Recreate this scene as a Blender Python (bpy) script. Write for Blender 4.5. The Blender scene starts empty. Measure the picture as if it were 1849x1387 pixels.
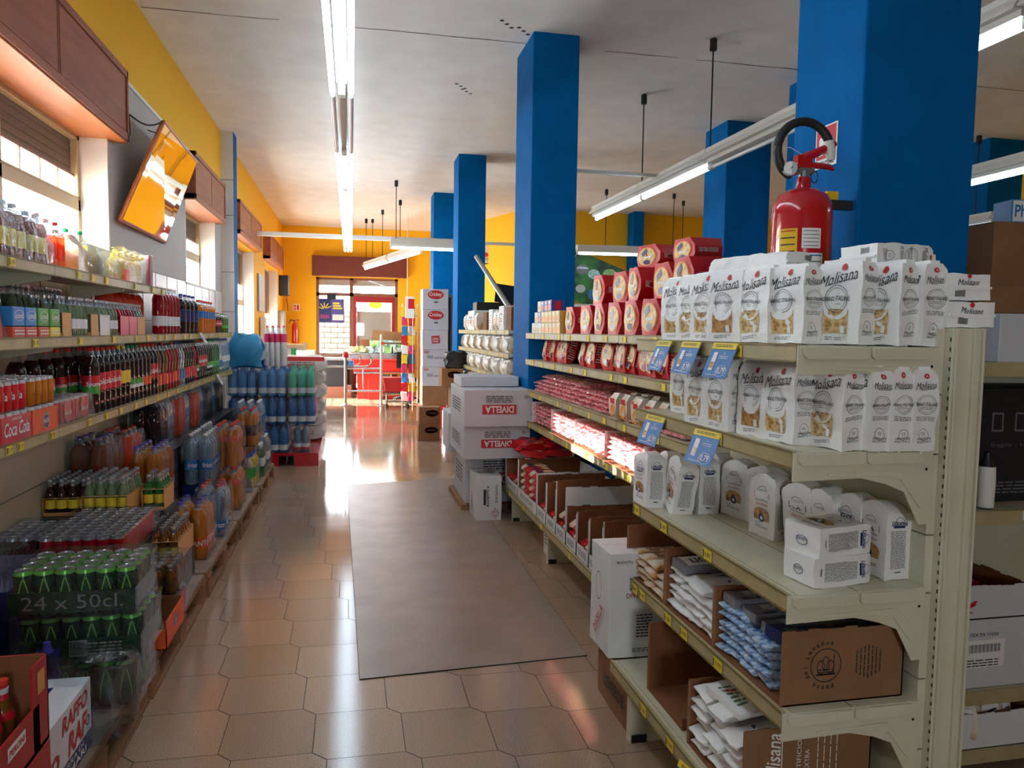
import bpy, math, random
from mathutils import Vector, Matrix, noise
S = bpy.context.scene
COL = S.collection
PI = math.pi
random.seed(7)

# ------------------------------------------------------------------ camera
def basis(yaw, pitch, roll):
    f = Vector((math.sin(yaw)*math.cos(pitch), math.cos(yaw)*math.cos(pitch), -math.sin(pitch)))
    r0 = Vector((math.cos(yaw), -math.sin(yaw), 0)); u0 = r0.cross(f)
    r = r0*math.cos(roll) + u0*math.sin(roll); u = u0*math.cos(roll) - r0*math.sin(roll)
    return r, u, f
cr, cu, cf = basis(math.radians(12.1118), math.radians(3.96395), math.radians(0.86888))
cam = bpy.data.cameras.new('camera'); camo = bpy.data.objects.new('camera', cam); COL.objects.link(camo)
mw = Matrix((cr, cu, -cf)).transposed().to_4x4(); mw.translation = (0, 0, 1.55)
camo.matrix_world = mw
cam.sensor_fit = 'HORIZONTAL'; cam.sensor_width = 36.0; cam.lens = 1355.4/1849*36; cam.clip_start = 0.05; cam.clip_end = 200
S.camera = camo

# ------------------------------------------------------------------ world, sun, exposure
w = bpy.data.worlds.new('world'); S.world = w; w.use_nodes = True
bg = w.node_tree.nodes['Background']; bg.inputs[0].default_value = (0.86, 0.94, 1.0, 1); bg.inputs[1].default_value = SKY = 30.0
sun = bpy.data.lights.new('sun', 'SUN'); sun.energy = 46; sun.angle = 0.012; sun.color = (1, .93, .82)
suno = bpy.data.objects.new('sun', sun); COL.objects.link(suno)
suno.rotation_euler = Vector((-3.15, .25, 1.3)).to_track_quat('Z', 'Y').to_euler()
vs = S.view_settings; vs.view_transform = 'Standard'; vs.look = 'None'; vs.gamma = 1; vs.use_curve_mapping = False; vs.exposure = 0.52
cy = S.cycles
cy.use_denoising = True; cy.max_bounces = 8; cy.diffuse_bounces = 5; cy.glossy_bounces = 3; cy.transmission_bounces = 4
cy.transparent_max_bounces = 24; cy.sample_clamp_indirect = 6; cy.caustics_reflective = False; cy.caustics_refractive = False
def portal(name, loc, sx, sy, rot):
    l = bpy.data.lights.new(name, 'AREA'); l.shape = 'RECTANGLE'; l.size = sx; l.size_y = sy; l.cycles.is_portal = True
    o = bpy.data.objects.new(name, l); o.location = loc; o.rotation_euler = rot; COL.objects.link(o)

# ------------------------------------------------------------------ materials
def lin(h):
    h = h.lstrip('#'); c = [int(h[i:i+2], 16)/255 for i in (0, 2, 4)]
    return tuple(x/12.92 if x <= .04045 else ((x+.055)/1.055)**2.4 for x in c) + (1,)
MATS = {}
def mat(name, hexc, rough=.6, metal=0, alpha=1, emit=0, bump=0, bscale=60, hex2=None, nscale=20, kind='noise', trans=0, spec=.5, coat=0):
    m = bpy.data.materials.new(name); m.use_nodes = True; nt = m.node_tree; N = nt.nodes; Lk = nt.links
    b = N['Principled BSDF']; b.inputs['Base Color'].default_value = lin(hexc); b.inputs['Roughness'].default_value = rough
    b.inputs['Metallic'].default_value = metal; b.inputs['Alpha'].default_value = alpha; b.inputs['Specular IOR Level'].default_value = spec
    b.inputs['Coat Weight'].default_value = coat
    if emit: b.inputs['Emission Color'].default_value = lin(hexc); b.inputs['Emission Strength'].default_value = emit
    tc = N.new('ShaderNodeTexCoord')
    if hex2:
        if kind == 'noise':
            t = N.new('ShaderNodeTexNoise'); t.inputs['Scale'].default_value = nscale; t.inputs['Detail'].default_value = 4; src = t.outputs['Fac']
        elif kind == 'wood':
            mp = N.new('ShaderNodeMapping'); mp.inputs['Scale'].default_value = (1, .12, 1); Lk.new(tc.outputs['Object'], mp.inputs[0])
            t = N.new('ShaderNodeTexNoise'); t.inputs['Scale'].default_value = nscale; t.inputs['Detail'].default_value = 6; src = t.outputs['Fac']
            Lk.new(mp.outputs[0], t.inputs['Vector'])
        else:
            t = N.new('ShaderNodeTexVoronoi'); t.inputs['Scale'].default_value = nscale; src = t.outputs['Distance']
        if kind != 'wood': Lk.new(tc.outputs['Object'], t.inputs['Vector'])
        r = N.new('ShaderNodeValToRGB'); r.color_ramp.elements[0].color = lin(hexc); r.color_ramp.elements[1].color = lin(hex2)
        r.color_ramp.elements[0].position = .35 if kind != 'vor' else .1; r.color_ramp.elements[1].position = .65 if kind != 'vor' else .7
        Lk.new(src, r.inputs[0]); Lk.new(r.outputs[0], b.inputs['Base Color'])
    if bump:
        t2 = N.new('ShaderNodeTexNoise'); t2.inputs['Scale'].default_value = bscale; t2.inputs['Detail'].default_value = 3; Lk.new(tc.outputs['Object'], t2.inputs['Vector'])
        bp = N.new('ShaderNodeBump'); bp.inputs['Strength'].default_value = bump; bp.inputs['Distance'].default_value = .01
        Lk.new(t2.outputs['Fac'], bp.inputs['Height']); Lk.new(bp.outputs[0], b.inputs['Normal'])
    if trans:
        tr = N.new('ShaderNodeBsdfTranslucent'); tr.inputs[0].default_value = lin(hexc); mx = N.new('ShaderNodeMixShader'); mx.inputs[0].default_value = trans
        Lk.new(b.outputs[0], mx.inputs[1]); Lk.new(tr.outputs[0], mx.inputs[2]); Lk.new(mx.outputs[0], N['Material Output'].inputs[0])
    MATS[name] = m
    return m
D = dict
GLASSY = {'film': ('#eef3f6', .0, .075, .13), 'clear': ('#e6eef2', .10, .22, .06), 'water': ('#9fc3da', .30, .2, .05), 'glass': ('#ffffff', 0, .06, .03)}
for n, a in {
 'yellow': D(hexc='#e8ae04', rough=.75, bump=.12, bscale=90), 'grey_wall': D(hexc='#b9b4ae', rough=.7), 'cream_tile': D(hexc='#d9d6d0', rough=.35),
 'ceiling': D(hexc='#ebe6de', hex2='#e3ddd4', nscale=3, rough=.9), 'blue': D(hexc='#015f9e', rough=.6, spec=.04, bump=.05, bscale=40, hex2='#015894', nscale=6),
 'crack': D(hexc='#3a3632'), 'white': D(hexc='#e9e6e0', rough=.5), 'grout': D(hexc='#40302a', rough=.8), 'concrete': D(hexc='#9b9890', rough=.9),
 'wood': D(hexc='#84402a', hex2='#9c5538', kind='wood', nscale=14, rough=.45), 'wood_dark': D(hexc='#64240f', rough=.5),
 'wood_lit_pale': D(hexc='#c0713c', hex2='#a85c2e', kind='wood', nscale=10, rough=.4), 'door_brown': D(hexc='#7a4a34', rough=.5), 'frame': D(hexc='#b89f7a', rough=.5),
 'shutter': D(hexc='#6e5a48', rough=.8), 'glass': D(hexc='#dff0f2', rough=.05, alpha=.12), 'pebble': D(hexc='#e6e2da', rough=.3, alpha=.8, bump=.8, bscale=120, trans=.8),
 'brick_white': D(hexc='#3d3730', hex2='#474038', nscale=3, rough=.8), 'joint': D(hexc='#211d1a', rough=.9), 'steel': D(hexc='#b9b9ba', rough=.25, metal=1), 'grey_metal': D(hexc='#8d8c88', rough=.4, metal=.6), 'iron': D(hexc='#2a2827', rough=.5),
 'black': D(hexc='#141416', rough=.45), 'rubber': D(hexc='#1c1c1e', rough=.5), 'lamp_body': D(hexc='#d9d6cc', rough=.35), 'tube': D(hexc='#d2eaff', emit=13),
 'tube_off': D(hexc='#dfe3e4', rough=.2), 'cream': D(hexc='#cfcab2', rough=.35, hex2='#c7c1a6', nscale=5), 'rail': D(hexc='#b5a67c', rough=.4, hex2='#a6976d', nscale=9), 'rail_lip': D(hexc='#7d6a3c', rough=.5),
 'tag': D(hexc='#e9cd35', rough=.5), 'tag_blue': D(hexc='#2a72b4', rough=.45), 'ink': D(hexc='#20242c', rough=.6), 'navy': D(hexc='#1c2a5a', rough=.5), 'red_ink': D(hexc='#c01f27', rough=.5),
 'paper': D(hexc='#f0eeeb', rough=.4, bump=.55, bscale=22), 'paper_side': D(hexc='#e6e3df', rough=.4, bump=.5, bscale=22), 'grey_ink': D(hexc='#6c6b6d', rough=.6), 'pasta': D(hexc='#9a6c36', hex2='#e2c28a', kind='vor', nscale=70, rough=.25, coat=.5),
 'rigatoni': D(hexc='#8a5a2c', hex2='#c99a5c', kind='vor', nscale=60, rough=.25, coat=.5),
 'red': D(hexc='#bd0f16', rough=.38, bump=.2, bscale=50), 'red_dark': D(hexc='#8e0f14', rough=.4), 'red_paint': D(hexc='#b80f1c', rough=.18, coat=.6), 'orange_pack': D(hexc='#e08a24', rough=.35), 'film': D(hexc='#f3f6f8', rough=.12, alpha=.16, bump=.9, bscale=30),
 'kraft': D(hexc='#8d6442', hex2='#835b3a', nscale=6, rough=.8), 'kraft_in': D(hexc='#85502c', hex2='#784726', nscale=5, rough=.8), 'kraft_edge': D(hexc='#6d4526', rough=.9), 'box_white': D(hexc='#c9c8cc', rough=.6), 'box_white2': D(hexc='#dcdcda', rough=.55),
 'mat_plastic': D(hexc='#9a877a', hex2='#8c7a6d', nscale=4, rough=.3, bump=.25, bscale=5, spec=.4), 'pallet': D(hexc='#936a45', hex2='#765235', kind='wood', nscale=9, rough=.8), 'board': D(hexc='#9a8371', hex2='#84705f', nscale=6, rough=.7),
 'clear': D(hexc='#dfe8ee', rough=.08, alpha=.32), 'water': D(hexc='#a9c4d4', rough=.06, alpha=.5), 'water_blue': D(hexc='#5a9bd4', rough=.1, alpha=.72), 'water_deep': D(hexc='#2563a8', rough=.1, alpha=.85), 'water_green': D(hexc='#5fc9a6', rough=.1, alpha=.7),
 'cola': D(hexc='#1c0b08', rough=.08), 'orange': D(hexc='#d9811e', rough=.08, trans=.35), 'orange_red': D(hexc='#e2461a', rough=.1, trans=.3), 'lemon': D(hexc='#e8c63a', rough=.1, trans=.35), 'tea': D(hexc='#8c3f18', rough=.1, trans=.45), 'amber': D(hexc='#7a4a1a', rough=.08, trans=.2),
 'rosso': D(hexc='#a51321', rough=.1, trans=.25), 'gingerino': D(hexc='#6d7f5c', rough=.08, alpha=.8), 'green_glass': D(hexc='#2e6b32', rough=.08, alpha=.85), 'chinotto': D(hexc='#2a1610', rough=.08),
 'silver': D(hexc='#c3c3c5', rough=.3, metal=.9), 'coke': D(hexc='#c5121c', rough=.25), 'green_can': D(hexc='#143c22', rough=.25, metal=.3), 'green_lite': D(hexc='#6fbf4a', rough=.3, metal=.3), 'cap_blue': D(hexc='#27409a'), 'cap_purple': D(hexc='#3d3a9e'), 'cap_red': D(hexc='#d4321f'), 'cap_green': D(hexc='#1d9e5a'),
 'cap_black': D(hexc='#1a1a1c'), 'cap_white': D(hexc='#e8e8e8'), 'lab_red': D(hexc='#c9202a', rough=.3), 'lab_orange': D(hexc='#e65a1d', rough=.3), 'lab_yellow': D(hexc='#e3c63c', rough=.3), 'lab_blue': D(hexc='#1f6fae', rough=.3), 'lab_navy': D(hexc='#18235e', rough=.3), 'lab_green': D(hexc='#3a9a3c', rough=.3),
 'lab_white': D(hexc='#dfe0e2', rough=.3), 'lab_brown': D(hexc='#5a3416', rough=.4), 'sleeve': D(hexc='#d29a58', rough=.5), 'pink': D(hexc='#d7386a', rough=.3), 'bag_blue': D(hexc='#3f9fd0', rough=.25, bump=.6, bscale=14, trans=.25), 'orange_box': D(hexc='#e25520', rough=.5),
 'peroni': D(hexc='#a81d1a', rough=.5), 'raffo': D(hexc='#e3e3e6', rough=.5), 'sack': D(hexc='#cfcdc9', rough=.5, bump=.6, bscale=20), 'green_veg': D(hexc='#5cae3c', hex2='#b6dc9a', kind='vor', nscale=30, rough=.5), 'veg_pale': D(hexc='#9db56a', hex2='#c6cf9a', nscale=20), 'veg_teal': D(hexc='#49b79b', hex2='#cfe9f0', kind='vor', nscale=30),
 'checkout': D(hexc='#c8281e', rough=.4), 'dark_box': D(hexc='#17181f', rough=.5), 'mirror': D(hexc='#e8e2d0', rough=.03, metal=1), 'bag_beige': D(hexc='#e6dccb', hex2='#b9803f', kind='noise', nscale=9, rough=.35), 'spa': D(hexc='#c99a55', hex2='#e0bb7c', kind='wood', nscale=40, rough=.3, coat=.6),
 'spa_film': D(hexc='#d8324a', hex2='#f2c9c6', kind='noise', nscale=55, rough=.15, coat=.5), 'blue_pack': D(hexc='#1b3f86', hex2='#3e7fc4', nscale=18, rough=.2, coat=.4), 'blue_crinkle': D(hexc='#2f6fb0', hex2='#cfe3f2', nscale=50, rough=.15, coat=.5), 'grey_pack': D(hexc='#75737a', rough=.3, coat=.4), 'poster': D(hexc='#15202a', hex2='#3c8a3a', kind='noise', nscale=4, rough=.4), 'yellow_label': D(hexc='#e6b720', rough=.4),
 'violet': D(hexc='#4b3f86', rough=.4), 'gold_box': D(hexc='#d8b45e', rough=.4), 'blue_crate': D(hexc='#4a8fd0', rough=.4), 'carton_blue': D(hexc='#2d7dc0', rough=.4), 'carton_green': D(hexc='#4f9a32', rough=.4), 'carton_red': D(hexc='#cf4a32', rough=.4), 'tile_street': D(hexc='#cfc6b8'), 'screen': D(hexc='#1d2433', rough=.15), 'beige_nest': D(hexc='#c9984c', hex2='#e6c88a', kind='vor', nscale=45, rough=.4), 'sage': D(hexc='#a9a79c', rough=.6)
}.items(): mat(n, **a)
# thin clear plastics and panes: mostly see-through, a little tint, glossy reflections
for n, (c, dif, gl, ro) in GLASSY.items():
    m = MATS[n]; N = m.node_tree.nodes; Lk = m.node_tree.links; out = N['Material Output']
    tr = N.new('ShaderNodeBsdfTransparent'); tr.inputs[0].default_value = lin(c); df = N.new('ShaderNodeBsdfDiffuse'); df.inputs[0].default_value = lin(c)
    g = N.new('ShaderNodeBsdfGlossy'); g.inputs['Roughness'].default_value = ro; g.inputs[0].default_value = (1, 1, 1, 1)
    a_ = N.new('ShaderNodeMixShader'); a_.inputs[0].default_value = dif; Lk.new(tr.outputs[0], a_.inputs[1]); Lk.new(df.outputs[0], a_.inputs[2])
    lw_ = N.new('ShaderNodeLayerWeight'); lw_.inputs[0].default_value = .35; mr_ = N.new('ShaderNodeMapRange'); mr_.inputs[3].default_value = gl*.35; mr_.inputs[4].default_value = min(1, gl*4); Lk.new(lw_.outputs['Facing'], mr_.inputs[0])
    b_ = N.new('ShaderNodeMixShader'); Lk.new(mr_.outputs[0], b_.inputs[0]); Lk.new(a_.outputs[0], b_.inputs[1]); Lk.new(g.outputs[0], b_.inputs[2]); Lk.new(b_.outputs[0], out.inputs[0])
    bp = N.get('Bump')
    if bp: Lk.new(bp.outputs[0], g.inputs['Normal']); Lk.new(bp.outputs[0], lw_.inputs['Normal'])

# floor tile: terrazzo speckle with dirt
m = MATS['floor_tile'] = bpy.data.materials.new('floor_tile'); m.use_nodes = True; N = m.node_tree.nodes; Lk = m.node_tree.links; b = N['Principled BSDF']
tc = N.new('ShaderNodeTexCoord'); t = N.new('ShaderNodeTexNoise'); t.inputs['Scale'].default_value = 320; t.inputs['Detail'].default_value = 2; Lk.new(tc.outputs['Object'], t.inputs['Vector'])
r = N.new('ShaderNodeValToRGB'); r.color_ramp.elements[0].position = .38; r.color_ramp.elements[1].position = .62
r.color_ramp.elements[0].color = lin('#8e745f'); r.color_ramp.elements[1].color = lin('#c4a58b'); Lk.new(t.outputs['Fac'], r.inputs[0])
t2 = N.new('ShaderNodeTexNoise'); t2.inputs['Scale'].default_value = 1.3; t2.inputs['Detail'].default_value = 3; Lk.new(tc.outputs['Object'], t2.inputs['Vector'])
mx = N.new('ShaderNodeMix'); mx.data_type = 'RGBA'; mx.blend_type = 'MULTIPLY'; mx.inputs[0].default_value = .5
Lk.new(r.outputs[0], mx.inputs[6]); Lk.new(t2.outputs['Color'], mx.inputs[7])
at = N.new('ShaderNodeAttribute'); at.attribute_name = 'tone'
mx2 = N.new('ShaderNodeMix'); mx2.data_type = 'RGBA'; mx2.blend_type = 'MULTIPLY'; mx2.inputs[0].default_value = 1
Lk.new(r.outputs[0], mx2.inputs[6]); Lk.new(at.outputs['Color'], mx2.inputs[7]); Lk.new(mx2.outputs[2], b.inputs['Base Color'])
mr = N.new('ShaderNodeMapRange'); b.inputs['Specular IOR Level'].default_value = .75; mr.inputs[3].default_value = .04; mr.inputs[4].default_value = .14; bp_ = N.new('ShaderNodeBump'); bp_.inputs['Strength'].default_value = .07; bp_.inputs['Distance'].default_value = .0015; Lk.new(t.outputs['Fac'], bp_.inputs['Height']); Lk.new(bp_.outputs[0], b.inputs['Normal']); Lk.new(t2.outputs['Fac'], mr.inputs[0]); Lk.new(mr.outputs[0], b.inputs['Roughness'])

# ------------------------------------------------------------------ mesh builder
def I4(): return Matrix.Identity(4)
def T(x, y, z): return Matrix.Translation((x, y, z))
def Rz(a): return Matrix.Rotation(a, 4, 'Z')
def Rx(a): return Matrix.Rotation(a, 4, 'X')
def Ry(a): return Matrix.Rotation(a, 4, 'Y')
_font = {}
def glyphs(s, shear=0, bold=0):
    k = (s, shear, bold)
    if k not in _font:
        c = bpy.data.curves.new('t', 'FONT'); c.body = s; c.size = 1; c.resolution_u = 2; c.shear = shear; c.offset = bold; c.fill_mode = 'FRONT'
        o = bpy.data.objects.new('t', c); me = bpy.data.meshes.new_from_object(o)
        vs_ = [tuple(v.co) for v in me.vertices]; fs = [tuple(p.vertices) for p in me.polygons]
        if not vs_: vs_ = [(0, 0, 0)]
        xs = [v[0] for v in vs_]; ys = [v[1] for v in vs_]; bb = (min(xs), max(xs), min(ys), max(ys))
        bpy.data.objects.remove(o); bpy.data.curves.remove(c); bpy.data.meshes.remove(me)
        _font[k] = (vs_, fs, bb)
    return _font[k]
class MB:
    def __init__(s): s.v = []; s.f = []; s.m = []; s.sm = []; s.mats = []
    def mi(s, n):
        if n not in s.mats: s.mats.append(n)
        return s.mats.index(n)
    def add(s, vs_, fs, m, smooth=False, M=None):
        o = len(s.v)
        s.v += [tuple(M @ Vector(v)) for v in vs_] if M is not None else [tuple(v) for v in vs_]
        for i, f in enumerate(fs):
            s.f.append([o+k for k in f]); s.m.append(s.mi(m[i] if isinstance(m, (list, tuple)) else m)); s.sm.append(smooth)
        return s
    def box(s, x0, x1, y0, y1, z0, z1, m, M=None):
        # face order: -x +x -y +y -z +z
        v = [(x0,y0,z0),(x1,y0,z0),(x1,y1,z0),(x0,y1,z0),(x0,y0,z1),(x1,y0,z1),(x1,y1,z1),(x0,y1,z1)]
        f = [(0,4,7,3),(1,2,6,5),(0,1,5,4),(3,7,6,2),(0,3,2,1),(4,5,6,7)]
        return s.add(v, f, m, False, M)
    def grid_box(s, x0, x1, y0, y1, z0, z1, n, m, smooth=True):
        nx, ny, nz = n; idx = {}; vs_ = []
        def vid(i, j, k):
            if (i, j, k) not in idx:
                idx[(i, j, k)] = len(vs_); vs_.append((x0+(x1-x0)*i/nx, y0+(y1-y0)*j/ny, z0+(z1-z0)*k/nz))
            return idx[(i, j, k)]
        fs = []; ms = []; mm = m if isinstance(m, (list, tuple)) else [m]*6
        for j in range(ny):
            for k in range(nz):
                fs.append((vid(0,j,k),vid(0,j,k+1),vid(0,j+1,k+1),vid(0,j+1,k))); ms.append(mm[0])
                fs.append((vid(nx,j,k),vid(nx,j+1,k),vid(nx,j+1,k+1),vid(nx,j,k+1))); ms.append(mm[1])
        for i in range(nx):
            for k in range(nz):
                fs.append((vid(i,0,k),vid(i+1,0,k),vid(i+1,0,k+1),vid(i,0,k+1))); ms.append(mm[2])
                fs.append((vid(i,ny,k),vid(i,ny,k+1),vid(i+1,ny,k+1),vid(i+1,ny,k))); ms.append(mm[3])
        for i in range(nx):
            for j in range(ny):
                fs.append((vid(i,j,0),vid(i,j+1,0),vid(i+1,j+1,0),vid(i+1,j,0))); ms.append(mm[4])
                fs.append((vid(i,j,nz),vid(i+1,j,nz),vid(i+1,j+1,nz),vid(i,j+1,nz))); ms.append(mm[5])
        return s.add(vs_, fs, ms, smooth)
    def prism(s, poly, axis, a, b, m, M=None):
        # poly: list of 2d points in the other two axes (in x,y,z order), extruded along axis a..b
        def mk(p, t): return (t, p[0], p[1]) if axis == 'x' else (p[0], t, p[1]) if axis == 'y' else (p[0], p[1], t)
        n = len(poly); v = [mk(p, a) for p in poly] + [mk(p, b) for p in poly]
        f = [tuple(range(n-1, -1, -1)), tuple(range(n, 2*n))] + [(i, (i+1) % n, n+(i+1) % n, n+i) for i in range(n)]
        return s.add(v, f, m, False, M)
    def lathe(s, prof, m, seg=14, c=(0, 0, 0), M=None, smooth=True):
        v = []; f = []; ms = []
        for (r, z) in prof:
            for i in range(seg):
                a = 2*PI*i/seg; v.append((c[0]+r*math.cos(a), c[1]+r*math.sin(a), c[2]+z))
        for k in range(len(prof)-1):
            for i in range(seg):
                j = (i+1) % seg; f.append((k*seg+i, k*seg+j, (k+1)*seg+j, (k+1)*seg+i)); ms.append(m[k] if isinstance(m, (list, tuple)) else m)
        if prof[0][0] > 1e-4: f.append(tuple(range(seg-1, -1, -1))); ms.append(ms[0])
        if prof[-1][0] > 1e-4: f.append(tuple(range((len(prof)-1)*seg, len(prof)*seg))); ms.append(ms[-2] if len(ms) > 1 else ms[0])
        return s.add(v, f, ms, smooth, M)
    def tube(s, pts, r, m, seg=8, closed=False, smooth=True):
        pts = [Vector(p) for p in pts]; n = len(pts); v = []; f = []
        up = Vector((0.13, 0.21, 1)).normalized()
        for i, p in enumerate(pts):
            a = pts[i-1] if (i > 0 or closed) else p; b_ = pts[(i+1) % n] if (i < n-1 or closed) else p
            d = (b_-a).normalized(); x = d.cross(up)
            if x.length < .05: x = d.cross(Vector((1, 0, 0)))
            x.normalize(); y = d.cross(x); rr = r[i] if isinstance(r, (list, tuple)) else r
            for k in range(seg):
                t_ = 2*PI*k/seg; v.append(tuple(p + x*rr*math.cos(t_) + y*rr*math.sin(t_)))
        for i in range(n if closed else n-1):
            j = (i+1) % n
            for k in range(seg):
                l = (k+1) % seg; f.append((i*seg+k, j*seg+k, j*seg+l, i*seg+l))
        if not closed: f.append(tuple(range(seg))); f.append(tuple(range(n*seg-1, (n-1)*seg-1, -1)))
        return s.add(v, f, m, smooth)
    def quad(s, o, u, v_, m, off=.0008, n=(1, 1)):
        o = Vector(o); u = Vector(u); v_ = Vector(v_); nn = u.cross(v_).normalized()*off; vs_ = []; fs = []
        for j in range(n[1]+1):
            for i in range(n[0]+1): vs_.append(tuple(o+u*(i/n[0])+v_*(j/n[1])+nn))
        for j in range(n[1]):
            for i in range(n[0]):
                a = j*(n[0]+1)+i; fs.append((a, a+1, a+n[0]+2, a+n[0]+1))
        return s.add(vs_, fs, m)
    def disc(s, c, xd, yd, rx, ry, m, seg=20, off=.001, inner=0):
        c = Vector(c); xd = Vector(xd); yd = Vector(yd); nn = xd.cross(yd).normalized()*off
        o = [tuple(c+nn+xd*rx*math.cos(2*PI*i/seg)+yd*ry*math.sin(2*PI*i/seg)) for i in range(seg)]
        if not inner: return s.add(o, [tuple(range(seg))], m)
        q = [tuple(c+nn+xd*rx*inner*math.cos(2*PI*i/seg)+yd*ry*inner*math.sin(2*PI*i/seg)) for i in range(seg)]
        return s.add(o+q, [(i, (i+1) % seg, seg+(i+1) % seg, seg+i) for i in range(seg)], m)
    def text(s, t, o, xd, yd, h, m, w=None, shear=0, bold=0, al='C', off=.0014):
        vs_, fs, bb = glyphs(t, shear, bold); o = Vector(o); xd = Vector(xd).normalized(); yd = Vector(yd).normalized(); nn = xd.cross(yd)*off
        sy = h/max(bb[3]-bb[2], .01); sx = (w/max(bb[1]-bb[0], .01)) if w else sy
        cx = (bb[0]+bb[1])/2 if al == 'C' else bb[0]; cyy = (bb[2]+bb[3])/2
        return s.add([tuple(o+xd*((v[0]-cx)*sx)+yd*((v[1]-cyy)*sy)+nn) for v in vs_], fs, m)
    def lines(s, o, xd, yd, w, h, n, m, rnd=1, off=.001):
        # a block of small print: thin strokes of uneven length
        o = Vector(o); xd = Vector(xd); yd = Vector(yd); R_ = random.Random(n*7+rnd)
        for i in range(n):
            y = h*(.5-(i+.5)/n); x = -w/2
            while x < w/2-.002:
                l = min(R_.uniform(.1, .3)*w, w/2-x); s.quad(o+xd*x+yd*y, xd*l*.82, yd*(h/n*.42), m, off); x += l
        return s
    def warp(s, fn, a=0):
        s.v[a:] = [tuple(fn(Vector(v))) for v in s.v[a:]]; return s
    def xf(s, M, a=0):
        s.v[a:] = [tuple(M @ Vector(v)) for v in s.v[a:]]; return s
    def build(s, name, parent=None, loc=(0, 0, 0), rot=0, bevel=0):
        me = bpy.data.meshes.new(name); me.from_pydata(s.v, [], s.f)
        for n in s.mats: me.materials.append(MATS[n])
        me.polygons.foreach_set('material_index', s.m); me.polygons.foreach_set('use_smooth', s.sm); me.update()
        if any(s.sm): me.set_sharp_from_angle(angle=.75)
        o = bpy.data.objects.new(name, me); COL.objects.link(o); o.location = loc; o.rotation_euler = (0, 0, rot) if not isinstance(rot, tuple) else rot
        if parent: o.parent = parent
        if bevel:
            bv = o.modifiers.new('bevel', 'BEVEL'); bv.width = bevel; bv.segments = 2; bv.limit_method = 'ANGLE'; bv.angle_limit = .7
        return o
def crumple(amp=.004, fr=18, seed=0):
    sd = Vector((seed*3.7, seed*1.3, seed*2.1))
    return lambda v: v + noise.noise_vector(v*fr+sd)*amp
def root(name, loc=(0, 0, 0), rot=0):
    o = bpy.data.objects.new(name, None); o.empty_display_size = .1; COL.objects.link(o); o.location = loc; o.rotation_euler = (0, 0, rot); return o
def tag(o, label=None, cat=None, group=None, kind=None):
    if label: o['label'] = label
    if cat: o['category'] = cat
    if group: o['group'] = group
    if kind: o['kind'] = kind
    return o
def struct(o, label=None): return tag(o, label, kind='structure')
kids = {}
def dup(o, parent=None):
    c = o.copy(); COL.objects.link(c); c.parent = parent
    if parent is None and 'label' in c: pass
    for ch in o.children: dup(ch, c)
    return c
class Proto:
    """first use moves the built thing itself, later uses copy it with its parts"""
    def __init__(s, fn): s.fn = fn; s.o = None
    def at(s, loc, rot=0, label=None, cat=None, group=None, sc=None):
        if s.o is None: s.o = o = s.fn()
        else: o = dup(s.o)
        o.location = loc; o.rotation_euler = rot if isinstance(rot, tuple) else (0, 0, rot)
        if sc: o.scale = sc
        return tag(o, label, cat, group)
ORD = 'first second third fourth fifth sixth seventh eighth ninth tenth eleventh twelfth thirteenth fourteenth fifteenth sixteenth seventeenth eighteenth nineteenth twentieth'.split()
TENS = {2: 'twenty', 3: 'thirty', 4: 'forty', 5: 'fifty', 6: 'sixty'}
def nth(i):
    if i < 20: return ORD[i]
    n = i+1
    return TENS[n//10][:-1]+'ieth' if n % 10 == 0 else TENS[n//10]+'-'+ORD[n % 10-1]
X_, Y_, Z_ = Vector((1, 0, 0)), Vector((0, 1, 0)), Vector((0, 0, 1))
# ================================================================== SETTING
H = 4.0
mb = MB(); s_, c_ = .283, .053; va, vb = (s_+c_, -c_), (-c_, s_+c_); g = .0016
for i in range(-14, 48):
    for j in range(-24, 60):
        x = -.475+va[0]*i+vb[0]*j; y = 3.076+va[1]*i+vb[1]*j
        if not (-1.95 < x < 8.9 and -3.2 < y < 19.4): continue
        mb.add([(x+g, y+g, 0), (x+s_-g, y+g, 0), (x+s_-g, y+s_-g, 0), (x+s_-c_-g, y+s_+c_-g, 0), (x-c_+g, y+s_+c_-g, 0), (x-c_+g, y+c_+g, 0)], [(0, 1, 2, 3, 4, 5)], 'floor_tile')
n_t = len(mb.f)
mb.box(-2, 9, -3.3, 19.5, -.1, -.0012, 'grout')
floor = struct(mb.build('floor'))
ca = floor.data.color_attributes.new('tone', 'FLOAT_COLOR', 'POINT'); R_ = random.Random(3); cols = []
for k in range(n_t):
    v = R_.uniform(.86, 1.04); cols += [v, v*R_.uniform(.98, 1.01), v*R_.uniform(.96, 1.0), 1]*6
cols += [1, 1, 1, 1]*8; ca.data.foreach_set('color', cols)

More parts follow.
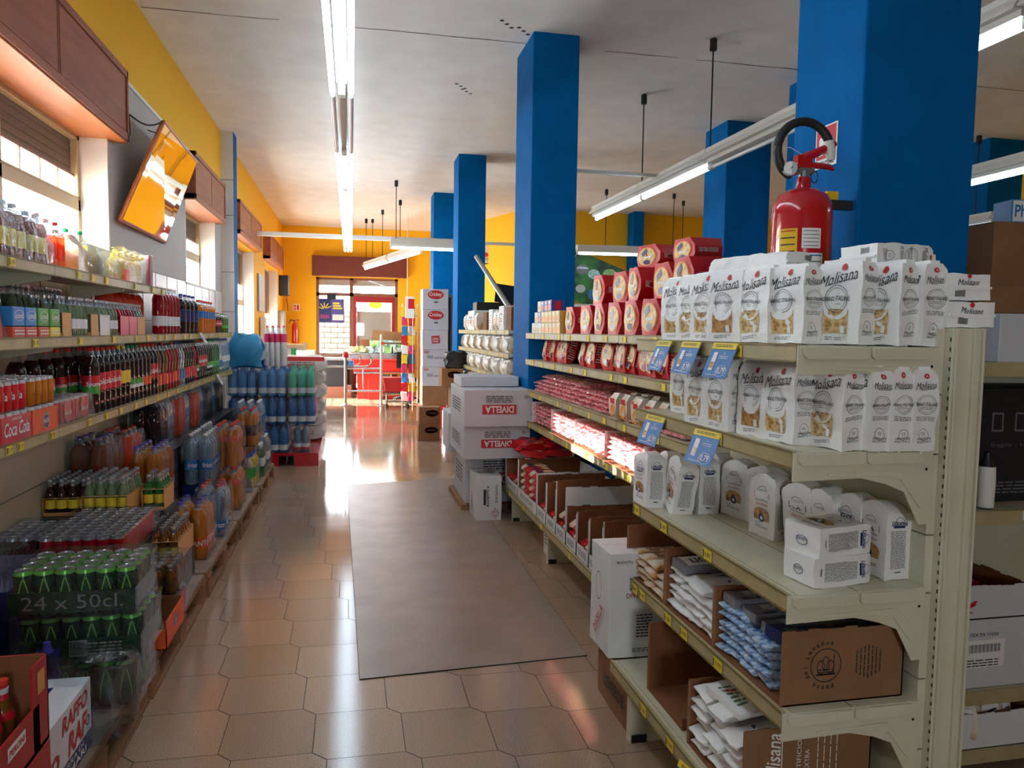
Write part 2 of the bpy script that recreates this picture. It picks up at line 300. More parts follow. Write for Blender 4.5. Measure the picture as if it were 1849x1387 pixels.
def wall_pl(name, p0, p1, thick, zmax, holes, bands, lab=None, zmin=0):
    """straight wall from p0 to p1 (plan); thickness goes to the right of travel; holes (a0,a1,z0,z1); bands [(a0,a1,z0,z1,mat)]"""
    mb = MB(); d = Vector((p1[0]-p0[0], p1[1]-p0[1], 0)); L_ = d.length; d.normalize(); nr = Vector((d.y, -d.x, 0))
    M = Matrix((d, nr, Z_)).transposed().to_4x4(); M.translation = (p0[0], p0[1], 0)
    As = sorted({0, L_} | {h for q in holes for h in q[:2]} | {h for q in bands for h in q[:2]}); Zs = sorted({zmin, zmax} | {h for q in holes for h in q[2:4]} | {h for q in bands for h in q[2:4]})
    for a0, a1 in zip(As, As[1:]):
        for z0, z1 in zip(Zs, Zs[1:]):
            am, zm = (a0+a1)/2, (z0+z1)/2
            if any(q[0] < am < q[1] and q[2] < zm < q[3] for q in holes): continue
            mt = 'yellow'
            for q in bands:
                if q[0] < am < q[1] and q[2] < zm < q[3]: mt = q[4]
            mb.box(a0, a1, 0, thick, z0, z1, mt, M)
    return struct(mb.build(name))
# left wall: travel from far to near so that thickness goes to -x
WX = -1.6; YF = 18.8
def lw(y): return YF-y
holes = [(lw(5.6), lw(3.6), 2.0, 2.81), (lw(9.65), lw(8.0), 2.0, 2.81), (lw(13.3), lw(10.95), 1.3, 2.81), (lw(17.4), lw(14.9), .3, 2.81)]
wall_pl('wall_left', (WX, -3), (WX, YF), -.3, H, [(3+3.6, 3+5.6, 2.0, 2.81), (3+8.0, 3+9.65, 2.0, 2.81), (3+10.95, 3+13.3, 1.3, 2.81), (3+14.9, 3+17.4, .3, 2.81)],
        [(0, 13.1, 0, 3.31, 'grey_wall'), (0, 13.1, 0, 2.0, 'cream_tile')])
DX0, DX1, DZ = -.83, 1.12, 2.8
wall_pl('wall_back', (-1.9, YF), (2.15, YF), -.3, H, [(DX0+1.9, DX1+1.9, 0, DZ)], [])
wall_pl('wall_slanted', (2.1, YF), (3.4, 14.75), -.2, H, [], [])
wall_pl('wall_inner', (3.35, 14.75), (8.8, 14.75), -.2, H, [], [])
wall_pl('wall_right', (8.65, 14.9), (8.65, -3), -.3, H, [], [])
wall_pl('wall_near', (8.8, -3), (-1.9, -3), -.3, H, [(8.15, 8.85, 1.25, 1.9)], [(0, 12, 0, 3.3, 'grey_wall')])  # small unseen window hole added behind the camera to give fill light
portal('daylight portal 5', (.3, -3.1, 1.575), .7, .65, (PI/2, 0, 0))
mb = MB(); mb.box(-2, 9, -3.4, 19.2, H, H+.15, 'ceiling')
struct(mb.build('ceiling'))
mb = MB(); R_ = random.Random(5); pts = []
for k in range(60):
    x = -1.58+k*.17; pts.append((x, 6.42-.006*x+R_.uniform(-.008, .008), H-.001))
for a, b in zip(pts, pts[1:]):
    if R_.random() < .9: mb.quad(a, Vector(b)-Vector(a), (0, -.011*R_.uniform(.5, 1.2), 0), 'crack')
for (x, y) in ((1.14, 6.0), (1.3, 6.1), (1.0, 7.6), (1.08, 7.75), (1.5, 5.0), (4.9, 3.8), (5.0, 4.1), (2.6, 4.2)):
    for q in range(3): mb.quad((x+q*.05, y+q*.06, H-.002), (.03, .01, 0), (.012, -.03, 0), 'crack')
struct(mb.build('trim_1'), 'thin dark crack running across the pale ceiling')
# cornice line of paler plaster between yellow and grey, tile joints under the windows
mb = MB()
mb.box(-1.6, -1.585, -3, 10.05, 3.3, 3.325, 'white')
struct(mb.build('trim_2'))
mb = MB()
for y in [i*.4+2.4 for i in range(19)]: mb.box(-1.6, -1.598, y, y+.004, 0, 2.0, 'grout')
for z in (.4, .8, 1.2, 1.6, 2.0): mb.box(-1.6, -1.5985, -3, 10.1, z-.003, z, 'grout')
struct(mb.build('trim_3'))

# pillars
def pillar(name, x0, x1, y0, y1, side=None):
    mb = MB(); mb.box(x0, x1, y0, y1, 0, H, 'blue' if not side else [side, 'blue', side, 'blue', 'blue', 'blue']); return struct(mb.build(name, bevel=.008))
pillar('pillar', 1.665, 2.11, 2.26, 2.66)
pillar('pillar', 1.452, 1.846, 6.13, 6.75)
pillar('pillar', 1.452, 1.84, 10.5, 11.0)
pillar('pillar', 1.43, 1.85, 13.5, 14.0)
pillar('pillar', 4.2, 4.76, 8.05, 8.6)
pillar('pillar', 4.2, 4.76, 6.2, 6.82)
pillar('pillar', 5.54, 5.76, 14.4, 14.75)
pillar('pillar', 7.6, 8.1, 7.9, 8.4)
# tiled wall column on the left with a blue aisle side
mb = MB(); mb.box(-1.6, -1.452, 10.12, 10.42, 0, H, ['blue', 'blue', 'cream_tile', 'blue', 'blue', 'blue'])
for z in (1.75, 2.25, 2.96, 3.4): mb.box(-1.6, -1.452, 10.118, 10.12, z, z+.006, 'grout')
struct(mb.build('pillar'))

# windows in the left wall
def window(n, y0, y1, z0, z1, mull, grid=True):
    xs = -1.77; mb = MB(); f = .06; bar = MB()
    def bx(a, b, c, d, m='frame', t=.05): mb.box(xs-t, xs, a, b, c, d, m)
    bx(y0, y0+f, z0, z1); bx(y1-f, y1, z0, z1); bx(y0, y1, z0, z0+f*.7); bx(y0, y1, z1-f*.7, z1)
    zm = z0+(z1-z0)*.44
    for q in mull: bx(q-.045, q+.045, z0, z1)
    bx(y0, y1, zm-.05, zm+.03, t=.07); bx(y0, y1, zm+.03, zm+.045, 'frame', .09)
    fr = struct(mb.build('window_%d' % n, bevel=.004))
    edges = [y0+f]+[v for q in mull for v in (q-.045, q+.045)]+[y1-f]
    g1, g2, g3, g4 = MB(), MB(), MB(), MB()
    for a, b in zip(edges[::2], edges[1::2]):
        g1.box(xs-.035, xs-.03, a, b, z0+f*.7, zm-.05, 'glass')
        zt = zm+.045+(z1-zm)*.3
        g2.box(xs-.035, xs-.03, a, b, zm+.045, zt, 'pebble')
        k = 4
        for i in range(1, k): g2.box(xs-.03, xs-.022, a+(b-a)*i/k-.006, a+(b-a)*i/k+.006, zm+.045, zt, 'door_brown')
        g2.box(xs-.03, xs-.02, a, b, zt-.006, zt+.008, 'door_brown')
        g3.box(xs-.06, xs-.045, a, b, zt, z1-f*.5, 'shutter')
        for zz in range(int((z1-zt)/.05)): g3.box(xs-.045, xs-.041, a, b, zt+zz*.05, zt+zz*.05+.04, 'shutter')
        w_ = .24
        for i in range(1, int((b-a)/w_)+1): g4.box(xs-.2, xs-.188, a+i*w_-.006, a+i*w_+.006, z0, zm+.1, 'grey_metal')
        for i in range(1, 4): g4.box(xs-.2, xs-.19, a, b, z0+i*(zm-z0)/3.2-.005, z0+i*(zm-z0)/3.2+.005, 'grey_metal')
    for nm, q in (('window_glass', g1), ('pebbled_glass', g2), ('roller_shutter', g3), ('window_bars', g4)): q.build(nm, fr)
    # white lined reveal, wood soffit
    rv = MB(); rv.box(-1.83, -1.6, y1-.02, y1, z0, z1, 'white'); rv.box(-1.83, -1.6, y0, y0+.02, z0, z1, 'white'); rv.box(-1.83, -1.59, y0, y1, z0-.02, z0, 'white')
    rv.build('reveal', fr)
    portal('daylight portal %d' % n, (-1.92, (y0+y1)/2, (z0+z1)/2), z1-z0, y1-y0, (0, -PI/2, 0))
window(1, 3.6, 5.6, 2.0, 2.81, [4.38])
window(2, 8.0, 9.65, 2.0, 2.81, [8.4])
window(3, 10.95, 13.3, 1.3, 2.81, [12.1])
window(4, 14.9, 17.4, .3, 2.81, [16.1])
portal('daylight portal 7', (.15, 19.0, 1.4), 1.9, 2.8, (-PI/2, 0, 0))

# wooden roller shutter boxes over the windows and the door
def shutter_box(y0, y1, z0, z1, split, label, x0=-1.6, x1=-1.5):
    r = root('shutter_box', (x1, (y0+y1)/2, z0)); yc = (y0+y1)/2
    mb = MB(); mb.box(x0-x1, 0, y0-yc, y1-yc, 0, z1-z0, 'wood'); mb.box(x0-x1, .012, y0-yc, y1-yc, 0, .05, 'wood'); mb.box(x0-x1, .012, y0-yc, y1-yc, z1-z0-.045, z1-z0, 'wood')
    for q in (y0, y1-.03): mb.box(0, .012, q-yc, q+.03-yc, 0, z1-z0, 'wood')
    for q in split: mb.box(0, .003, q-.012-yc, q+.012-yc, .05, z1-z0-.045, 'wood_dark')
    mb.build('shutter_housing', r, bevel=.003)
    mb = MB(); mb.box(-.27, 0, y0-yc, y1-yc, -.012, 0, 'wood_lit_pale'); mb.build('soffit', r)  # soffit wood coloured orange and paler, as if lit from the window
    e = sorted([y0+.03]+list(split)+[y1-.03])
    for a, b in zip(e, e[1:]):
        mb = MB(); mb.box(0, .004, a+.02-yc, b-.02-yc, .06, z1-z0-.055, 'wood'); mb.build('access_panel', r)
    return tag(r, label, 'shutter box')
shutter_box(3.2, 5.69, 2.81, 3.28, [4.45], 'long two-panel wooden roller shutter box above the window by the mirror')
shutter_box(7.95, 9.74, 2.81, 3.27, [8.85], 'wooden roller shutter box just before the tiled column, past the mirror')
shutter_box(10.97, 13.5, 2.85, 3.31, [12.2], 'wooden shutter box on yellow wall just past the blue-edged column')
shutter_box(14.7, 17.45, 2.85, 3.31, [16.1], 'smallest-looking wooden shutter box in the yellow far corner', x1=-1.48)
r = root('shutter_box', (.2, 18.7, 2.83)); mb = MB(); mb.box(-1.12, 1.12, -.08, .1, 0, .47, 'wood_dark'); mb.build('shutter_housing', r, bevel=.004)
for a, b in ((-1.1, -.0), (.02, 1.1)):
    mb = MB(); mb.box(a, b, -.086, -.08, .02, .45, 'wood_dark'); mb.build('access_panel', r)
tag(r, 'dark red-brown wooden shutter box above the glazed entrance door', 'shutter box')

# entrance door with transom, fixed left pane and right leaf
mb = MB(); y0 = 18.82; y1 = 18.9
def db(a, b, c, d, m='door_brown', t=0): mb.box(a, b, y0+t, y1-t, c, d, m)
db(DX0, DX0+.07, 0, DZ); db(DX1-.07, DX1, 0, DZ); db(DX0, DX1, 2.36, 2.44); db(-.04, .05, 0, DZ); db(DX0, DX1, DZ-.05, DZ)
db(DX0, -.04, 0, .12); db(DX0+.07, -.04, .85, .97); db(DX0+.07, -.04, .1, .12)
db(.05, .12, 0, 2.36, 'red_dark'); db(.98, 1.05, 0, 2.36, 'red_dark'); db(.05, 1.05, 2.22, 2.36, 'red_dark', .01); db(.05, 1.05, 0, .12, 'red_dark')
dr = struct(mb.build('door_1'))
mb = MB(); mb.box(DX0+.07, -.04, 18.85, 18.86, .97, 2.36, 'glass'); mb.box(DX0+.07, DX1-.07, 18.85, 18.86, 2.44, DZ-.05, 'glass'); mb.box(.12, .98, 18.85, 18.86, .12, 2.22, 'glass'); mb.build('glass_pane', dr)
mb = MB(); mb.box(DX0+.07, -.04, 18.84, 18.87, .12, .85, 'black'); mb.build('kick_panel', dr)
mb = MB(); mb.box(DX0+.05, DX1-.05, 18.95, 18.97, 2.62, 2.8, 'sage'); mb.build('shutter_edge', dr)
mb = MB(); mb.box(.14, .96, 18.93, 18.95, .1, 2.0, 'sage'); mb.build('lowered_blind', dr)
# sign stuck on the left pane
r = root('window_sign', (-.48, 18.84, 2.02)); mb = MB(); mb.box(-.31, .0, -.004, 0, -.31, .27, 'lab_navy'); mb.box(0, .31, -.004, 0, -.31, .27, 'violet'); mb.build('sign_sheet', r)
mb = MB()
for k in range(5):
    a = math.radians(20+k*35); mb.quad((-.15+.03*math.cos(a), -.006, .02+.03*math.sin(a)), (.13*math.cos(a), 0, .13*math.sin(a)), (-.02*math.sin(a), 0, .02*math.cos(a)), 'tag')
for q in range(3): mb.quad((.04, -.006, .02+q*.06), (.22-.03*q, 0, 0), (0, 0, .04), 'tag')
mb.quad((.03, -.006, -.25), (.26, 0, 0), (0, 0, .14), 'box_white2'); mb.lines((-.15, -.006, -.17), X_, Z_, .22, .1, 3, 'pink', 4)
mb.build('sign_print', r); tag(r, 'blue and violet printed sign sheet stuck on the left entrance pane', 'sign')
tag(MB().box(-.58, -.36, 18.78, 18.82, 2.28, 2.4, 'black').build('door_closer'), 'small black box fixed at the top of the left entrance pane', 'door closer')
# cream brick building and low things outside the door
mb = MB(); mb.box(-4, 4, 22.0, 22.2, 0, 2.05, 'brick_white')
for k in range(14):
    z = .1+k*.15; mb.box(-4, 4, 21.995, 22.0, z, z+.022, 'joint')
    for i in range(24): mb.box(-4+i*.36+(k % 2)*.18, -4+i*.36+(k % 2)*.18+.022, 21.995, 22.0, z, z+.15, 'joint')
mb.box(-4, 4, 19.2, 22, -.12, -.02, 'tile_street')
struct(mb.build('exterior'), 'pale brick wall outside the entrance')
r = root('banner', (.6, 19.6, 2.05)); mb = MB(); mb.box(-.45, .45, 0, .01, -.02, .3, 'box_white2'); mb.build('banner_sheet', r)
mb = MB(); mb.quad((-.42, -.002, .2), (.84, 0, 0), (0, 0, .05), 'pink'); mb.disc((.0, -.003, .14), X_, Z_, .16, .1, 'yellow_label'); mb.build('banner_print', r)
tag(r, 'pale outdoor sign with a pink stripe and yellow emblem beyond the entrance', 'sign')

# ================================================================== LAMPS
def lamp(p0, p1, lit, label, group=None, rods=(), tubes=1, z=2.95, wd=.14, gap=.06):
    p0 = Vector((p0[0], p0[1], z)); p1 = Vector((p1[0], p1[1], z)); d = p1-p0; L_ = d.length; a = math.atan2(d.y, d.x)
    r = root('fluorescent_lamp', p0, a)
    mb = MB(); h = wd/2
    mb.prism([(-h, .03), (-h*.55, .03), (-h*.55, .0), (h*.55, .0), (h*.55, .03), (h, .03), (h*.9, .05), (h*.6, .09), (h*.6, .12), (-h*.6, .12), (-h*.6, .09), (-h*.9, .05)], 'x', .004, L_-.004, 'lamp_body')
    mb.box(.0, .03, -.02, .02, -.045, .01, 'lamp_body'); mb.box(L_-.03, L_, -.02, .02, -.045, .01, 'lamp_body')
    for k in (-1, 1): mb.box(0, L_, k*h*.75-.002, k*h*.75+.002, .052, .06, 'grey_metal')
    mb.build('lamp_housing', r)
    for t_ in range(tubes):
        yy = (t_-(tubes-1)/2)*gap
        mb = MB(); mb.tube([(.03, yy, -.028), (L_/2, yy, -.028), (L_-.03, yy, -.028)], .016, 'tube' if lit else 'tube_off', 10); mb.build('lamp_tube', r)
    for q in rods:
        mb = MB(); mb.tube([(q, 0, .1), (q, 0, H-z-.1)], .007, 'black', 6); mb.lathe([(.03, 0), (.03, .09), (.012, .1)], 'black', 10, (q, 0, H-z-.1)); mb.build('suspension_rod', r)
    return tag(r, label, 'lamp', group)
y = .1
for i in range(9):
    lit = i != 3
    lamp((-.055, y), (-.055, y+1.49), lit, ['fluorescent tube lamp of the aisle strip, %s from the camera end' % nth(i)][0], 'aisle strip lights', (.75,) if i in (7, 8) else (), 2, 2.95, .06, .105)
    y += 1.5
y = 1.35
for i in range(5):
    lamp((2.93, y), (2.93, y+1.5), i in (1, 3, 4), 'suspended fluorescent lamp over the pasta gondola row, %s from the camera end' % nth(i), 'gondola row lights', (.03 if i else .4,), 1, 2.97, .2)
    y += 1.51
y = 1.5
for i in range(4):
    lamp((5.3, y), (5.3, y+1.5), True, 'fluorescent lamp above the far right aisle, %s from the camera end' % nth(i), 'far aisle lights', (.3,), 1, 2.93, .18); y += 1.52
y = 3.0
for i in range(4):
    lamp((7.4, y), (7.4, y+1.5), True, 'fluorescent lamp along the right-hand yellow wall, %s from the camera end' % nth(i), 'right wall lights', (.3,), 1, 2.93, .18); y += 1.52
lamp((.62, 12.62), (1.95, 12.66), True, 'lit lamp at the end of the cross rail by the far pillars', None, (.1,), 1, 2.93, .14)
lamp((3.75, 12.4), (4.95, 12.3), True, 'lit lamp over the leaning vegetable poster beyond the pillar', None, (.5,), 1, 2.93, .16)
lamp((5.2, 11.0), (6.6, 12.2), True, 'slanting lit lamp between the far blue pillars', None, (.5,), 1, 2.93, .16)
lamp((.30, 17.2), (.72, 15.3), True, 'diagonal fluorescent lamp hanging near the entrance shutter box', 'diagonal entrance lights', (.1, 1.5), 1, 2.93, .14)
lamp((.74, 15.2), (1.18, 13.2), True, 'diagonal fluorescent lamp joining the cross rail', 'diagonal entrance lights', (.75,), 1, 2.93, .14)
mb = MB(); mb.box(-1.47, 1.95, 12.66, 12.72, 3.02, 3.09, 'lamp_body'); tag(mb.build('cable_rail'), 'long thin beige cable rail crossing the aisle near the far wall', 'rail')
mb = MB(); mb.box(1.85, 2.95, 6.9, 6.94, 3.06, 3.09, 'lamp_body'); tag(mb.build('cable_rail'), 'short beige cable rail from the blue pillar to the hanging lamp row', 'rail')
mb = MB(); mb.box(1.9, 9, 12.66, 12.72, 3.02, 3.07, 'lamp_body'); tag(mb.build('cable_rail'), 'beige cable rail behind the pillars above the poster', 'rail')
for i, (x, y) in enumerate(((5.5, 12.4), (5.95, 13.0), (.46, 17.1))):
    mb = MB(); mb.tube([(x, y, 3.05), (x, y, 3.92)], .007, 'black', 6); mb.lathe([(.03, 0), (.03, .08), (.012, .09)], 'black', 10, (x, y, 3.91)); tag(mb.build('suspension_rod'), 'dark ceiling rod hanging ' + ('between the two far blue pillars', 'just beyond its twin near the far blue pillars', 'over the entrance shutter box')[i], 'rod')
mb = MB(); mb.tube([(1.25, 15.2, 3.98), (1.1, 15.3, 3.9), (1.1, 15.3, .4)], .006, 'white', 6); tag(mb.build('cable'), 'thin white cable hanging down in front of the entrance wall', 'cable')

# plastic sheet on the floor
mb = MB(); P0 = [Vector(p) for p in ((.037, 3.296, 0), (1.109, 3.357, 0), (1.127, 7.83, 0), (-.039, 7.557, 0))]; n1, n2 = 16, 70; vs_ = []; fs = []
for j in range(n2+1):
    for i in range(n1+1):
        p = (P0[0].lerp(P0[1], i/n1)).lerp(P0[3].lerp(P0[2], i/n1), j/n2)
        vs_.append((p.x, p.y, .0035+.002*(noise.noise(Vector((p.x*1.5, p.y*4, 0)))+.3)))
for j in range(n2):
    for i in range(n1): a = j*(n1+1)+i; fs.append((a, a+1, a+n1+2, a+n1+1))
mb.add(vs_, fs, 'mat_plastic', True)
for a, b in ((P0[0], P0[1]), (P0[3], P0[0]), (P0[1], P0[2]), (P0[2], P0[3])):
    d = (b-a).normalized(); n_ = Vector((-d.y, d.x, 0))*-.002; mb.add([tuple(a), tuple(b), tuple(b+n_), tuple(a+n_), (a.x, a.y, .0045), (b.x, b.y, .0045), tuple(b+n_+Z_*.0045), tuple(a+n_+Z_*.0045)], [(4, 5, 6, 7), (3, 2, 6, 7), (0, 1, 5, 4)], 'joint')
tag(mb.build('floor_mat'), 'large worn brownish plastic sheet lying flat on the aisle tiles', 'mat')
# ================================================================== RIGHT GONDOLAS
def price_tag(parent, x, y, z, txt=None, m='tag', w=.055, nx=-1):
    mb = MB(); mb.box(-.0015, 0, -w/2, w/2, -.017, .017, m)
    mb.quad((-.002, w/2-.003, -.012), (0, -.006, 0), (0, 0, .024), 'ink', .0006)
    if txt: mb.text(txt, (-.002, -.006, 0), -Y_, Z_, .017, 'ink', off=.0008)
    o = mb.build('price_tag', parent, (x, y, z)); return o
def shelf_part(parent, x0, x1, y0, y1, z, end=False, tags=(), rail=.042, side=1, txt=True, lip=True):
    """one shelf: board, front price rail, optional end bracket; front faces -x"""
    mb = MB(); mb.box(x0+.012, x1, y0, y1, z-.03, z, 'cream')
    mb.box(x0+.03, x0+.032, y0, y1, z, z+.001, 'rail'); xm = (x0+x1)/2
    mb.box(xm-.0015, xm+.0015, y0, y1, z, z+.0006, 'rail_lip')
    sh = mb.build('shelf', parent)
    mb = MB(); mb.box(x0, x0+.012, y0+.002, y1-.002, z-rail, z+.004, 'rail'); mb.box(x0-.003, x0, y0+.002, y1-.002, z-.001, z+.005, 'rail_lip'); mb.box(x0-.003, x0, y0+.002, y1-.002, z-rail-.001, z-rail+.004, 'rail_lip')
    mb.build('price_rail', sh)
    if end:
        mb = MB(); d = x1-x0
        mb.prism([(x0, z), (x1, z), (x1, z-.20), (x1-.035, z-.20), (x1-.085, z-.11), (x1-.14, z-.088), (x0+.2, z-.07), (x0, z-.075)], 'y', y0-.004, y0, 'cream')
        mb.prism([(x0+.012, z-.002), (xm-.004, z-.002), (xm-.004, z-.026), (xm-.012, z-.033), (x0+.024, z-.033), (x0+.012, z-.022)], 'y', y0-.012, y0-.004, 'cream')
        mb.prism([(xm+.004, z-.002), (x1-.03, z-.002), (x1-.03, z-.026), (x1-.038, z-.033), (xm+.012, z-.033), (xm+.004, z-.026)], 'y', y0-.012, y0-.004, 'cream')
        mb.prism([(x0+.1, z-.055), (x1-.1, z-.05), (x1-.05, z-.09), (x1-.03, z-.15), (x1-.036, z-.155), (x1-.1, z-.075), (x1-.15, z-.066), (x0+.1, z-.062)], 'y', y0-.008, y0-.004, 'cream')
        mb.disc((x1-.02, y0-.004, z-.05), X_, Z_, .004, .004, 'black', 10)
        mb.build('bracket', sh, bevel=.0015)
    for i, q in enumerate(tags):
        yy, tx = q if isinstance(q, tuple) else (q, None); price_tag(sh, x0-.003, yy, z-rail/2, tx if txt else None)
    return sh
NX0, NX1, NY0, NY1 = 1.1, 1.54, 1.705, 2.79
NZ = [1.526, 1.253, .88, .565]; NB = .235
u = root('shelving_unit', (0, 0, 0))
mb = MB(); mb.box(1.54, 1.635, 1.685, 1.76, 0, 1.578, 'cream'); mb.box(1.545, 1.552, 1.676, 1.686, 0, 1.578, 'cream'); mb.box(1.60, 1.612, 1.676, 1.686, 0, 1.578, 'cream'); mb.box(1.628, 1.635, 1.676, 1.686, 0, 1.578, 'cream')
for k in range(58): mb.box(1.5385, 1.5405, 1.688, 1.692, .06+k*.026, .071+k*.026, 'black')
mb.build('upright', u, bevel=.003)
mb = MB(); mb.box(1.635, 1.64, 1.7, 1.72, 0, 1.5, 'cream'); mb.build('upright_flange', u)
zs = [.0, .235, .42, .62, .86, 1.02, 1.24, 1.4, 1.578]
for a, b in zip(zs, zs[1:]):
    mb = MB(); mb.box(1.515, 1.535, 1.76, NY1, a+.002, b-.002, 'cream'); mb.box(1.515, 1.54, 1.712, 1.76, a+.002, b-.002, 'cream'); mb.build('back_panel', u, bevel=.001)
for i, z in enumerate(NZ):
    shelf_part(u, NX0, NX1-.025, NY0, NY1, z, True, {0: [(2.0, '0,89')], 1: [(2.1, '1,29'), (2.55, '0,79')], 2: [(2.74, '1,09'), (2.48, '1,09'), (2.14, '0,85')], 3: [(2.74, '0,95'), (2.66, '0,95'), (2.42, '1,09'), (2.29, '0,99'), (2.05, '0,79')]}[i])
shelf_part(u, 1.02, 1.515, NY0, 2.79, NB, False, [(2.43, '1,09'), (2.2, '0,99'), (1.95, '0,99')])
mb = MB(); mb.box(1.035, 1.5, 2.59, 2.63, 0, NB-.04, 'cream'); mb.box(1.04, 1.1, 2.585, 2.59, 0, .03, 'black'); mb.build('foot', u)
mb = MB(); mb.box(1.035, 1.5, 1.71, 1.75, 0, NB-.04, 'cream'); mb.build('foot', u)
tag(u, 'cream metal gondola end unit nearest the camera, laden with white pasta bags', 'shelving')

FX0, FX1 = 1.42, 1.86; FZ = [1.54, 1.325, 1.07, .815]; FB = .27; FBX = 1.25
def far_unit(y0, y1, label, ZS=FZ, x0=FX0, bz=FB, bx=FBX, foot=True, tags=3):
    u = root('shelving_unit', (0, 0, 0)); R_ = random.Random(int(y0*10))
    mb = MB(); mb.box(FX1, FX1+.02, y0, y1, 0, 1.6, 'blue' if y0 > 4.9 and y1 < 7 else 'cream'); mb.build('back_panel', u)
    mb = MB(); mb.box(FX1-.03, FX1+.04, y0, y0+.03, 0, 1.62, 'cream'); mb.build('upright', u)
    for z in ZS: shelf_part(u, x0, FX1, y0+.002, y1-.002, z, False, [y0+(k+.5+R_.uniform(-.25, .25))*(y1-y0)/tags for k in range(tags)], txt=False)
    shelf_part(u, bx, FX1, y0+.002, y1-.002, bz, False, [y0+(k+.5+R_.uniform(-.25, .25))*(y1-y0)/2 for k in range(2)], txt=False)
    if foot:
        mb = MB(); mb.box(bx+.04, FX1, y1-.18, y1-.15, 0, bz-.04, 'cream'); mb.box(bx+.045, bx+.1, y1-.184, y1-.18, 0, .03, 'black'); mb.build('foot', u)
    return tag(u, label, 'shelving')
far_unit(2.79, 3.875, 'cream gondola bay directly beyond the step in the shelf line')
far_unit(3.875, 4.96, 'cream gondola bay in the middle of the red pasta run')
far_unit(4.96, 6.1, 'cream gondola bay against the blue pillar, with small gold boxes on top')
SZ = [1.565, 1.345, 1.12, .86]
far_unit(6.8, 7.9, 'gondola bay right behind the blue aisle pillar with beige pasta bags', SZ)
far_unit(7.9, 9.0, 'second gondola bay behind the blue aisle pillar', SZ)
far_unit(9.0, 10.1, 'last gondola bay before the far blue pillar', SZ)
# bay facing the camera at the right edge of the photograph
RX0, RX1, RY0, RY1 = 2.1, 3.6, 2.16, 2.6; RZ = [1.468, .95, .305]
u = root('shelving_unit', (0, 0, 0))
mb = MB(); mb.box(RX0, RX1, RY1, RY1+.02, 0, 1.6, 'cream'); mb.build('back_panel', u)
for z in RZ+[.09]:
    mb = MB(); mb.box(RX0, RX1, RY0+.01, RY1, z-.03, z, 'cream'); sh = mb.build('shelf', u)
    mb = MB(); mb.box(RX0, RX1, RY0, RY0+.012, z-.045, z+.004, 'rail'); mb.build('price_rail', sh)
mb = MB(); mb.box(2.3, 2.4, RY0-.003, RY0, .92, .95, 'white'); mb.build('price_tag', sh)
mb = MB(); mb.box(RX0, RX0+.03, RY0+.04, RY1, 0, 1.5, 'cream'); mb.build('upright', u)
tag(u, 'cream shelving bay facing the camera behind the gondola upright', 'shelving')

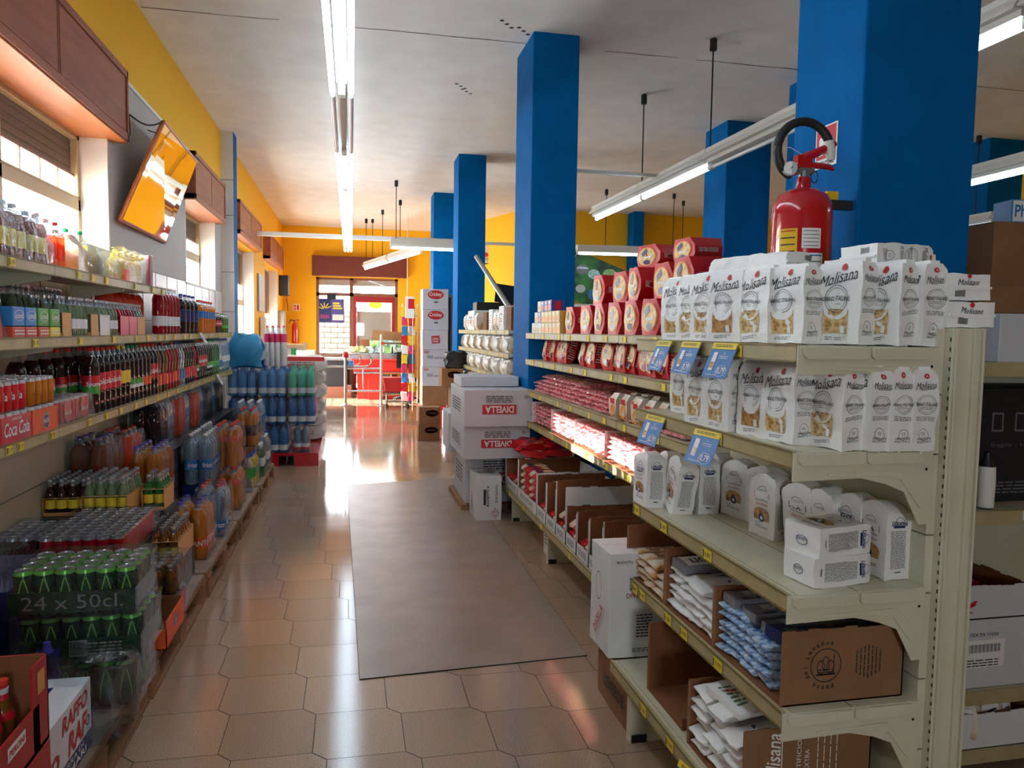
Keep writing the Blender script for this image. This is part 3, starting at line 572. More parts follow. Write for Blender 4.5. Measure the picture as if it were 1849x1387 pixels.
# ------------------------------------------------------------------ white pasta bags
LOGO = 'Molisana'
def molisana(seed, h=.215, w=.138, t=.068, win='pasta'):
    def fn():
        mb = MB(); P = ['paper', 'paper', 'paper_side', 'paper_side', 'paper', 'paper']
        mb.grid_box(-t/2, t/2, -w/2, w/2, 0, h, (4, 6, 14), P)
        ox = -t/2; fx, fy = -Y_, Z_
        def F(x, z): return (ox, -x, z)       # x to the viewer's right on the front (-x) face
        k = h/.215
        # see-through window with the pasta, narrower paper arch above
        mb.quad(F(-.046, .028*k), (0, -.08, 0), (0, 0, .066*k), win, .0012, (4, 3))
        mb.disc(F(-.006, .092*k), fx, fy, .038, .026, 'paper', 18, .0018)
        mb.disc(F(-.004, .118*k), fx, fy, .034, .034, 'grey_ink', 24, .0024, .95)
        mb.disc(F(-.004, .118*k), fx, fy, .027, .027, 'grey_ink', 24, .0024, .96)
        mb.text('GRANO ITALIANO', F(-.002, .120*k), fx, fy, .0105, 'ink', .082, 0, .01, off=.003)
        mb.lines(F(-.002, .108*k), fx, fy, .04, .008, 2, 'grey_ink', seed, .0016)
        mb.text(LOGO, F(0, .172*k), Vector((0, -1, .16)), Vector((0, .0, 1)), .03, 'ink', .112, .4, -.004)
        mb.quad(F(-.036, .153*k), (0, -.08, .014), (0, 0, .0016), 'ink', .0015)
        mb.disc(F(.016, .198*k), fx, fy, .009, .009, 'red_ink', 14, .0016)
        mb.text('n.12', F(.02, .02*k), fx, fy, .007, 'grey_ink'); mb.lines(F(-.01, .014*k), fx, fy, .05, .01, 2, 'grey_ink', seed+3, .0014)
        mb.quad(F(.012, .03*k), (0, -.014, 0), (0, 0, .02), 'paper', .0022)
        # narrow side, towards -y
        oy = -w/2
        mb.disc((0, oy, .196*k), X_, Z_, .0075, .0075, 'red_ink', 14, .0014)
        mb.text('A', (0, oy, .196*k), X_, Z_, .007, 'paper', off=.002)
        mb.text(LOGO, (0, oy, .172*k), Vector((1, 0, .06)), Z_, .017, 'ink', .056, .35, 0)
        mb.quad((-.014, oy, .161*k), (.036, 0, .002), (0, 0, .0013), 'ink', .0014)
        mb.disc((0, oy, .122*k), X_, Z_, .025, .025, 'grey_ink', 24, .0012, .95); mb.disc((0, oy, .122*k), X_, Z_, .02, .02, 'grey_ink', 24, .0012, .96)
        mb.text('GRANO ITALIANO', (0, oy, .122*k), X_, Z_, .0085, 'ink', .058, 0, .004)
        mb.lines((0, oy, .112*k), X_, Z_, .03, .007, 2, 'grey_ink', seed+5, .0012); mb.lines((0, oy, .085*k), X_, Z_, .052, .012, 3, 'grey_ink', seed+1, .0012)
        mb.disc((0, oy, .045*k), X_, Z_, .014, .016, 'grey_ink', 18, .0012, .92); mb.text('12', (0, oy, .047*k), X_, Z_, .008, 'ink', off=.0016)
        mb.text('PENNONI', (0, oy, .034*k), X_, Z_, .006, 'ink', .036); mb.text('RIGATI N.12', (0, oy, .026*k), X_, Z_, .006, 'ink', .038)
        nz = crumple(.006, 16, seed); n2 = crumple(.0025, 45, seed+9)
        mb.text(LOGO, (.012, 0, 0), Y_, X_, .016, 'ink', .06, .35, 0, off=.002); mb.disc((.028, 0, 0), Y_, X_, .006, .006, 'red_ink', 12, .002); mb.box(-.004, .002, -w*.47, w*.5, -.006, -.001, 'paper')
        for q in range(10): mb.quad((-.024, -.035+q*.003, 0), (0, .0015, 0), (.016, 0, 0), 'ink', .002)
        def wf(v):
            v = n2(nz(v)); q = max(0, (v.z-h*.9)/(h*.1)); v.x *= 1-.35*q; v.y *= 1-.10*q; e = .035*math.sin(PI*min(max(v.z/h, 0), 1)); v.x *= 1+e; v.y *= 1+e*.5
            return v
        mb.warp(wf); a = len(mb.v)
        mb.grid_box(-t*.2, t*.22, -w*.46, w*.46, h-.004, h+.008, (1, 6, 1), 'paper'); mb.warp(crumple(.004, 20, seed+4), a)
        return mb.build('pasta_bag')
    return fn
MOL = [Proto(molisana(i)) for i in range(3)] + [Proto(molisana(5, win='rigatoni'))]
top = [(1.165, 2.49, 0, 0), (1.165, 2.385, 3, 1), (1.15, 2.30, -4, 2), (1.17, 2.185, 12, 0), (1.185, 2.09, -3, 1), (1.255, 2.055, 8, 2), (1.385, 1.90, 14, 3), (1.44, 1.955, 5, 0), (1.30, 1.99, -3, 1)]
# front row on the top shelf
rowA = [(1.16, 2.52, 14, 0), (1.16, 2.40, 10, 1), (1.16, 2.29, 14, 2), (1.17, 2.175, 20, 3), (1.205, 2.065, 12, 1), (1.245, 1.955, 14, 0), (1.345, 1.86, 20, 2), (1.435, 1.80, 8, 1), (1.505, 1.785, 2, 0)]
for i, (x, y, a, k) in enumerate(rowA):
    lb = 'white paper pasta bag standing on the top shelf, %s from the red packs end' % nth(i)
    if i == 6: lb = 'white pasta bag with wide window leaning towards the extinguisher, top shelf'
    MOL[k].at((x, y, NZ[0]+.003), math.radians(a), lb, 'pasta bag', 'white pasta bags on the top shelf', (1, 1, 1.02 if i != 6 else 1.06))
for i, (x, y) in enumerate(((1.30, 2.40), (1.30, 2.26), (1.31, 2.12), (1.40, 2.5), (1.42, 2.16))):
    MOL[i % 3].at((x, y, NZ[0]+.003), math.radians(i*5-8), 'white pasta bag in the rear row of the top shelf, %s from the red packs' % nth(i), 'pasta bag', 'white pasta bags on the top shelf')
# bags lying on top of the standing ones and on the upright
lay = [((1.36, 2.30, NZ[0]+.262), (PI/2, 0, PI/2+.1), 'white pasta bag lying end-on over the rear row beside the red extinguisher'),
       ((1.40, 2.10, NZ[0]+.262), (PI/2, 0, PI/2-.1), 'white pasta bag lying end-on at the peak of the top shelf pile'),
       ((1.60, 1.98, NZ[0]+.262), (0, PI/2, 0), 'white pasta bag lying on its side across the top of the standing bags')]
o = MOL[0].at((1.40, 2.36, NZ[0]+.262), (0, PI/2, PI/2+.25), lay[0][2], 'pasta bag', 'white pasta bags lying flat on top')
o = MOL[1].at((1.43, 2.20, NZ[0]+.262), (0, PI/2, PI/2+.2), lay[1][2], 'pasta bag', 'white pasta bags lying flat on top')
o = MOL[2].at((1.47, 1.98, NZ[0]+.262), (PI/2, PI/2, PI/2+.12), lay[2][2], 'pasta bag', 'white pasta bags lying flat on top')
LIE = tuple(Matrix(((0, 1, 0), (0, 0, 1), (1, 0, 0))).to_euler())
o = MOL[1].at((1.605, 1.70, 1.614), LIE, 'white pasta bag lying flat on the gondola upright, lower of two', 'pasta bag', 'white pasta bags on the upright')
o = MOL[2].at((1.60, 1.71, 1.686), LIE, 'white pasta bag lying flat on the gondola upright, upper of two', 'pasta bag', 'white pasta bags on the upright')
for o_, yy in ((o, 0),): pass
rowB = [(1.278, 2.80, 0, 0), (1.145, 2.29, 4, 1), (1.150, 2.155, 6, 2), (1.19, 2.01, 8, 3), (1.20, 1.89, 6, 0), (1.268, 1.777, 5, 1), (1.338, 1.762, 4, 2), (1.403, 1.758, 2, 3), (1.468, 1.756, 1, 0)]
rowB[0] = (1.24, 2.62, 4, 0)
for i, (x, y, a, k) in enumerate(rowB):
    MOL[k].at((x, y, NZ[1]+.001), math.radians(a), 'white paper pasta bag on the second shelf, %s counting towards the upright' % nth(i), 'pasta bag', 'white pasta bags on the second shelf', (1, 1, 1.0))
for i, (x, y) in enumerate(((1.27, 2.03), (1.33, 1.9), (1.40, 1.885), (1.2, 2.4))):
    MOL[i % 3].at((x, y, NZ[1]+.001), math.radians(i*4-5), 'white pasta bag in the rear row of the second shelf, %s from the front' % nth(i), 'pasta bag', 'white pasta bags on the second shelf')

def liguori(seed, h=.205, w=.125, t=.08):
    def fn():
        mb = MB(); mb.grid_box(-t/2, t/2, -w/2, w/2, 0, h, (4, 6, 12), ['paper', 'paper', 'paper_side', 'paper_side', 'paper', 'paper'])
        ox = -t/2; fx, fy = -Y_, Z_
        def F(x, z): return (ox, -x, z)
        mb.disc(F(0, .150), fx, fy, .024, .02, 'navy', 20, .0014, .93); mb.quad(F(-.034, .126), (0, -.068, 0), (0, 0, .026), 'paper', .0017)
        mb.text('LIGUORI', F(0, .138), fx, fy, .021, 'navy', .072, 0, .03); mb.text('ANTICO', F(0, .155), fx, fy, .006, 'navy')
        mb.text('PASTA DI GRAGNANO', F(0, .12), fx, fy, .006, 'ink', .06); mb.text('Grano Italiano', F(0, .107), fx, fy, .01, 'red_ink', .055, .3)
        mb.disc(F(0, .075), fx, fy, .036, .02, 'rigatoni', 16, .0014); mb.quad(F(-.037, .052), (0, -.074, 0), (0, 0, .022), 'rigatoni', .0013, (3, 1))
        mb.disc(F(0, .062), fx, fy, .014, .014, 'navy', 16, .002); mb.disc(F(0, .062), fx, fy, .006, .006, 'paper', 12, .0024)
        mb.text('n.119', F(-.02, .042), fx, fy, .007, 'navy'); mb.lines(F(0, .03), fx, fy, .06, .01, 2, 'grey_ink', seed, .0012)
        oy = -w/2
        mb.disc((0, oy, .168), X_, Z_, .013, .01, 'navy', 16, .0012, .9); mb.text('LIGUORI', (0, oy, .160), X_, Z_, .012, 'navy', .046, 0, .03)
        mb.quad((-.017, oy, .148), (.034, 0, 0), (0, 0, .006), 'lab_navy', .0012)
        mb.lines((0, oy, .085), X_, Z_, .048, .108, 24, 'grey_ink', seed+2, .0012); mb.lines((0, oy, .02), X_, Z_, .02, .008, 1, 'ink', seed+2, .0012)
        mb.disc((0, 0, h), X_, Y_, .012, .01, 'navy', 14, .0015, .85)
        mb.disc((.004, 0, 0), Y_, X_, .02, .014, 'navy', 16, .002, .88); mb.text('LIGUORI', (0, 0, 0), Y_, X_, .009, 'navy', .034, 0, .02, off=.003)
        nz = crumple(.0045, 15, seed+20); n2 = crumple(.002, 45, seed+29)
        def wf(v):
            v = n2(nz(v)); q = max(0, (v.z-h*.86)/(h*.14)); v.x *= 1-.3*q*q; v.y *= 1-.3*q*q; v.z += .006*q*math.cos(v.y*60); return v
        mb.warp(wf); return mb.build('pasta_bag')
    return fn
LIG = [Proto(liguori(i)) for i in range(3)]
ligs = [(1.147, 2.74, 2, 'nearest the shelf corner by the red packs'), (1.235, 2.735, -8, 'just behind the first at the far shelf corner'), (1.215, 2.63, -6, 'tilted, second in the front row from the far corner'), (1.31, 2.62, 0, 'upright, right behind the tilted one'),
        (1.40, 2.66, 3, 'at the back, half hidden by the fourth'), (1.42, 2.52, 18, 'with its front turned to the aisle, fifth along'), (1.445, 2.39, 12, 'with oval pasta window, just right of the centre'), (1.44, 2.12, 14, 'slumped towards the front behind the two lying bags'),
        (1.46, 2.02, 4, 'in the near group, third from the back panel'), (1.47, 1.93, 0, 'standing close behind the lying pair'), (1.475, 1.83, 2, 'standing nearest the gondola upright'), (1.38, 2.25, 10, 'hidden halfway in the rear group')]
for i, (x, y, a, l) in enumerate(ligs):
    rr = (0, 0, math.radians(a)) if i != 2 else (math.radians(12), math.radians(4), math.radians(a))
    if i in (7, 8): rr = (0, math.radians(-8), math.radians(a))
    LIG[i % 3].at((x, y, NZ[2]+.001+(.006 if i == 2 else 0)), rr, 'white Gragnano pasta bag '+l, 'pasta bag', 'white pasta bags on the third shelf')
LIG[0].at((1.195, 1.80, NZ[2]+.042), (0, PI/2, .12), 'white pasta bag lying flat near the shelf end, lower of the pair', 'pasta bag', 'pair of lying pasta bags')
LIG[1].at((1.20, 1.80, NZ[2]+.120), (0, PI/2, .2), 'white pasta bag lying flat near the shelf end, upper of the pair', 'pasta bag', 'pair of lying pasta bags')

# blue promotion cards hanging from the rails
def promo():
    r = root('promo_card'); mb = MB(); mb.box(-.001, 0, -.07, .07, -.105, .0, 'tag_blue'); mb.build('card', r)
    mb = MB(); mb.box(-.003, .002, -.068, .068, -.014, .006, 'tag'); mb.lines((-.003, 0, -.004), -Y_, Z_, .1, .01, 2, 'ink', 2); mb.build('header_strip', r)
    mb = MB(); mb.quad((-.001, .045, -.082), (0, -.024, -.0), (0, 0, .058), 'paper', .0012); mb.quad((-.001, .041, -.075), (0, -.016, 0), (0, 0, .02), 'rigatoni', .002)
    mb.text('LA', (-.001, -.016, -.026), -Y_, Z_, .007, 'white'); mb.lines((-.001, -.018, -.04), -Y_, Z_, .05, .012, 2, 'white', 3)
    mb.text('0,79', (-.001, -.03, -.082), -Y_, Z_, .024, 'white', .044, 0, .02); mb.disc((-.001, -.03, -.082), -Y_, Z_, .03, .018, 'white', 20, .001, .92); mb.lines((-.001, .02, -.097), -Y_, Z_, .06, .006, 1, 'white', 5)
    mb.build('card_print', r); return r
PC = Proto(promo)
for i, (x, y, z, l) in enumerate(((1.09, 2.50, 1.52, 'on the top rail, furthest from the camera'), (1.09, 2.285, 1.52, 'on the top rail, in the middle of three'), (1.09, 2.055, 1.52, 'on the top rail, nearest the shelf end'), (1.09, 2.56, 1.245, 'on the second rail beside the red boxes'), (1.09, 2.15, 1.245, 'on the second rail under the middle bags'), (1.012, 2.02, .225, 'on the base rail at the very bottom'))):
    PC.at((x, y, z), (0, math.radians(22), math.radians(i*3-4)), 'blue price card with yellow header '+l, 'price card', 'blue promotion price cards')

# ------------------------------------------------------------------ cartons
def carton(w, d, h, cuts, out='kraft', inn='kraft_in', th=.004, prints=None, name='cardboard_box', flaps=0):
    """open carton, local origin at the front-far... x: 0..d depth (front at 0), y: 0..w, cuts = wall heights front, back, near, far"""
    def fn():
        r = root(name); R_ = random.Random(int(w*1000+d*77)); hf, hb, hn, hr = cuts
        def wall(nm, x0, x1, y0, y1, hh, ms, jag=True, slope=0):
            mb = MB(); n = 10; ax = 'x' if x1-x0 > y1-y0 else 'y'; L_ = max(x1-x0, y1-y0)
            for i in range(n):
                a, b = i/n, (i+1)/n; hh2 = hh+(R_.uniform(-.004, .004) if jag else 0)+slope*a
                if ax == 'x': mb.box(x0+L_*a, x0+L_*b, y0, y1, 0, hh2, [ms[0], ms[0], ms[0], ms[1], ms[0], 'kraft_edge'])
                else: mb.box(x0, x1, y0+L_*a, y0+L_*b, 0, hh2, [ms[0], ms[1], ms[0], ms[0], ms[0], 'kraft_edge'])
            return mb.build(nm, r)
        mb = MB(); mb.box(0, d, 0, w, 0, th, inn); mb.build('box_base', r)
        if hf: wall('box_side', 0, th, 0, w, hf, (out, inn))
        wall('box_side', d-th, d, 0, w, hb, (out, out), slope=0)
        wall('box_side', 0, d, 0, th, hn, (out, inn)); 
        mb = MB(); n = 10
        for i in range(n): mb.box(d*i/n, d*(i+1)/n, w-th, w, 0, hr+R_.uniform(-.004, .004), [out, out, inn, out, out, 'kraft_edge'])
        mb.build('box_side', r)
        # white strips at the cut front edges
        for yy, hh in ((0, hn), (w-th, hr)):
            mb = MB(); mb.box(-.0012, .005, yy-.0008, yy+th+.0008, hf, hh-.004, out); mb.build('box_corner', r)
        if prints:
            mb = MB(); prints(mb, w, d, h); mb.build('box_print', r)
        return r
    return fn
def small_print(mb, o, xd, yd, w, h, n, m='ink'): mb.lines(o, xd, yd, w, h, n, m, n)
# white/brown cut trays along the far base, each a thing
ys = [6.57, 6.1, 5.62, 5.02, 4.76, 4.52, 4.29, 4.07, 3.84, 3.61, 3.2, 2.88]
hts = [.31, .30, .3, .29, .29, .35, .24, .26, .28, .32, .33]
names = ['at the pillar end of the base row', 'second from the blue pillar', 'heaped with glossy red packs at its rim', 'with a high rear flap, fourth from the pillar', 'fifth from the pillar', 'sixth from the pillar, with printed inner flap', 'narrow, seventh from the pillar', 'narrow one just before the green packs', 'holding green packs', 'with ribbed orange-lit inner wall', 'last before the near gondola unit']
ribs = {}
for i, (a, b) in enumerate(zip(ys[1:], ys[:-1])):
    if i == 0: continue
    hh = hts[i]
    def pr(mb, w, d, h, i=i):
        mb.lines((0, w*.5, .04), -Y_, Z_, w*.7, .04, 4, 'ink', i)
        if i == 5: mb.text('POLIFORM S.P.A.', (d*.55, w-.004, hh-.03), X_, -Z_, .018, 'ink', .22, off=.002); mb.lines((d*.5, w-.004, hh-.055), X_, -Z_, .3, .02, 1, 'ink', i, .002)
        if i == 9:
            for q in range(22): mb.box(.03+q*.018, .033+q*.018, w-.0055, w-.004, .02, hh-.02, 'kraft_edge')
    Proto(carton(b-a-.012, .5, hh, (.085, hh-.02, hh, hh), 'box_white2', 'kraft_in', prints=pr)).at((FBX+.015, a+.006, FB+.001), 0, 'cut-open white carton on base shelf, '+names[i], 'carton', 'cut-open cartons on the base shelf')

# ------------------------------------------------------------------ packs
def pillow(w, d, h, m, seed=0, front=None, name='pasta_pack', amp=.006, ends=None, n=(5, 6, 4)):
    """soft pack, origin bottom centre; w along y, d along x, h up"""
    def fn():
        mb = MB(); mb.grid_box(-d/2, d/2, -w/2, w/2, 0, h, n, m)
        if front: front(mb, w, d, h)
        cr_ = crumple(amp, 22, seed)
        def wf(v):
            k = abs(v.y/(w/2)) if w > d and w > h else abs(v.x/(d/2)) if d >= h else abs((v.z-h/2)/(h/2)); k = max(0, (k-.7)/.3); 
            if w > d and w > h: v.z = h/2+(v.z-h/2)*(1-.7*k); v.x *= 1-.1*k
            elif d >= h: v.z = h/2+(v.z-h/2)*(1-.7*k); v.y *= 1-.1*k
            else: v.x *= 1-.6*k; v.y *= 1-.12*k
            return cr_(v)
        mb.warp(wf); return mb.build(name)
    return fn
# red cellophane pack (standing) with round pasta window and blue badge
def redfront(mb, w, d, h):
    fx, fy = -Y_, Z_
    mb.disc((-d/2, 0, h*.5), fx, fy, w*.4, h*.4, 'orange_pack', 20, .002); mb.disc((-d/2, 0, h*.5), fx, fy, w*.36, h*.36, 'beige_nest', 20, .003)
    mb.quad((-d/2, w*.16, h*.5), (0, -w*.22, h*.2), (0, w*.06, h*.16), 'lab_navy', .004); mb.disc((-d/2, -w*.02, h*.25), fx, fy, w*.15, h*.1, 'lab_navy', 12, .004); mb.quad((-d/2, w*.12, h*.42), (0, -w*.3, 0), (0, 0, h*.08), 'white', .0045)
    mb.lines((0, -w/2, h*.5), X_, Z_, d*.7, h*.7, 8, 'white', 3, .002)
RED = [Proto(pillow(.17, .1, .2, 'red', i, redfront, 'pasta_pack', .006)) for i in range(3)]
def redbox(mb, w, d, h): redfront(mb, w, d, h); mb.quad((-d*.3, -w/2, h*.2), (d*.6, 0, 0), (0, 0, h*.5), 'red_dark', .001)
RBOX = [Proto(pillow(.22, .17, .155, 'red', 10+i, redbox, 'pasta_nest_box', .004)) for i in range(2)]
z0 = FZ[0]+.002
k = 0
# lower row of nest packs on the far top shelf, then the upper ones
for i in range(8):
    y = 4.84-i*.262+(.1 if i == 0 else 0)
    if y < 2.95: break
    RBOX[i % 2].at((1.535, y, z0), math.radians([0, 3, -3, 1][i % 4]), 'red nest pasta pack with oval window, lower row, %s from the small gold boxes' % nth(i), 'pasta pack', 'red nest packs on the top shelf', (1, 1, 1.18))
for i in range(5):
    RBOX[i % 2].at((1.56+.03*(i % 2), 4.42-i*.3, z0+.178+(.0 if i != 2 else .0)), math.radians([0, 5, -4, 2, 0][i]), 'red nest pasta pack stacked on the lower row, %s from the gold boxes' % nth(i), 'pasta pack', 'red nest packs on the top shelf', (1, 1, 1.18))
for i in range(2):
    RBOX[i].at((1.64+.06*i, 3.86-i*.33, z0+.362), math.radians(12-8*i), ['topmost red nest pack, tilted, nearer the leaning poster', 'topmost red nest pack beside the blue pillar edge'][i], 'pasta pack', 'red nest packs on the top shelf', (1, 1, .8))
def goldbox(c1, c2):
    def fn():
        mb = MB(); mb.box(-.05, .05, -.035, .035, 0, .075, c1, None); mb.quad((-.05, .02, .05), (0, -.03, 0), (0, 0, .018), 'white', .001); mb.quad((-.05, .026, .01), (0, -.05, 0), (0, 0, .03), c2, .001); mb.text('B', (-.05, 0, .025), -Y_, Z_, .014, 'red_ink', off=.002)
        mb.quad((-.02, -.035, .01), (.04, 0, 0), (0, 0, .055), c2, .001); return mb.build('stock_cube_box', bevel=.001)
    return fn
GB = [Proto(goldbox('gold_box', 'orange_pack')), Proto(goldbox('violet', 'lab_red')), Proto(goldbox('white', 'gold_box'))]
n = 0
for lv, (cnt, kk) in enumerate(((8, (2, 2, 2, 0, 0, 0, 0, 0)), (7, (2, 1, 0, 0, 0, 0, 0)), (4, (2, 1, 1, 1)))):
    for i in range(cnt):
        GB[kk[i]].at((1.475, 5.86-.09*lv-i*.105+(.0), z0+lv*.083), 0, 'small %s box, %s layer, %s from the blue pillar' % (('gold', 'violet', 'white')[kk[i]], ORD[lv], nth(i)), 'box', 'small boxes on the top shelf', (1, 1.38, 1.08)); n += 1
# second far shelf: leaning red/silver packs
z0 = FZ[1]+.002
for i, (y, tilt) in enumerate(((5.78, 12), (5.62, 14), (5.46, 14), (5.28, 16), (4.85, 14), (4.72, 12), (4.6, 10), (4.32, 8), (4.2, 9), (4.05, 10), (3.95, 10), (3.75, 8), (3.6, 6), (3.48, 5), (3.3, 8), (3.15, 6), (3.0, 6))):
    RED[i % 3].at((1.52+.015*(i % 3), y, z0), (0, math.radians(tilt), math.radians(-6+i % 4*4)), 'red pasta pack with blue badge leaning back on second shelf, %s from the pillar' % nth(i), 'pasta pack', 'leaning red packs on the second shelf', (.75, 1, .92))
    RED[(i+1) % 3].at((1.66+.01*(i % 3), y-.03, z0), (0, math.radians(6), 0), 'red pasta pack behind the leaning front row, %s from the pillar' % nth(i), 'pasta pack', 'rear red packs on the second shelf', (.8, 1, .92))
# spaghetti packs, lying with their ends to the aisle
def spag(seed, m1='spa_film', m2='spa', tipc='lab_navy', L_=.27, w=.075, h=.032, name='spaghetti_pack'):
    def fn():
        mb = MB(); mb.grid_box(0, L_, -w/2, w/2, 0, h, (9, 3, 2), [m1]*6)
        # top: see-through band and label
        mb.quad((.05, -w*.4, h), (L_*.6, 0, 0), (0, w*.8, 0), m2, .001, (5, 2)); mb.quad((.09, -w*.3, h), (.05, 0, 0), (0, w*.6, 0), tipc, .002)
        def wf(v):
            k = abs(v.x-L_/2)/(L_/2); e = max(0, (k-.78)/.22); s_ = 1-.8*e; v.z = h/2+(v.z-h/2)*s_; v.y *= 1+.12*e; c = math.cos(v.y/(w/2)*1.2); v.z = h/2+(v.z-h/2)*(.55+.45*c) if e < .5 else v.z
            return v
        mb.warp(wf); mb.warp(crumple(.006, 35, seed)); return mb.build(name)
    return fn
SP = [Proto(spag(i)) for i in range(4)]
def pile(protos, x, y0, y1, z, step, hgt, layers, label, group, cat='spaghetti pack', jit=.006, name=None, rnd=1, prof=None, tilt=0, zf=1):
    R_ = random.Random(rnd); n = 0; cols = int((y1-y0)/step)
    for c in range(cols):
        y = y1-step*(c+.5); L_ = layers if not prof else prof(c/cols)
        for l in range(L_):
            n += 1
            R_.choice(protos).at((x+R_.uniform(-jit, jit*2), y+R_.uniform(-jit, jit), z+l*hgt), (R_.uniform(-.12, .12), R_.uniform(-.05, .05)-tilt, R_.uniform(-.06, .06)),
                label % (ORD[l], nth(c)), cat, group, (1, 1, zf))
    return n
pile(SP, FX0+.03, 3.05, 5.9, FZ[2]+.002, .082, .03, 4, 'red and clear spaghetti packet, %s layer up, %s column from the pillar, third shelf', 'red spaghetti packets on the third shelf', prof=lambda t: 3 if t < .06 else 5 if t < .45 else 4 if t < .7 else 2, rnd=3)
# third shelf near end: small beige cellophane bags of nests
def nestfront(mb, w, d, h): mb.quad((-d/2, w*.35, h*.62), (0, -w*.7, 0), (0, 0, h*.2), 'red', .002); mb.disc((-d/2, 0, h*.35), -Y_, Z_, w*.3, h*.25, 'orange_pack', 14, .002)
NB_ = [Proto(pillow(.1, .08, .15, 'bag_beige', 30+i, nestfront, 'rusk_bag', .006)) for i in range(2)]
for i in range(9):
    NB_[i % 2].at((1.45+.02*(i % 3)+(.1 if i > 5 else 0), 3.92-(i % 6)*.115, FZ[2]+.003), 0, 'small beige cellophane bag with red band on third shelf, %s from the packets' % nth(i), 'bag', 'small beige bags on the third shelf')
# fourth far shelf: cut cartons full of red spaghetti packets
pile(SP, FX0+.03, 2.95, 5.95, FZ[3]+.006, .082, .03, 5, 'red spaghetti packet in cut carton, %s layer up, %s column from the pillar, fourth shelf', 'red spaghetti packets on the fourth shelf', rnd=5, prof=lambda t: 5)
for i, y in enumerate((5.92, 5.32, 4.72, 4.12, 3.52)):
    mb = MB(); mb.box(FX0+.02, FX1-.03, y-.002, y+.002, 0, .17, 'box_white2'); mb.box(FX0+.02, FX1-.03, y-.59, y-.002, 0, .004, 'kraft_in'); mb.box(FX1-.035, FX1-.03, y-.59, y, 0, .17, 'kraft_in')
    tag(mb.build('cardboard_tray', None, (0, 0, FZ[3]+.001)), 'cut-down white carton holding red packets on fourth shelf, %s from the pillar' % nth(i), 'carton')
# contents of the base cartons
def base_fill(a, b, protos, label, n_, rows=1, sc=(1, 1, 1), z=FB+.006, x=FBX+.11, grp=None, zt=.052):
    R_ = random.Random(int(a*100)); k = 0
    w = b-a-.05
    for r_ in range(rows):
        for i in range(n_):
            y = a+.028+w*(i+.5)/n_
            protos[k % len(protos)].at((x, y, z+r_*zt), (R_.uniform(-.05, .05), 0, R_.uniform(-.08, .08)), label % (ORD[r_], nth(i)), 'pasta pack', grp, sc); k += 1
RS = [Proto(pillow(.085, .2, .05, m_, 50+i, lambda mb, w, d, h: (mb.quad((-d*.3, -w*.3, h), (d*.3, 0, 0), (0, w*.6, 0), 'lab_navy', .002), mb.quad((-d*.0, -w*.35, h), (d*.3, 0, 0), (0, w*.7, 0), 'beige_nest', .002)), 'pasta_pack', .007)) for i, m_ in enumerate(('red', 'red', 'bag_beige'))]
GS = [Proto(pillow(.085, .2, .05, 'lab_green', 60, lambda mb, w, d, h: mb.disc((-d*.2, 0, h), X_, Y_, d*.2, w*.35, 'beige_nest', 14, .003), 'pasta_pack', .007))]
cn = ['pillar end carton', 'second carton', 'heaped carton', 'high-flap carton', 'fifth carton', 'printed-flap carton', 'narrow carton', 'carton before the green packs', 'green pack carton', 'ribbed carton', 'last base carton']
for i, (a, b) in enumerate(zip(ys[1:], ys[:-1])):
    if i in (0,): continue
    cnt = max(2, int((b-a-.04)/.088)); P_ = GS if i == 8 else RS
    rows = {1: 2, 2: 5, 3: 2, 4: 2, 5: 3, 6: 3, 7: 2, 8: 3, 9: 1, 10: 1}[i]
    base_fill(a, b, P_, ('green' if i == 8 else 'red and beige')+' pasta pack in the '+cn[i]+', %s layer, %s across', cnt, rows, grp='packs in the '+cn[i], x=FBX+.13)
for i in range(9):
    RS[i % 2].at((FBX+.13+.05*(i % 2), 6.0-(i % 5)*.1-.05*(i//5), FB+.315+(i//5)*.05), (0, .1, .4*(i % 3)-.4), 'glossy red pasta pack heaped above the carton rims, %s from the pillar' % nth(i), 'pasta pack', 'red packs heaped above the cartons')
for i in range(9):
    RS[i % 2].at((FBX+.33+.03*(i % 2), 6.0-(i % 5)*.1-.05*(i//5), FB+.32+(i//5)*.05), (0, .05, .4*(i % 3)-.3), 'glossy red pasta pack at the back of the heap above the cartons, %s from pillar' % nth(i), 'pasta pack', 'red packs heaped above the cartons')

# cartons on the near unit: fourth shelf and base
def levante(mb, w, d, h):
    hh = .205
    # print on the camera-facing side (y = 0), rotated lettering
    mb.disc((.13, 0, .105), X_, Z_, .047, .047, 'ink', 30, .001, .94)
    for q in range(3): mb.disc((.115+.014*q, 0, .10+.01*(q % 2)), X_, Z_, .012, .02, 'ink', 14, .001, .85)
    mb.lines((.13, 0, .085), X_, Z_, .05, .02, 3, 'ink', 2); mb.quad((.1, 0, .078), (.06, 0, 0), (0, 0, .004), 'ink', .001); mb.box(.153, .1545, -.001, 0, .08, .135, 'ink')
    s = 'pasta del Levante'
    for i, ch in enumerate(s):
        if ch == ' ': continue
        a = math.radians(290-(i/(len(s)-1))*215); rr = .061
        rd = Vector((math.cos(a), 0, math.sin(a))); tn = Vector((math.sin(a), 0, -math.cos(a)))
        mb.text(ch, Vector((.13, 0, .105))+rd*rr, tn, rd, .013 if ch not in 'sauenvt' else .010, 'ink', bold=.02)
    for q in range(7):
        mb.lines((.225+q*.012, 0, .108), Z_, -X_, .10-.012*abs(q-3), .008, 1, 'ink', q)
def plain(mb, w, d, h): pass
Proto(carton(.385, .37, .2, (.0, .2, .205, .2), 'kraft', 'kraft_in', prints=levante)).at((1.115, 1.735, NZ[3]+.001), 0, 'brown carton of blue spaghetti packets with round ship print', 'carton')
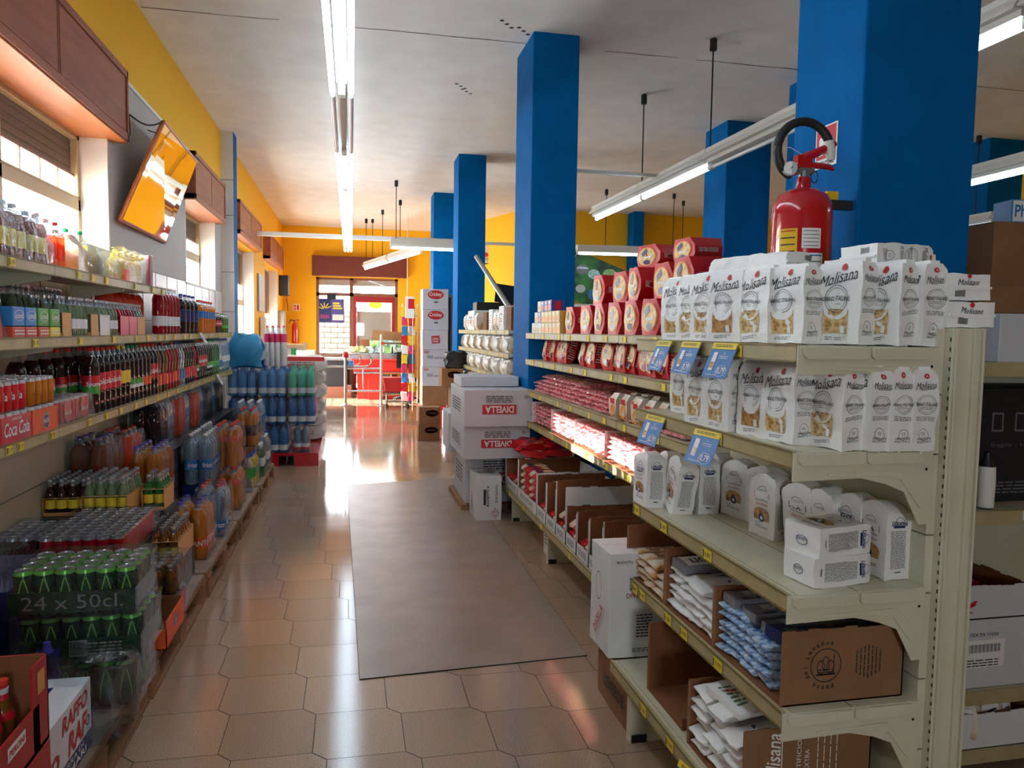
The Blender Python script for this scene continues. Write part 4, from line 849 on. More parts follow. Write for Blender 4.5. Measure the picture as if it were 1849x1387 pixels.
Proto(carton(.375, .37, .2, (.0, .2, .19, .21), 'kraft', 'kraft_in')).at((1.115, 2.122, NZ[3]+.001), 0, 'brown carton on fourth shelf holding white packets under a navy-lettered pack', 'carton')
Proto(carton(.38, .37, .2, (.0, .2, .19, .2), 'kraft', 'kraft_in')).at((1.115, 2.5, NZ[3]+.001), 0, 'brown carton on fourth shelf furthest from the upright, with small orecchiette packs', 'carton')
BP = [Proto(spag(70+i, 'blue_crinkle', 'blue_pack', 'navy', .3, .07, .026)) for i in range(3)]
WP = [Proto(spag(80+i, 'paper', 'paper_side', 'navy', .28, .09, .03, 'pasta_pack')) for i in range(3)]
OP = [Proto(spag(90+i, 'bag_beige', 'kraft', 'lab_brown', .2, .08, .026, 'pasta_pack')) for i in range(2)]
pile(BP, 1.122, 1.745, 2.105, NZ[3]+.006, .072, .026, 6, 'blue spaghetti packet in the ship-print carton, %s layer, %s column from its far side', 'blue spaghetti packets', jit=.005, rnd=2, prof=lambda t: 6 if t < .3 else 5 if t < .8 else 4)
pile(WP, 1.122, 2.13, 2.49, NZ[3]+.006, .09, .03, 5, 'white pasta packet in the middle carton, %s layer, %s column from its far side', 'white packets in the middle carton', 'pasta pack', rnd=4, prof=lambda t: 5 if t < .6 else 4)
pile(OP, 1.122, 2.51, 2.87, NZ[3]+.006, .088, .027, 4, 'beige orecchiette packet in the furthest brown carton, %s layer, %s column', 'orecchiette packets', 'pasta pack', rnd=6, prof=lambda t: 4 if t < .6 else 3)
mb = MB(); mb.grid_box(0, .29, -.05, .05, 0, .03, (8, 3, 1), 'grey_pack'); mb.quad((.02, -.045, .03), (.25, 0, 0), (0, .09, 0), 'paper_side', .001, (4, 2)); mb.text('LIGUORI', (.12, 0, .03), X_, Y_, .045, 'ink', .15, .1, .03, off=.004); mb.warp(crumple(.005, 18, 3))
tag(mb.build('pasta_pack', None, (1.125, 2.41, NZ[3]+.158)), 'grey and white pasta packet with dark lettering topping the middle carton', 'pasta pack')
for i in range(3):
    mb = MB(); mb.grid_box(0, .29, -.04, .04, 0, .028, (8, 3, 1), 'grey_pack'); mb.quad((.03, -.036, .028), (.24, 0, 0), (0, .014, 0), 'navy', .001, (4, 1)); mb.lines((.15, .008, .028), X_, Y_, .2, .035, 4, 'white', i, .002); mb.warp(crumple(.005, 20, i+9))
    tag(mb.build('spaghetti_pack', None, (1.135+.012*i, 2.06-i*.09, NZ[3]+.16-.012*i)), 'glossy grey-blue packet lying lengthwise on the blue ones, %s from the white carton' % ORD[i], 'spaghetti pack')
mb = MB(); mb.grid_box(0, .11, -.045, .045, 0, .03, (4, 3, 1), 'navy'); mb.text('LEVANTE', (.055, 0, .03), X_, Y_, .01, 'white', .07, off=.002); mb.lines((.055, -.02, .03), X_, Y_, .07, .02, 3, 'white', 4, .002); mb.warp(crumple(.004, 20, 2))
tag(mb.build('spaghetti_pack', None, (1.15, 1.82, NZ[3]+.145), (.0, .15, .3)), 'dark blue packet corner on top beside the kraft carton edge', 'spaghetti pack')
# rolled blue pack behind the ship-print carton
mb = MB(); mb.tube([(0, 0, 0), (0, .02, 0), (0, .28, 0)], [.032, .04, .04], 'lab_navy', 14); mb.disc((0, 0, 0), X_, Z_, .033, .033, 'white', 18, .001); mb.disc((0, 0, 0), X_, Z_, .014, .014, 'ink', 14, .002, .7)
for q in range(2):
    o = mb.build('round_tin', None, (1.487, 1.79, NZ[3]+.045+.082*q)) if q == 0 else dup(o); o.location = (1.472, 1.79, NZ[3]+.045+.082*q)
    tag(o, 'blue cylindrical pack with pale end lying behind the ship-print carton, '+('lower', 'upper')[q]+' one', 'pack')
# base shelf of near unit
def molprint(mb, w, d, h):
    mb.text(LOGO, (.09, 0, .125), Z_, -X_, .045, 'white', .17, .3, .01); mb.quad((.118, 0, .05), (0, 0, .15), (-.003, 0, 0), 'white', .001)
    mb.text('PASTIFICIO', (.17, 0, .125), Z_, -X_, .014, 'white', .12); mb.text('EXTRA', (.195, 0, .125), Z_, -X_, .014, 'white', .06)
    for q in range(4): mb.lines((.23+q*.02, 0, .125), Z_, -X_, .14, .006, 1, 'white', q)
Proto(carton(.35, .4, .23, (.0, .22, .225, .21), 'kraft', 'kraft_in', prints=molprint)).at((1.06, 1.815, NB+.001), 0, 'large kraft carton with white script lettering, full of white packets, base shelf', 'carton')
Proto(carton(.3, .36, .26, (.0, .23, .04, .25), 'kraft', 'kraft_in')).at((1.075, 2.235, NB+.001), 0, 'nearly empty kraft carton with cut sides on base shelf', 'carton')
pile(WP, 1.065, 1.83, 2.15, NB+.006, .1, .033, 6, 'creased white packet in the script-lettered carton, %s layer, %s column', 'white packets in the script carton', 'pasta pack', jit=.012, rnd=8, prof=lambda t: 6 if t < .5 else 5, tilt=.1)
mb = MB(); mb.grid_box(0, .2, -.09, .09, 0, .02, (6, 5, 1), 'paper'); mb.lines((.1, 0, .02), X_, Y_, .15, .12, 6, 'green_glass', 1, .002); mb.disc((.05, .03, .02), X_, Y_, .02, .008, 'red_ink', 12, .003, .6); mb.warp(crumple(.01, 12, 3))
tag(mb.build('pasta_pack', None, (1.09, 2.0, NB+.205), (0, -.05, .1)), 'crumpled white pack with faint green print topping the base carton', 'pasta pack')
# tall white box at the step, kraft box on the floor
def closed_box(w, d, h, m='box_white', prints=None, name='cardboard_box', tape=True):
    def fn():
        r = root(name); mb = MB(); mb.grid_box(0, d, 0, w, 0, h, (4, 4, 3), m, False); mb.warp(crumple(.004, 5, int(w*100))); mb.build('box_body', r, bevel=.002)
        mb = MB(); mb.quad((0, w/2-.001, h), (d, 0, 0), (0, .002, 0), 'kraft_edge', .005)
        if prints: prints(mb, w, d, h)
        mb.build('box_print', r); return r
    return fn
def tallp(mb, w, d, h):
    mb.text('DIVELLA', (-.006, w*.5, h*.3), Vector((0, -.55, .8)), Vector((0, .8, .55)), .035, 'red_ink', .16, 0, .02); mb.disc((-.006, w*.5, h*.62), -Y_, Z_, .035, .06, 'ink', 18, .001, .93)
    mb.text('PRODOTTO', (.06, -.005, h*.92), X_, Z_, .012, 'ink', .07); mb.lines((.15, -.005, h*.3), X_, Z_, .07, .1, 8, 'ink', 3); mb.lines((.15, -.005, h*.07), X_, Z_, .1, .02, 3, 'ink', 4)
    mb.text('DIVELLA', (.12, -.005, h*.6), X_, Z_, .02, 'red_ink', .1)
Proto(closed_box(.235, .3, .43, 'box_white2', tallp)).at((1.015, 2.80, NB+.002), math.radians(0), 'tall white printed carton standing at the step in the shelf line', 'carton')
def verde(mb, w, d, h): mb.text('LEVERDE', (-.005, w*.45, h*.45), -Y_, Z_, .055, 'ink', .23, 0, .02)
Proto(closed_box(.38, .3, .22, 'kraft', verde)).at((1.05, 2.64, .001), 0, 'kraft box with large black lettering on the floor under the base shelf', 'carton')
def undr(mb, w, d, h): mb.lines((-.005, w*.5, h*.5), -Y_, Z_, w*.5, h*.4, 4, 'ink', 2)
Proto(closed_box(.26, .3, .24, 'box_white2', undr)).at((1.33, 4.80, .001), 0, 'white box pushed under the base shelf beside a gondola foot', 'carton')
Proto(closed_box(.3, .3, .22, 'kraft', undr)).at((1.36, 5.15, .001), 0, 'kraft box pushed under the base shelf behind the white one', 'carton')

# ------------------------------------------------------------------ Divella cartons in front of the pillar
def divf(up=True, part=False):
    def f(mb, w, d, h):
        # camera-facing side y=0, lettering upside down
        mb.quad((d*.26, -.004, h*.34), (d*.5, 0, 0), (0, 0, h*.26), 'red_ink', .001)
        mb.text('DIVELLA', (d*.51, -.004, h*.47), -X_, -Z_, h*.19, 'white', d*.42, 0, .03, off=.003)
        mb.lines((d*.51, -.004, h*.74), X_, Z_, d*.4, h*.2, 4, 'ink', 2); mb.lines((d*.9, -.004, h*.8), X_, Z_, .03, .03, 3, 'ink', 5); mb.lines((-.004, w*.5, h*.5), -Y_, Z_, w*.6, h*.4, 5, 'ink', 5)
    return f
Proto(closed_box(.85, .57, .30, 'box_white', divf())).at((.895, 6.0, .775), 0, 'large white carton with upside-down red brand panel, topmost of the stack', 'carton', 'white cartons in front of the pillar')
Proto(closed_box(.85, .56, .27, 'box_white', divf())).at((.90, 6.05, .50), 0, 'large white carton under the topmost one, half hidden by the small trays', 'carton', 'white cartons in front of the pillar')
Proto(closed_box(.7, .5, .44, 'box_white', divf())).at((.97, 6.4, .055), 0, 'white carton at the bottom of the stack on a low pallet', 'carton', 'white cartons in front of the pillar')
Proto(closed_box(.5, .5, .08, 'box_white', None)).at((.92, 6.35, 1.08), 0, 'flat pale carton lying on top of the white stack', 'carton')
mb = MB(); mb.box(.93, 1.5, 6.35, 7.2, 0, .05, 'pallet'); tag(mb.build('pallet_base'), 'thin wooden board under the white carton stack', 'board')
def smallp(mb, w, d, h):
    mb.text('DIVELLA', (-.005, w*.55, h*.35), Z_, Y_, .05, 'red_ink', .17, 0, .03); mb.text('ACHETTI X', (d*.45, -.005, h*.55), Z_, -X_, .02, 'ink', .18, 0, .02); mb.quad((d*.28, -.005, h*.35), (.02, 0, 0), (0, 0, .13), 'ink', .001)
    mb.text('KG', (d*.75, -.005, h*.2), X_, Z_, .02, 'red_ink', off=.002); mb.text('10', (d*.75, -.005, h*.12), X_, Z_, .02, 'red_ink', off=.002); mb.disc((d*.75, -.005, h*.16), X_, Z_, .035, .045, 'red_ink', 4, .001, .9); mb.lines((d*.8, -.005, h*.6), Z_, -X_, .15, .02, 2, 'ink', 2)
    mb.lines((d*.5, w*.4, h), X_, Y_, d*.7, w*.3, 5, 'ink', 2, .006)
Proto(closed_box(.36, .21, .37, 'box_white2', smallp)).at((1.0, 5.98, .001), 0, 'small white upright carton with barcode standing alone on the tiles', 'carton')
Proto(closed_box(.5, .14, .36, 'box_white', None)).at((.9, 7.0, .42), 0, 'white carton tucked behind the stack on the aisle side', 'carton')

# ------------------------------------------------------------------ second gondola goods
BG = [Proto(pillow(.13, .09, .17, m_, 100+i, lambda mb, w, d, h: (mb.quad((-d/2, w*.4, h*.62), (0, -w*.8, 0), (0, 0, h*.25), 'paper', .002), mb.disc((-d/2, 0, h*.7), -Y_, Z_, w*.25, h*.08, 'red_ink' if i % 2 else 'ink', 12, .003, .5)), 'pasta_bag', .007)) for i, m_ in enumerate(('bag_beige', 'bag_beige', 'paper'))]
for s_i, z in enumerate(SZ[1:3]):
    for i in range(19):
        y = 10.0-i*.168
        BG[(i*7+s_i) % 3].at((1.49+.01*(i % 3), y, z+.002), (0, .1, .25*(i % 3-1)), 'beige see-through pasta bag behind the pillar, %s shelf, %s from the far end' % (('second', 'third')[s_i], nth(i)), 'pasta bag', 'beige bags beyond the pillar, shelf '+('two', 'three')[s_i], (1.1, 1.25, 1+.08*(i*5 % 3-1)))
for i in range(12):
    BG[i % 3].at((1.5, 10.0-i*.27, SZ[3]+.002), (0, .1, .2), 'beige pasta bag on the low fourth shelf behind the pillar, %s from the far end' % nth(i), 'pasta bag', 'beige bags beyond the pillar, low shelf')
for i in range(9):
    yy = 9.8-i*.22
    BG[i % 3].at((1.5, yy if i < 5 else 7.9-(i-5)*.2, SZ[0]+.002), 0, 'bag among the boxes on the top shelf behind the pillar, %s from the far end' % nth(i), 'pasta bag', 'bags on the top shelf beyond the pillar', (1, 1.3, 1.2))
for i, (y, w_, m_, h_) in enumerate(((9.3, .5, 'box_white2', .24), (8.3, .22, 'kraft_in', .2), (7.95, .22, 'box_white2', .22), (7.35, .25, 'box_white2', .24), (7.0, .22, 'kraft_in', .22))):
    Proto(closed_box(w_, .3, h_, m_, undr)).at((1.46, y-w_/2, SZ[0]+.002), 0, 'printed carton on top of the shelf behind the pillar, %s from the far end' % ORD[i], 'carton')
Proto(closed_box(.3, .36, .1, 'black', None)).at((1.5, 9.1, SZ[0]+.245), 0, 'small black case on the cartons by the far pillar', 'case')
# base of second gondola: cut cartons
for i in range(6):
    a = 6.95+i*.42
    Proto(carton(.40, .45, .3, (.1, .25, .27, .28), 'box_white2', 'kraft_in')).at((FBX+.02, a, FB+.001), 0, 'cut white carton on the base shelf past the white stack, %s from the stack' % ORD[i], 'carton', 'cut cartons past the white stack')
    BG[i % 3].at((FBX+.12, a+.13, FB+.006), 0, 'pasta bag in the %s cut carton past the white stack' % ORD[i], 'pasta bag', 'bags in the cut cartons', (1.5, 1.6, 1.3))
mb = MB(); mb.tube([(1.55, 9.5, 2.5), (1.9, 8.35, 1.6)], .03, 'grey_metal', 8); tag(mb.build('pole'), 'long dark pole leaning against the yellow wall behind the shelves', 'pole')

# ------------------------------------------------------------------ right end bay goods
def rb(x, y, z, w_, d_, h_, m_, label, pr=None, rot=0):
    def fn():
        r = root('cardboard_box'); mb = MB(); mb.box(0, w_, 0, d_, 0, h_, m_); mb.build('box_body', r, bevel=.003)
        if pr: mb = MB(); pr(mb, w_, d_, h_); mb.build('box_print', r)
        return r
    return Proto(fn).at((x, y, z), rot, label, 'carton')
z = RZ[0]+.002
rb(2.2, 2.2, z, .27, .36, .17, 'box_white', 'low grey-white carton on the top right shelf beside the upright')
rb(2.22, 2.3, z+.175, .28, .3, .10, 'kraft', 'flat kraft carton on the low grey one, top right shelf')
rb(2.30, 2.35, z+.172, .5, .24, .34, 'kraft', 'tall open kraft carton at the top right edge, under the blue-lettered box')
rb(2.48, 2.2, z, .26, .3, .16, 'box_white', 'grey-white carton at the right edge of the photograph, top shelf')
def phr(mb, w, d, h): mb.text('Pharm', (w*.45, -.001, h*.5), X_, Z_, h*.55, 'lab_blue', w*.75, 0, .02); mb.quad((w*.03, -.001, h*.05), (w*.9, 0, 0), (0, 0, h*.9), 'white', .0002)
rb(2.40, 2.38, z+.515, .16, .1, .085, 'carton_blue', 'small box with blue lettering perched on the open kraft carton', phr, -.15)
z = RZ[1]+.002
def darkp(mb, w, d, h):
    for q in range(4): mb.quad((.06+q*.1, 0, h*.62), (.05, 0, 0), (0, 0, .07), 'grey_ink', .0006); mb.quad((.067+q*.1, 0, h*.62+.007), (.036, 0, 0), (0, 0, .056), 'dark_box', .0012)
    mb.text('fragile - handle with care', (.25, 0, h*.5), X_, Z_, .02, 'grey_ink', .38); mb.lines((.2, 0, h*.12), X_, Z_, .25, .05, 4, 'grey_ink', 3); mb.quad((.3, 0, h*.26), (.14, 0, 0), (0, 0, .05), 'grey_ink', .0006)
rb(2.23, 2.3, z, .7, .28, .42, 'dark_box', 'very large black carton with grey handling symbols on the right shelf', darkp)
mb = MB(); mb.lathe([(.0, 0), (.028, .005), (.03, .1), (.028, .15), (.012, .18), (.012, .2)], ['black', 'white', 'white', 'black', 'black'], 14); tag(mb.build('bottle', None, (2.2, 2.22, z)), 'small white and black bottle at the edge beside the black carton', 'bottle')
z = RZ[2]+.002
def lab3(mb, w, d, h):
    mb.quad((.05, 0, h*.3), (.17, 0, 0), (0, 0, .1), 'white', .0006)
    for q in range(24): mb.quad((.07+q*.0055, 0, h*.52), (.0015+.002*(q*7 % 3)/2, 0, 0), (0, 0, .03), 'ink', .0012)
    mb.text('TEX TA 11050', (.13, 0, h*.78), X_, Z_, .012, 'ink', .12); mb.lines((.13, 0, h*.36), X_, Z_, .14, .03, 3, 'ink', 2, .0012)
rb(2.07, 2.19, z, .32, .3, .25, 'box_white', 'white carton with barcode label on the lower right shelf', lab3)
rb(2.4, 2.19, z, .3, .3, .25, 'box_white', 'white carton cropped by the right edge, lower right shelf')
def pinkp(mb, w, d, h): mb.lines((w*.3, 0, h*.2), X_, Z_, .1, .04, 4, 'grey_ink', 3)
Proto(carton(.3, .3, .12, (.12, .2, .12, .12), 'box_white', 'kraft_in')).at((2.38, 2.19, z+.252), PI/2, 'open white tray of red packs above the barcode carton', 'carton')
for i in range(3): RS[i % 2].at((2.2, 2.26+.08*i, z+.27+.03*i), .2+.3*i, 'red vacuum pack in the open white tray on the right, %s from the front' % ORD[i], 'pack', 'red packs in the tray on the right', (1, 1.4, 1))
Proto(carton(.35, .3, .13, (.13, .13, .13, .2), 'box_white2', 'kraft_in')).at((2.42, 2.17, .093), PI/2, 'lowest right open carton with beige cellophane bags', 'carton')
for i in range(4): BG[i % 2].at((2.13+.07*i, 2.25+.03*(i % 2), .1), (0, 0, .4*i+.9), 'cellophane snack bag in the lowest right carton, %s from the upright' % ORD[i], 'snack bag', 'snack bags in the lowest right carton')
mb = MB(); mb.lathe([(0, 0), (.09, .0), (.09, .03), (.03, .03), (.03, .031)], 'lab_blue', 20); mb.disc((0, 0, .03), X_, Y_, .06, .06, 'orange_pack', 20, .002, .5)
tag(mb.build('round_pack', None, (2.52, 2.25, .24), (.9, 0, 0)), 'blue round-window pack at the bottom right corner', 'pack')

# ------------------------------------------------------------------ extinguisher and its sign on the near pillar
ex = root('fire_extinguisher', (1.483, 2.30, 1.552))
mb = MB(); mb.lathe([(.08, 0), (.088, .005), (.0925, .02), (.0925, .40), (.09, .435), (.076, .468), (.05, .486), (.024, .492), (.022, .52), (.018, .53)], 'red_paint', 36); mb.build('cylinder', ex)
mb = MB()
def cyl_quad(a0, a1, z0, z1, m, rr=.0935, n=8):
    v = []; 
    for i in range(n+1):
        a = math.radians(a0+(a1-a0)*i/n); v += [(rr*math.cos(a), rr*math.sin(a), z0), (rr*math.cos(a), rr*math.sin(a), z1)]
    mb.add(v, [(2*i, 2*i+2, 2*i+3, 2*i+1) for i in range(n)], m)
cyl_quad(195, 232, .06, .35, 'yellow_label'); cyl_quad(236, 282, .05, .27, 'white'); cyl_quad(240, 276, .285, .35, 'white')
for q in range(9): cyl_quad(239, 279, .26-q*.02, .264-q*.02, 'grey_ink' if q % 3 else 'lab_blue', .0942)
for q in range(5): cyl_quad(243, 273, .34-q*.012, .342-q*.012, 'ink', .0942)
for q in range(3): cyl_quad(243+q*12, 251+q*12, .12, .15, 'lab_blue', .0943)
for q in range(12): cyl_quad(199, 228, .34-q*.022, .344-q*.022, 'red_ink' if q % 4 == 0 else 'ink', .0942)
mb.build('cylinder_label', ex)
mb = MB(); mb.tube([(0, 0, .525), (0, 0, .55)], .017, 'grey_metal', 12); mb.box(-.04, .03, -.011, .011, .54, .562, 'grey_metal'); vb_ = mb.build('valve', ex)
mb = MB(); mb.tube([(-.035, 0, .553), (.04, 0, .572), (.085, -.005, .568), (.1, -.005, .56)], [.01, .011, .01, .006], 'red_paint', 8); mb.build('carry_handle', ex)
mb = MB(); mb.tube([(-.03, 0, .562), (-.005, -.0, .592), (.07, -.005, .628), (.10, -.008, .648)], [.011, .016, .014, .01], 'red_paint', 8); mb.box(-.03, .02, -.014, .014, .56, .6, 'red_paint'); mb.build('lever', ex)
mb = MB(); mb.tube([(-.055, -.02, .548), (-.07, -.035, .548)], .024, 'steel', 16); mb.build('pressure_gauge', ex)
mb = MB(); mb.disc((-.07, -.036, .548), X_*.9+Y_*-.3, Z_, .02, .02, 'white', 16, .002); mb.quad((-.071, -.039, .545), (.012, -.003, .01), (.001, 0, .003), 'ink', .001); mb.build('gauge_dial', ex)
mb = MB(); c0 = Vector((-.008, 0, .60)); pts = []
for q in range(19):
    a = math.radians(-125-(q/18)*218); pts.append((c0.x+.092*math.cos(a), -.01, c0.z+.012+.098*math.sin(a)))
pts = [(-.05, 0, .552)]+pts; mb.tube(pts, .0145, 'rubber', 12); mb.build('hose', ex)
e = Vector(pts[-1]); mb = MB(); mb.tube([e+Vector((-.004, 0, .012)), e+Vector((.004, 0, -.03)), e+Vector((.008, 0, -.05))], [.016, .016, .011], 'lamp_body', 12); mb.build('hose_coupling', ex)
mb = MB(); mb.tube([(.03+.012*math.cos(t_*.6), -.012, .53+.02*math.sin(t_*.6)) for t_ in range(11)], .0018, 'iron', 6); mb.build('safety_pin_ring', ex)
mb = MB(); mb.tube([(0, 0, .6), (-.05, 0, .625), (-.08, .03, .63)], .001, 'white', 5); mb.build('seal_wire', ex)
mb = MB(); mb.box(.08, .17, -.012, .012, .43, .46, 'iron'); mb.box(.085, .125, .0, .012, .43, .49, 'yellow_label'); mb.build('wall_bracket', ex)
ex.scale = (1.07, 1.0, 1.0); tag(ex, 'red fire extinguisher with curled black hose hung on the blue pillar', 'fire extinguisher')
sg = root('extinguisher_sign', (1.664, 2.447, 2.157)); sg.scale = (1, .73, .63); mb = MB(); mb.box(-.002, 0, -.085, .085, 0, .235, 'white'); mb.build('sign_board', sg)
mb = MB(); mb.quad((-.002, .077, .05), (0, -.154, 0), (0, 0, .177), 'red_ink', .0006)
mb.quad((-.002, .055, .07), (0, -.035, 0), (0, 0, .09), 'white', .001); mb.quad((-.002, .05, .16), (0, -.02, 0), (0, 0, .012), 'white', .001)
for q in range(3): mb.tube([(-.0035, -.01-.02*q+.008*math.sin(t_*1.2), .09+.012*t_) for t_ in range(7)], [.002, .005, .006, .006, .005, .004, .001], 'white', 6)
mb.text('ESTINTORE', (-.002, 0, .025), -Y_, Z_, .024, 'ink', .135, 0, .02); mb.build('sign_print', sg)
tag(sg, 'red and white ESTINTORE sign on the side of the blue pillar', 'sign')
# ================================================================== LEFT SHELVES
LX0, LX1 = -1.28, -1.575
def lshelf(parent, y0, y1, z, tags):
    # front faces +x
    mb = MB(); mb.box(LX1, LX0-.012, y0, y1, z-.03, z, 'cream'); sh = mb.build('shelf', parent)
    mb = MB(); mb.box(LX0-.012, LX0, y0+.002, y1-.002, z-.044, z+.004, 'rail'); mb.box(LX0, LX0+.003, y0+.002, y1-.002, z-.001, z+.005, 'rail_lip'); mb.box(LX0, LX0+.003, y0+.002, y1-.002, z-.045, z-.04, 'rail_lip'); mb.build('price_rail', sh)
    mb = MB(); mb.prism([(LX1, z-.03), (LX0-.02, z-.03), (LX0-.02, z-.06), (LX1+.05, z-.1), (LX1, z-.16)], 'y', y0+.004, y0+.01, 'cream'); mb.build('bracket', sh)
    for q in tags:
        yy, tx = q if isinstance(q, tuple) else (q, None); mb = MB(); mb.box(0, .0015, -.028, .028, -.017, .017, 'tag'); mb.quad((.002, -.026, -.012), (0, .008, 0), (0, 0, .024), 'ink', .0006)
        if tx: mb.text(tx, (.002, .004, 0), Y_, Z_, .018, 'ink', off=.0008)
        mb.build('price_tag', sh, (LX0+.003, yy, z-.02))
LB = [2.6, 3.69, 4.78, 5.87, 6.96, 8.05, 8.72]; LZ = [1.81, 1.495, 1.09]
names6 = ['nearest bay of the left wall shelving, behind the cola can trays', 'left wall shelving bay with the first tall cola bottles', 'left wall shelving bay where the uppermost shelf ends', 'left wall shelving bay under the hanging mirror side', 'left wall shelving bay before the last one', 'short last bay of left wall shelving next to the tiled column']
for i, (a, b) in enumerate(zip(LB, LB[1:])):
    u = root('shelving_unit', (0, 0, 0)); R_ = random.Random(i+40)
    for z0_, z1_ in ((.0, .3), (.305, .72), (.725, 1.09), (1.095, 1.45)):
        mb = MB(); mb.box(-1.595, -1.58, a+.003, b-.003, z0_, z1_, 'cream'); mb.build('back_panel', u)
    mb = MB(); mb.box(-1.598, -1.575, a-.015, a+.015, 0, 1.85 if i < 3 else 1.55, 'cream'); mb.build('upright', u)
    for k, z in enumerate(LZ):
        if k == 0 and i > 2: continue
        bb = min(b, 5.7) if k == 0 else b
        tg = {(0, 0): [(3.25, '1,05')], (1, 0): [3.98, 4.18, 4.4], (2, 0): [4.95, 5.35, 5.62], (0, 1): [(3.45, '1,10')], (0, 2): [(3.18, '1,19'), (3.28, '1,19'), (3.6, '1,19')], (1, 2): [(4.08, '1,50'), 4.35, 4.6], (1, 1): [3.98, 4.5]}.get((i, k), [a+(bb-a)*(q+.5+R_.uniform(-.2, .2))/4 for q in range(4)])
        lshelf(u, a, bb, z, tg)
    tag(u, names6[i], 'shelving')
for i, y in enumerate((6.9, 7.7)):
    mb = MB(); mb.box(-.001, .001, -.06, .06, -.08, .02, 'box_white'); mb.lines((.001, 0, -.03), Y_, Z_, .09, .05, 3, 'grey_ink', 2)
    tag(mb.build('price_card', None, (-1.262, y, LZ[1]-.01-(0 if i == 0 else .41)), (0, -.5, 0)), ('grey card tilted off the middle rail near the dark bottles', 'pale card tilted off the lower rail above the water packs')[i], 'price card')

# ------------------------------------------------------------------ bottles and cans
def prof_pet(r=.043, h=.32):
    return [(r*.8, 0), (r, .012), (r*.97, .05), (r, .09), (r*.96, .10), (r, .11), (r, .20*h/.32), (r*.96, .21*h/.32), (r, .225*h/.32), (r*.95, .245*h/.32), (r*.8, .265*h/.32), (r*.55, .283*h/.32), (r*.36, .297*h/.32), (r*.33, h)]
def bottle_mesh(liq, clear='clear', r=.043, h=.32, fill=.87, seg=12, contour=False):
    mb = MB(); P = prof_pet(r, h) if not contour else [(r*.8, 0), (r, .015), (r*.98, h*.2), (r*.8, h*.38), (r*.86, h*.5), (r, h*.62), (r*.9, h*.75), (r*.55, h*.87), (r*.33, h*.94), (r*.33, h)]
    ms = [liq if P[i+1][1] <= fill*h+.005 else clear for i in range(len(P)-1)]
    mb.lathe(P, ms, seg); return mb
def cap_mesh(m, r=.0155, h=.018, z=.318): return MB().lathe([(r, z-.008), (r, z+h-.01), (r*.8, z+h-.008)], m, 10)
def label_mesh(m, r, z0, z1, txt=None, tm='white', ts=.03, m2=None, face=0, seg=12):
    mb = MB(); R = r*1.015; mb.lathe([(R, z0), (R, z1)] if not m2 else [(R, z0), (R, z0+(z1-z0)*.4), (R, z1)], m if not m2 else [m2, m], seg)
    # drop end caps of the lathe: keep only side quads
    n_side = seg*(1 if not m2 else 2); mb.f = mb.f[:n_side]; mb.m = mb.m[:n_side]; mb.sm = mb.sm[:n_side]
    if txt:
        a0 = len(mb.v); mb.text(txt, (0, 0, (z0+z1)/2), X_, Y_, ts, tm, None, .1, .02, off=0)
        for i in range(a0, len(mb.v)):
            x, y, _ = mb.v[i]; a = face+x/R; mb.v[i] = ((R+.0012)*math.cos(a), (R+.0012)*math.sin(a), (z0+z1)/2+y)
    return mb
FACE = math.radians(-50)
def bottle(liq, cap, lab, z0=.11, z1=.19, txt=None, tm='white', m2=None, r=.043, h=.32, fill=.87, contour=False, clear='clear', ts=.03, name='soda_bottle'):
    def fn():
        o = bottle_mesh(liq, clear, r, h, fill, 12, contour).build(name)
        cap_mesh(cap, z=h-.002).build('bottle_cap', o); label_mesh(lab, r, z0, z1, txt, tm, ts, m2, FACE).build('bottle_label', o); return o
    return fn
GRP = 'bottles in a row on the lower left shelf'
PB = {'spuma': Proto(bottle('chinotto', 'cap_red', 'lab_red', .1, .19, 'Spuma', 'white', 'lab_green')), 'cola_r': Proto(bottle('cola', 'cap_red', 'lab_red', .11, .2, 'Cola', 'white')), 'lemon': Proto(bottle('cola', 'tag', 'lab_yellow', .12, .19)),
      'dark_g': Proto(bottle('cola', 'cap_green', 'lab_green', .08, .13, m2='lab_white')), 'dark_r': Proto(bottle('chinotto', 'cap_red', 'lab_orange', .08, .13)), 'redb': Proto(bottle('rosso', 'cap_black', 'lab_red', .05, .12, contour=True)),
      'amber': Proto(bottle('amber', 'cap_red', 'lab_orange', .05, .12, contour=True)), 'colac': Proto(bottle('cola', 'cap_black', 'lab_red', .05, .13, contour=True)), 'bluec': Proto(bottle('water', 'cap_blue', 'lab_blue', .05, .12, contour=True)),
      'pepsi': Proto(bottle('cola', 'cap_blue', 'lab_navy', .1, .2, contour=False)), 'green': Proto(bottle('green_glass', 'cap_green', 'lab_green', .08, .13)), 'water': Proto(bottle('water', 'cap_blue', 'lab_white', .1, .16)), 'orange': Proto(bottle('orange', 'cap_red', 'lab_blue', .15, .22)),
      'orange_r': Proto(bottle('orange_red', 'cap_red', 'lab_brown', .04, .1)), 'rosso': Proto(bottle('rosso', 'cap_white', 'lab_white', .06, .13, r=.04, h=.33))}
words = {'spuma': 'dark soda bottle with red-green label', 'cola_r': 'cola bottle with red label', 'lemon': 'cola bottle with yellow label', 'dark_g': 'dark soda bottle with green-white label', 'dark_r': 'brown soda bottle with orange label', 'redb': 'red soda bottle', 'amber': 'amber soda bottle', 'colac': 'waisted cola bottle', 'bluec': 'clear bottle with blue label', 'pepsi': 'dark cola bottle with navy label', 'green': 'green soda bottle', 'water': 'clear water bottle with white label', 'orange': 'orange soda bottle', 'orange_r': 'red-orange soda bottle', 'rosso': 'red syrup bottle with pink label'}
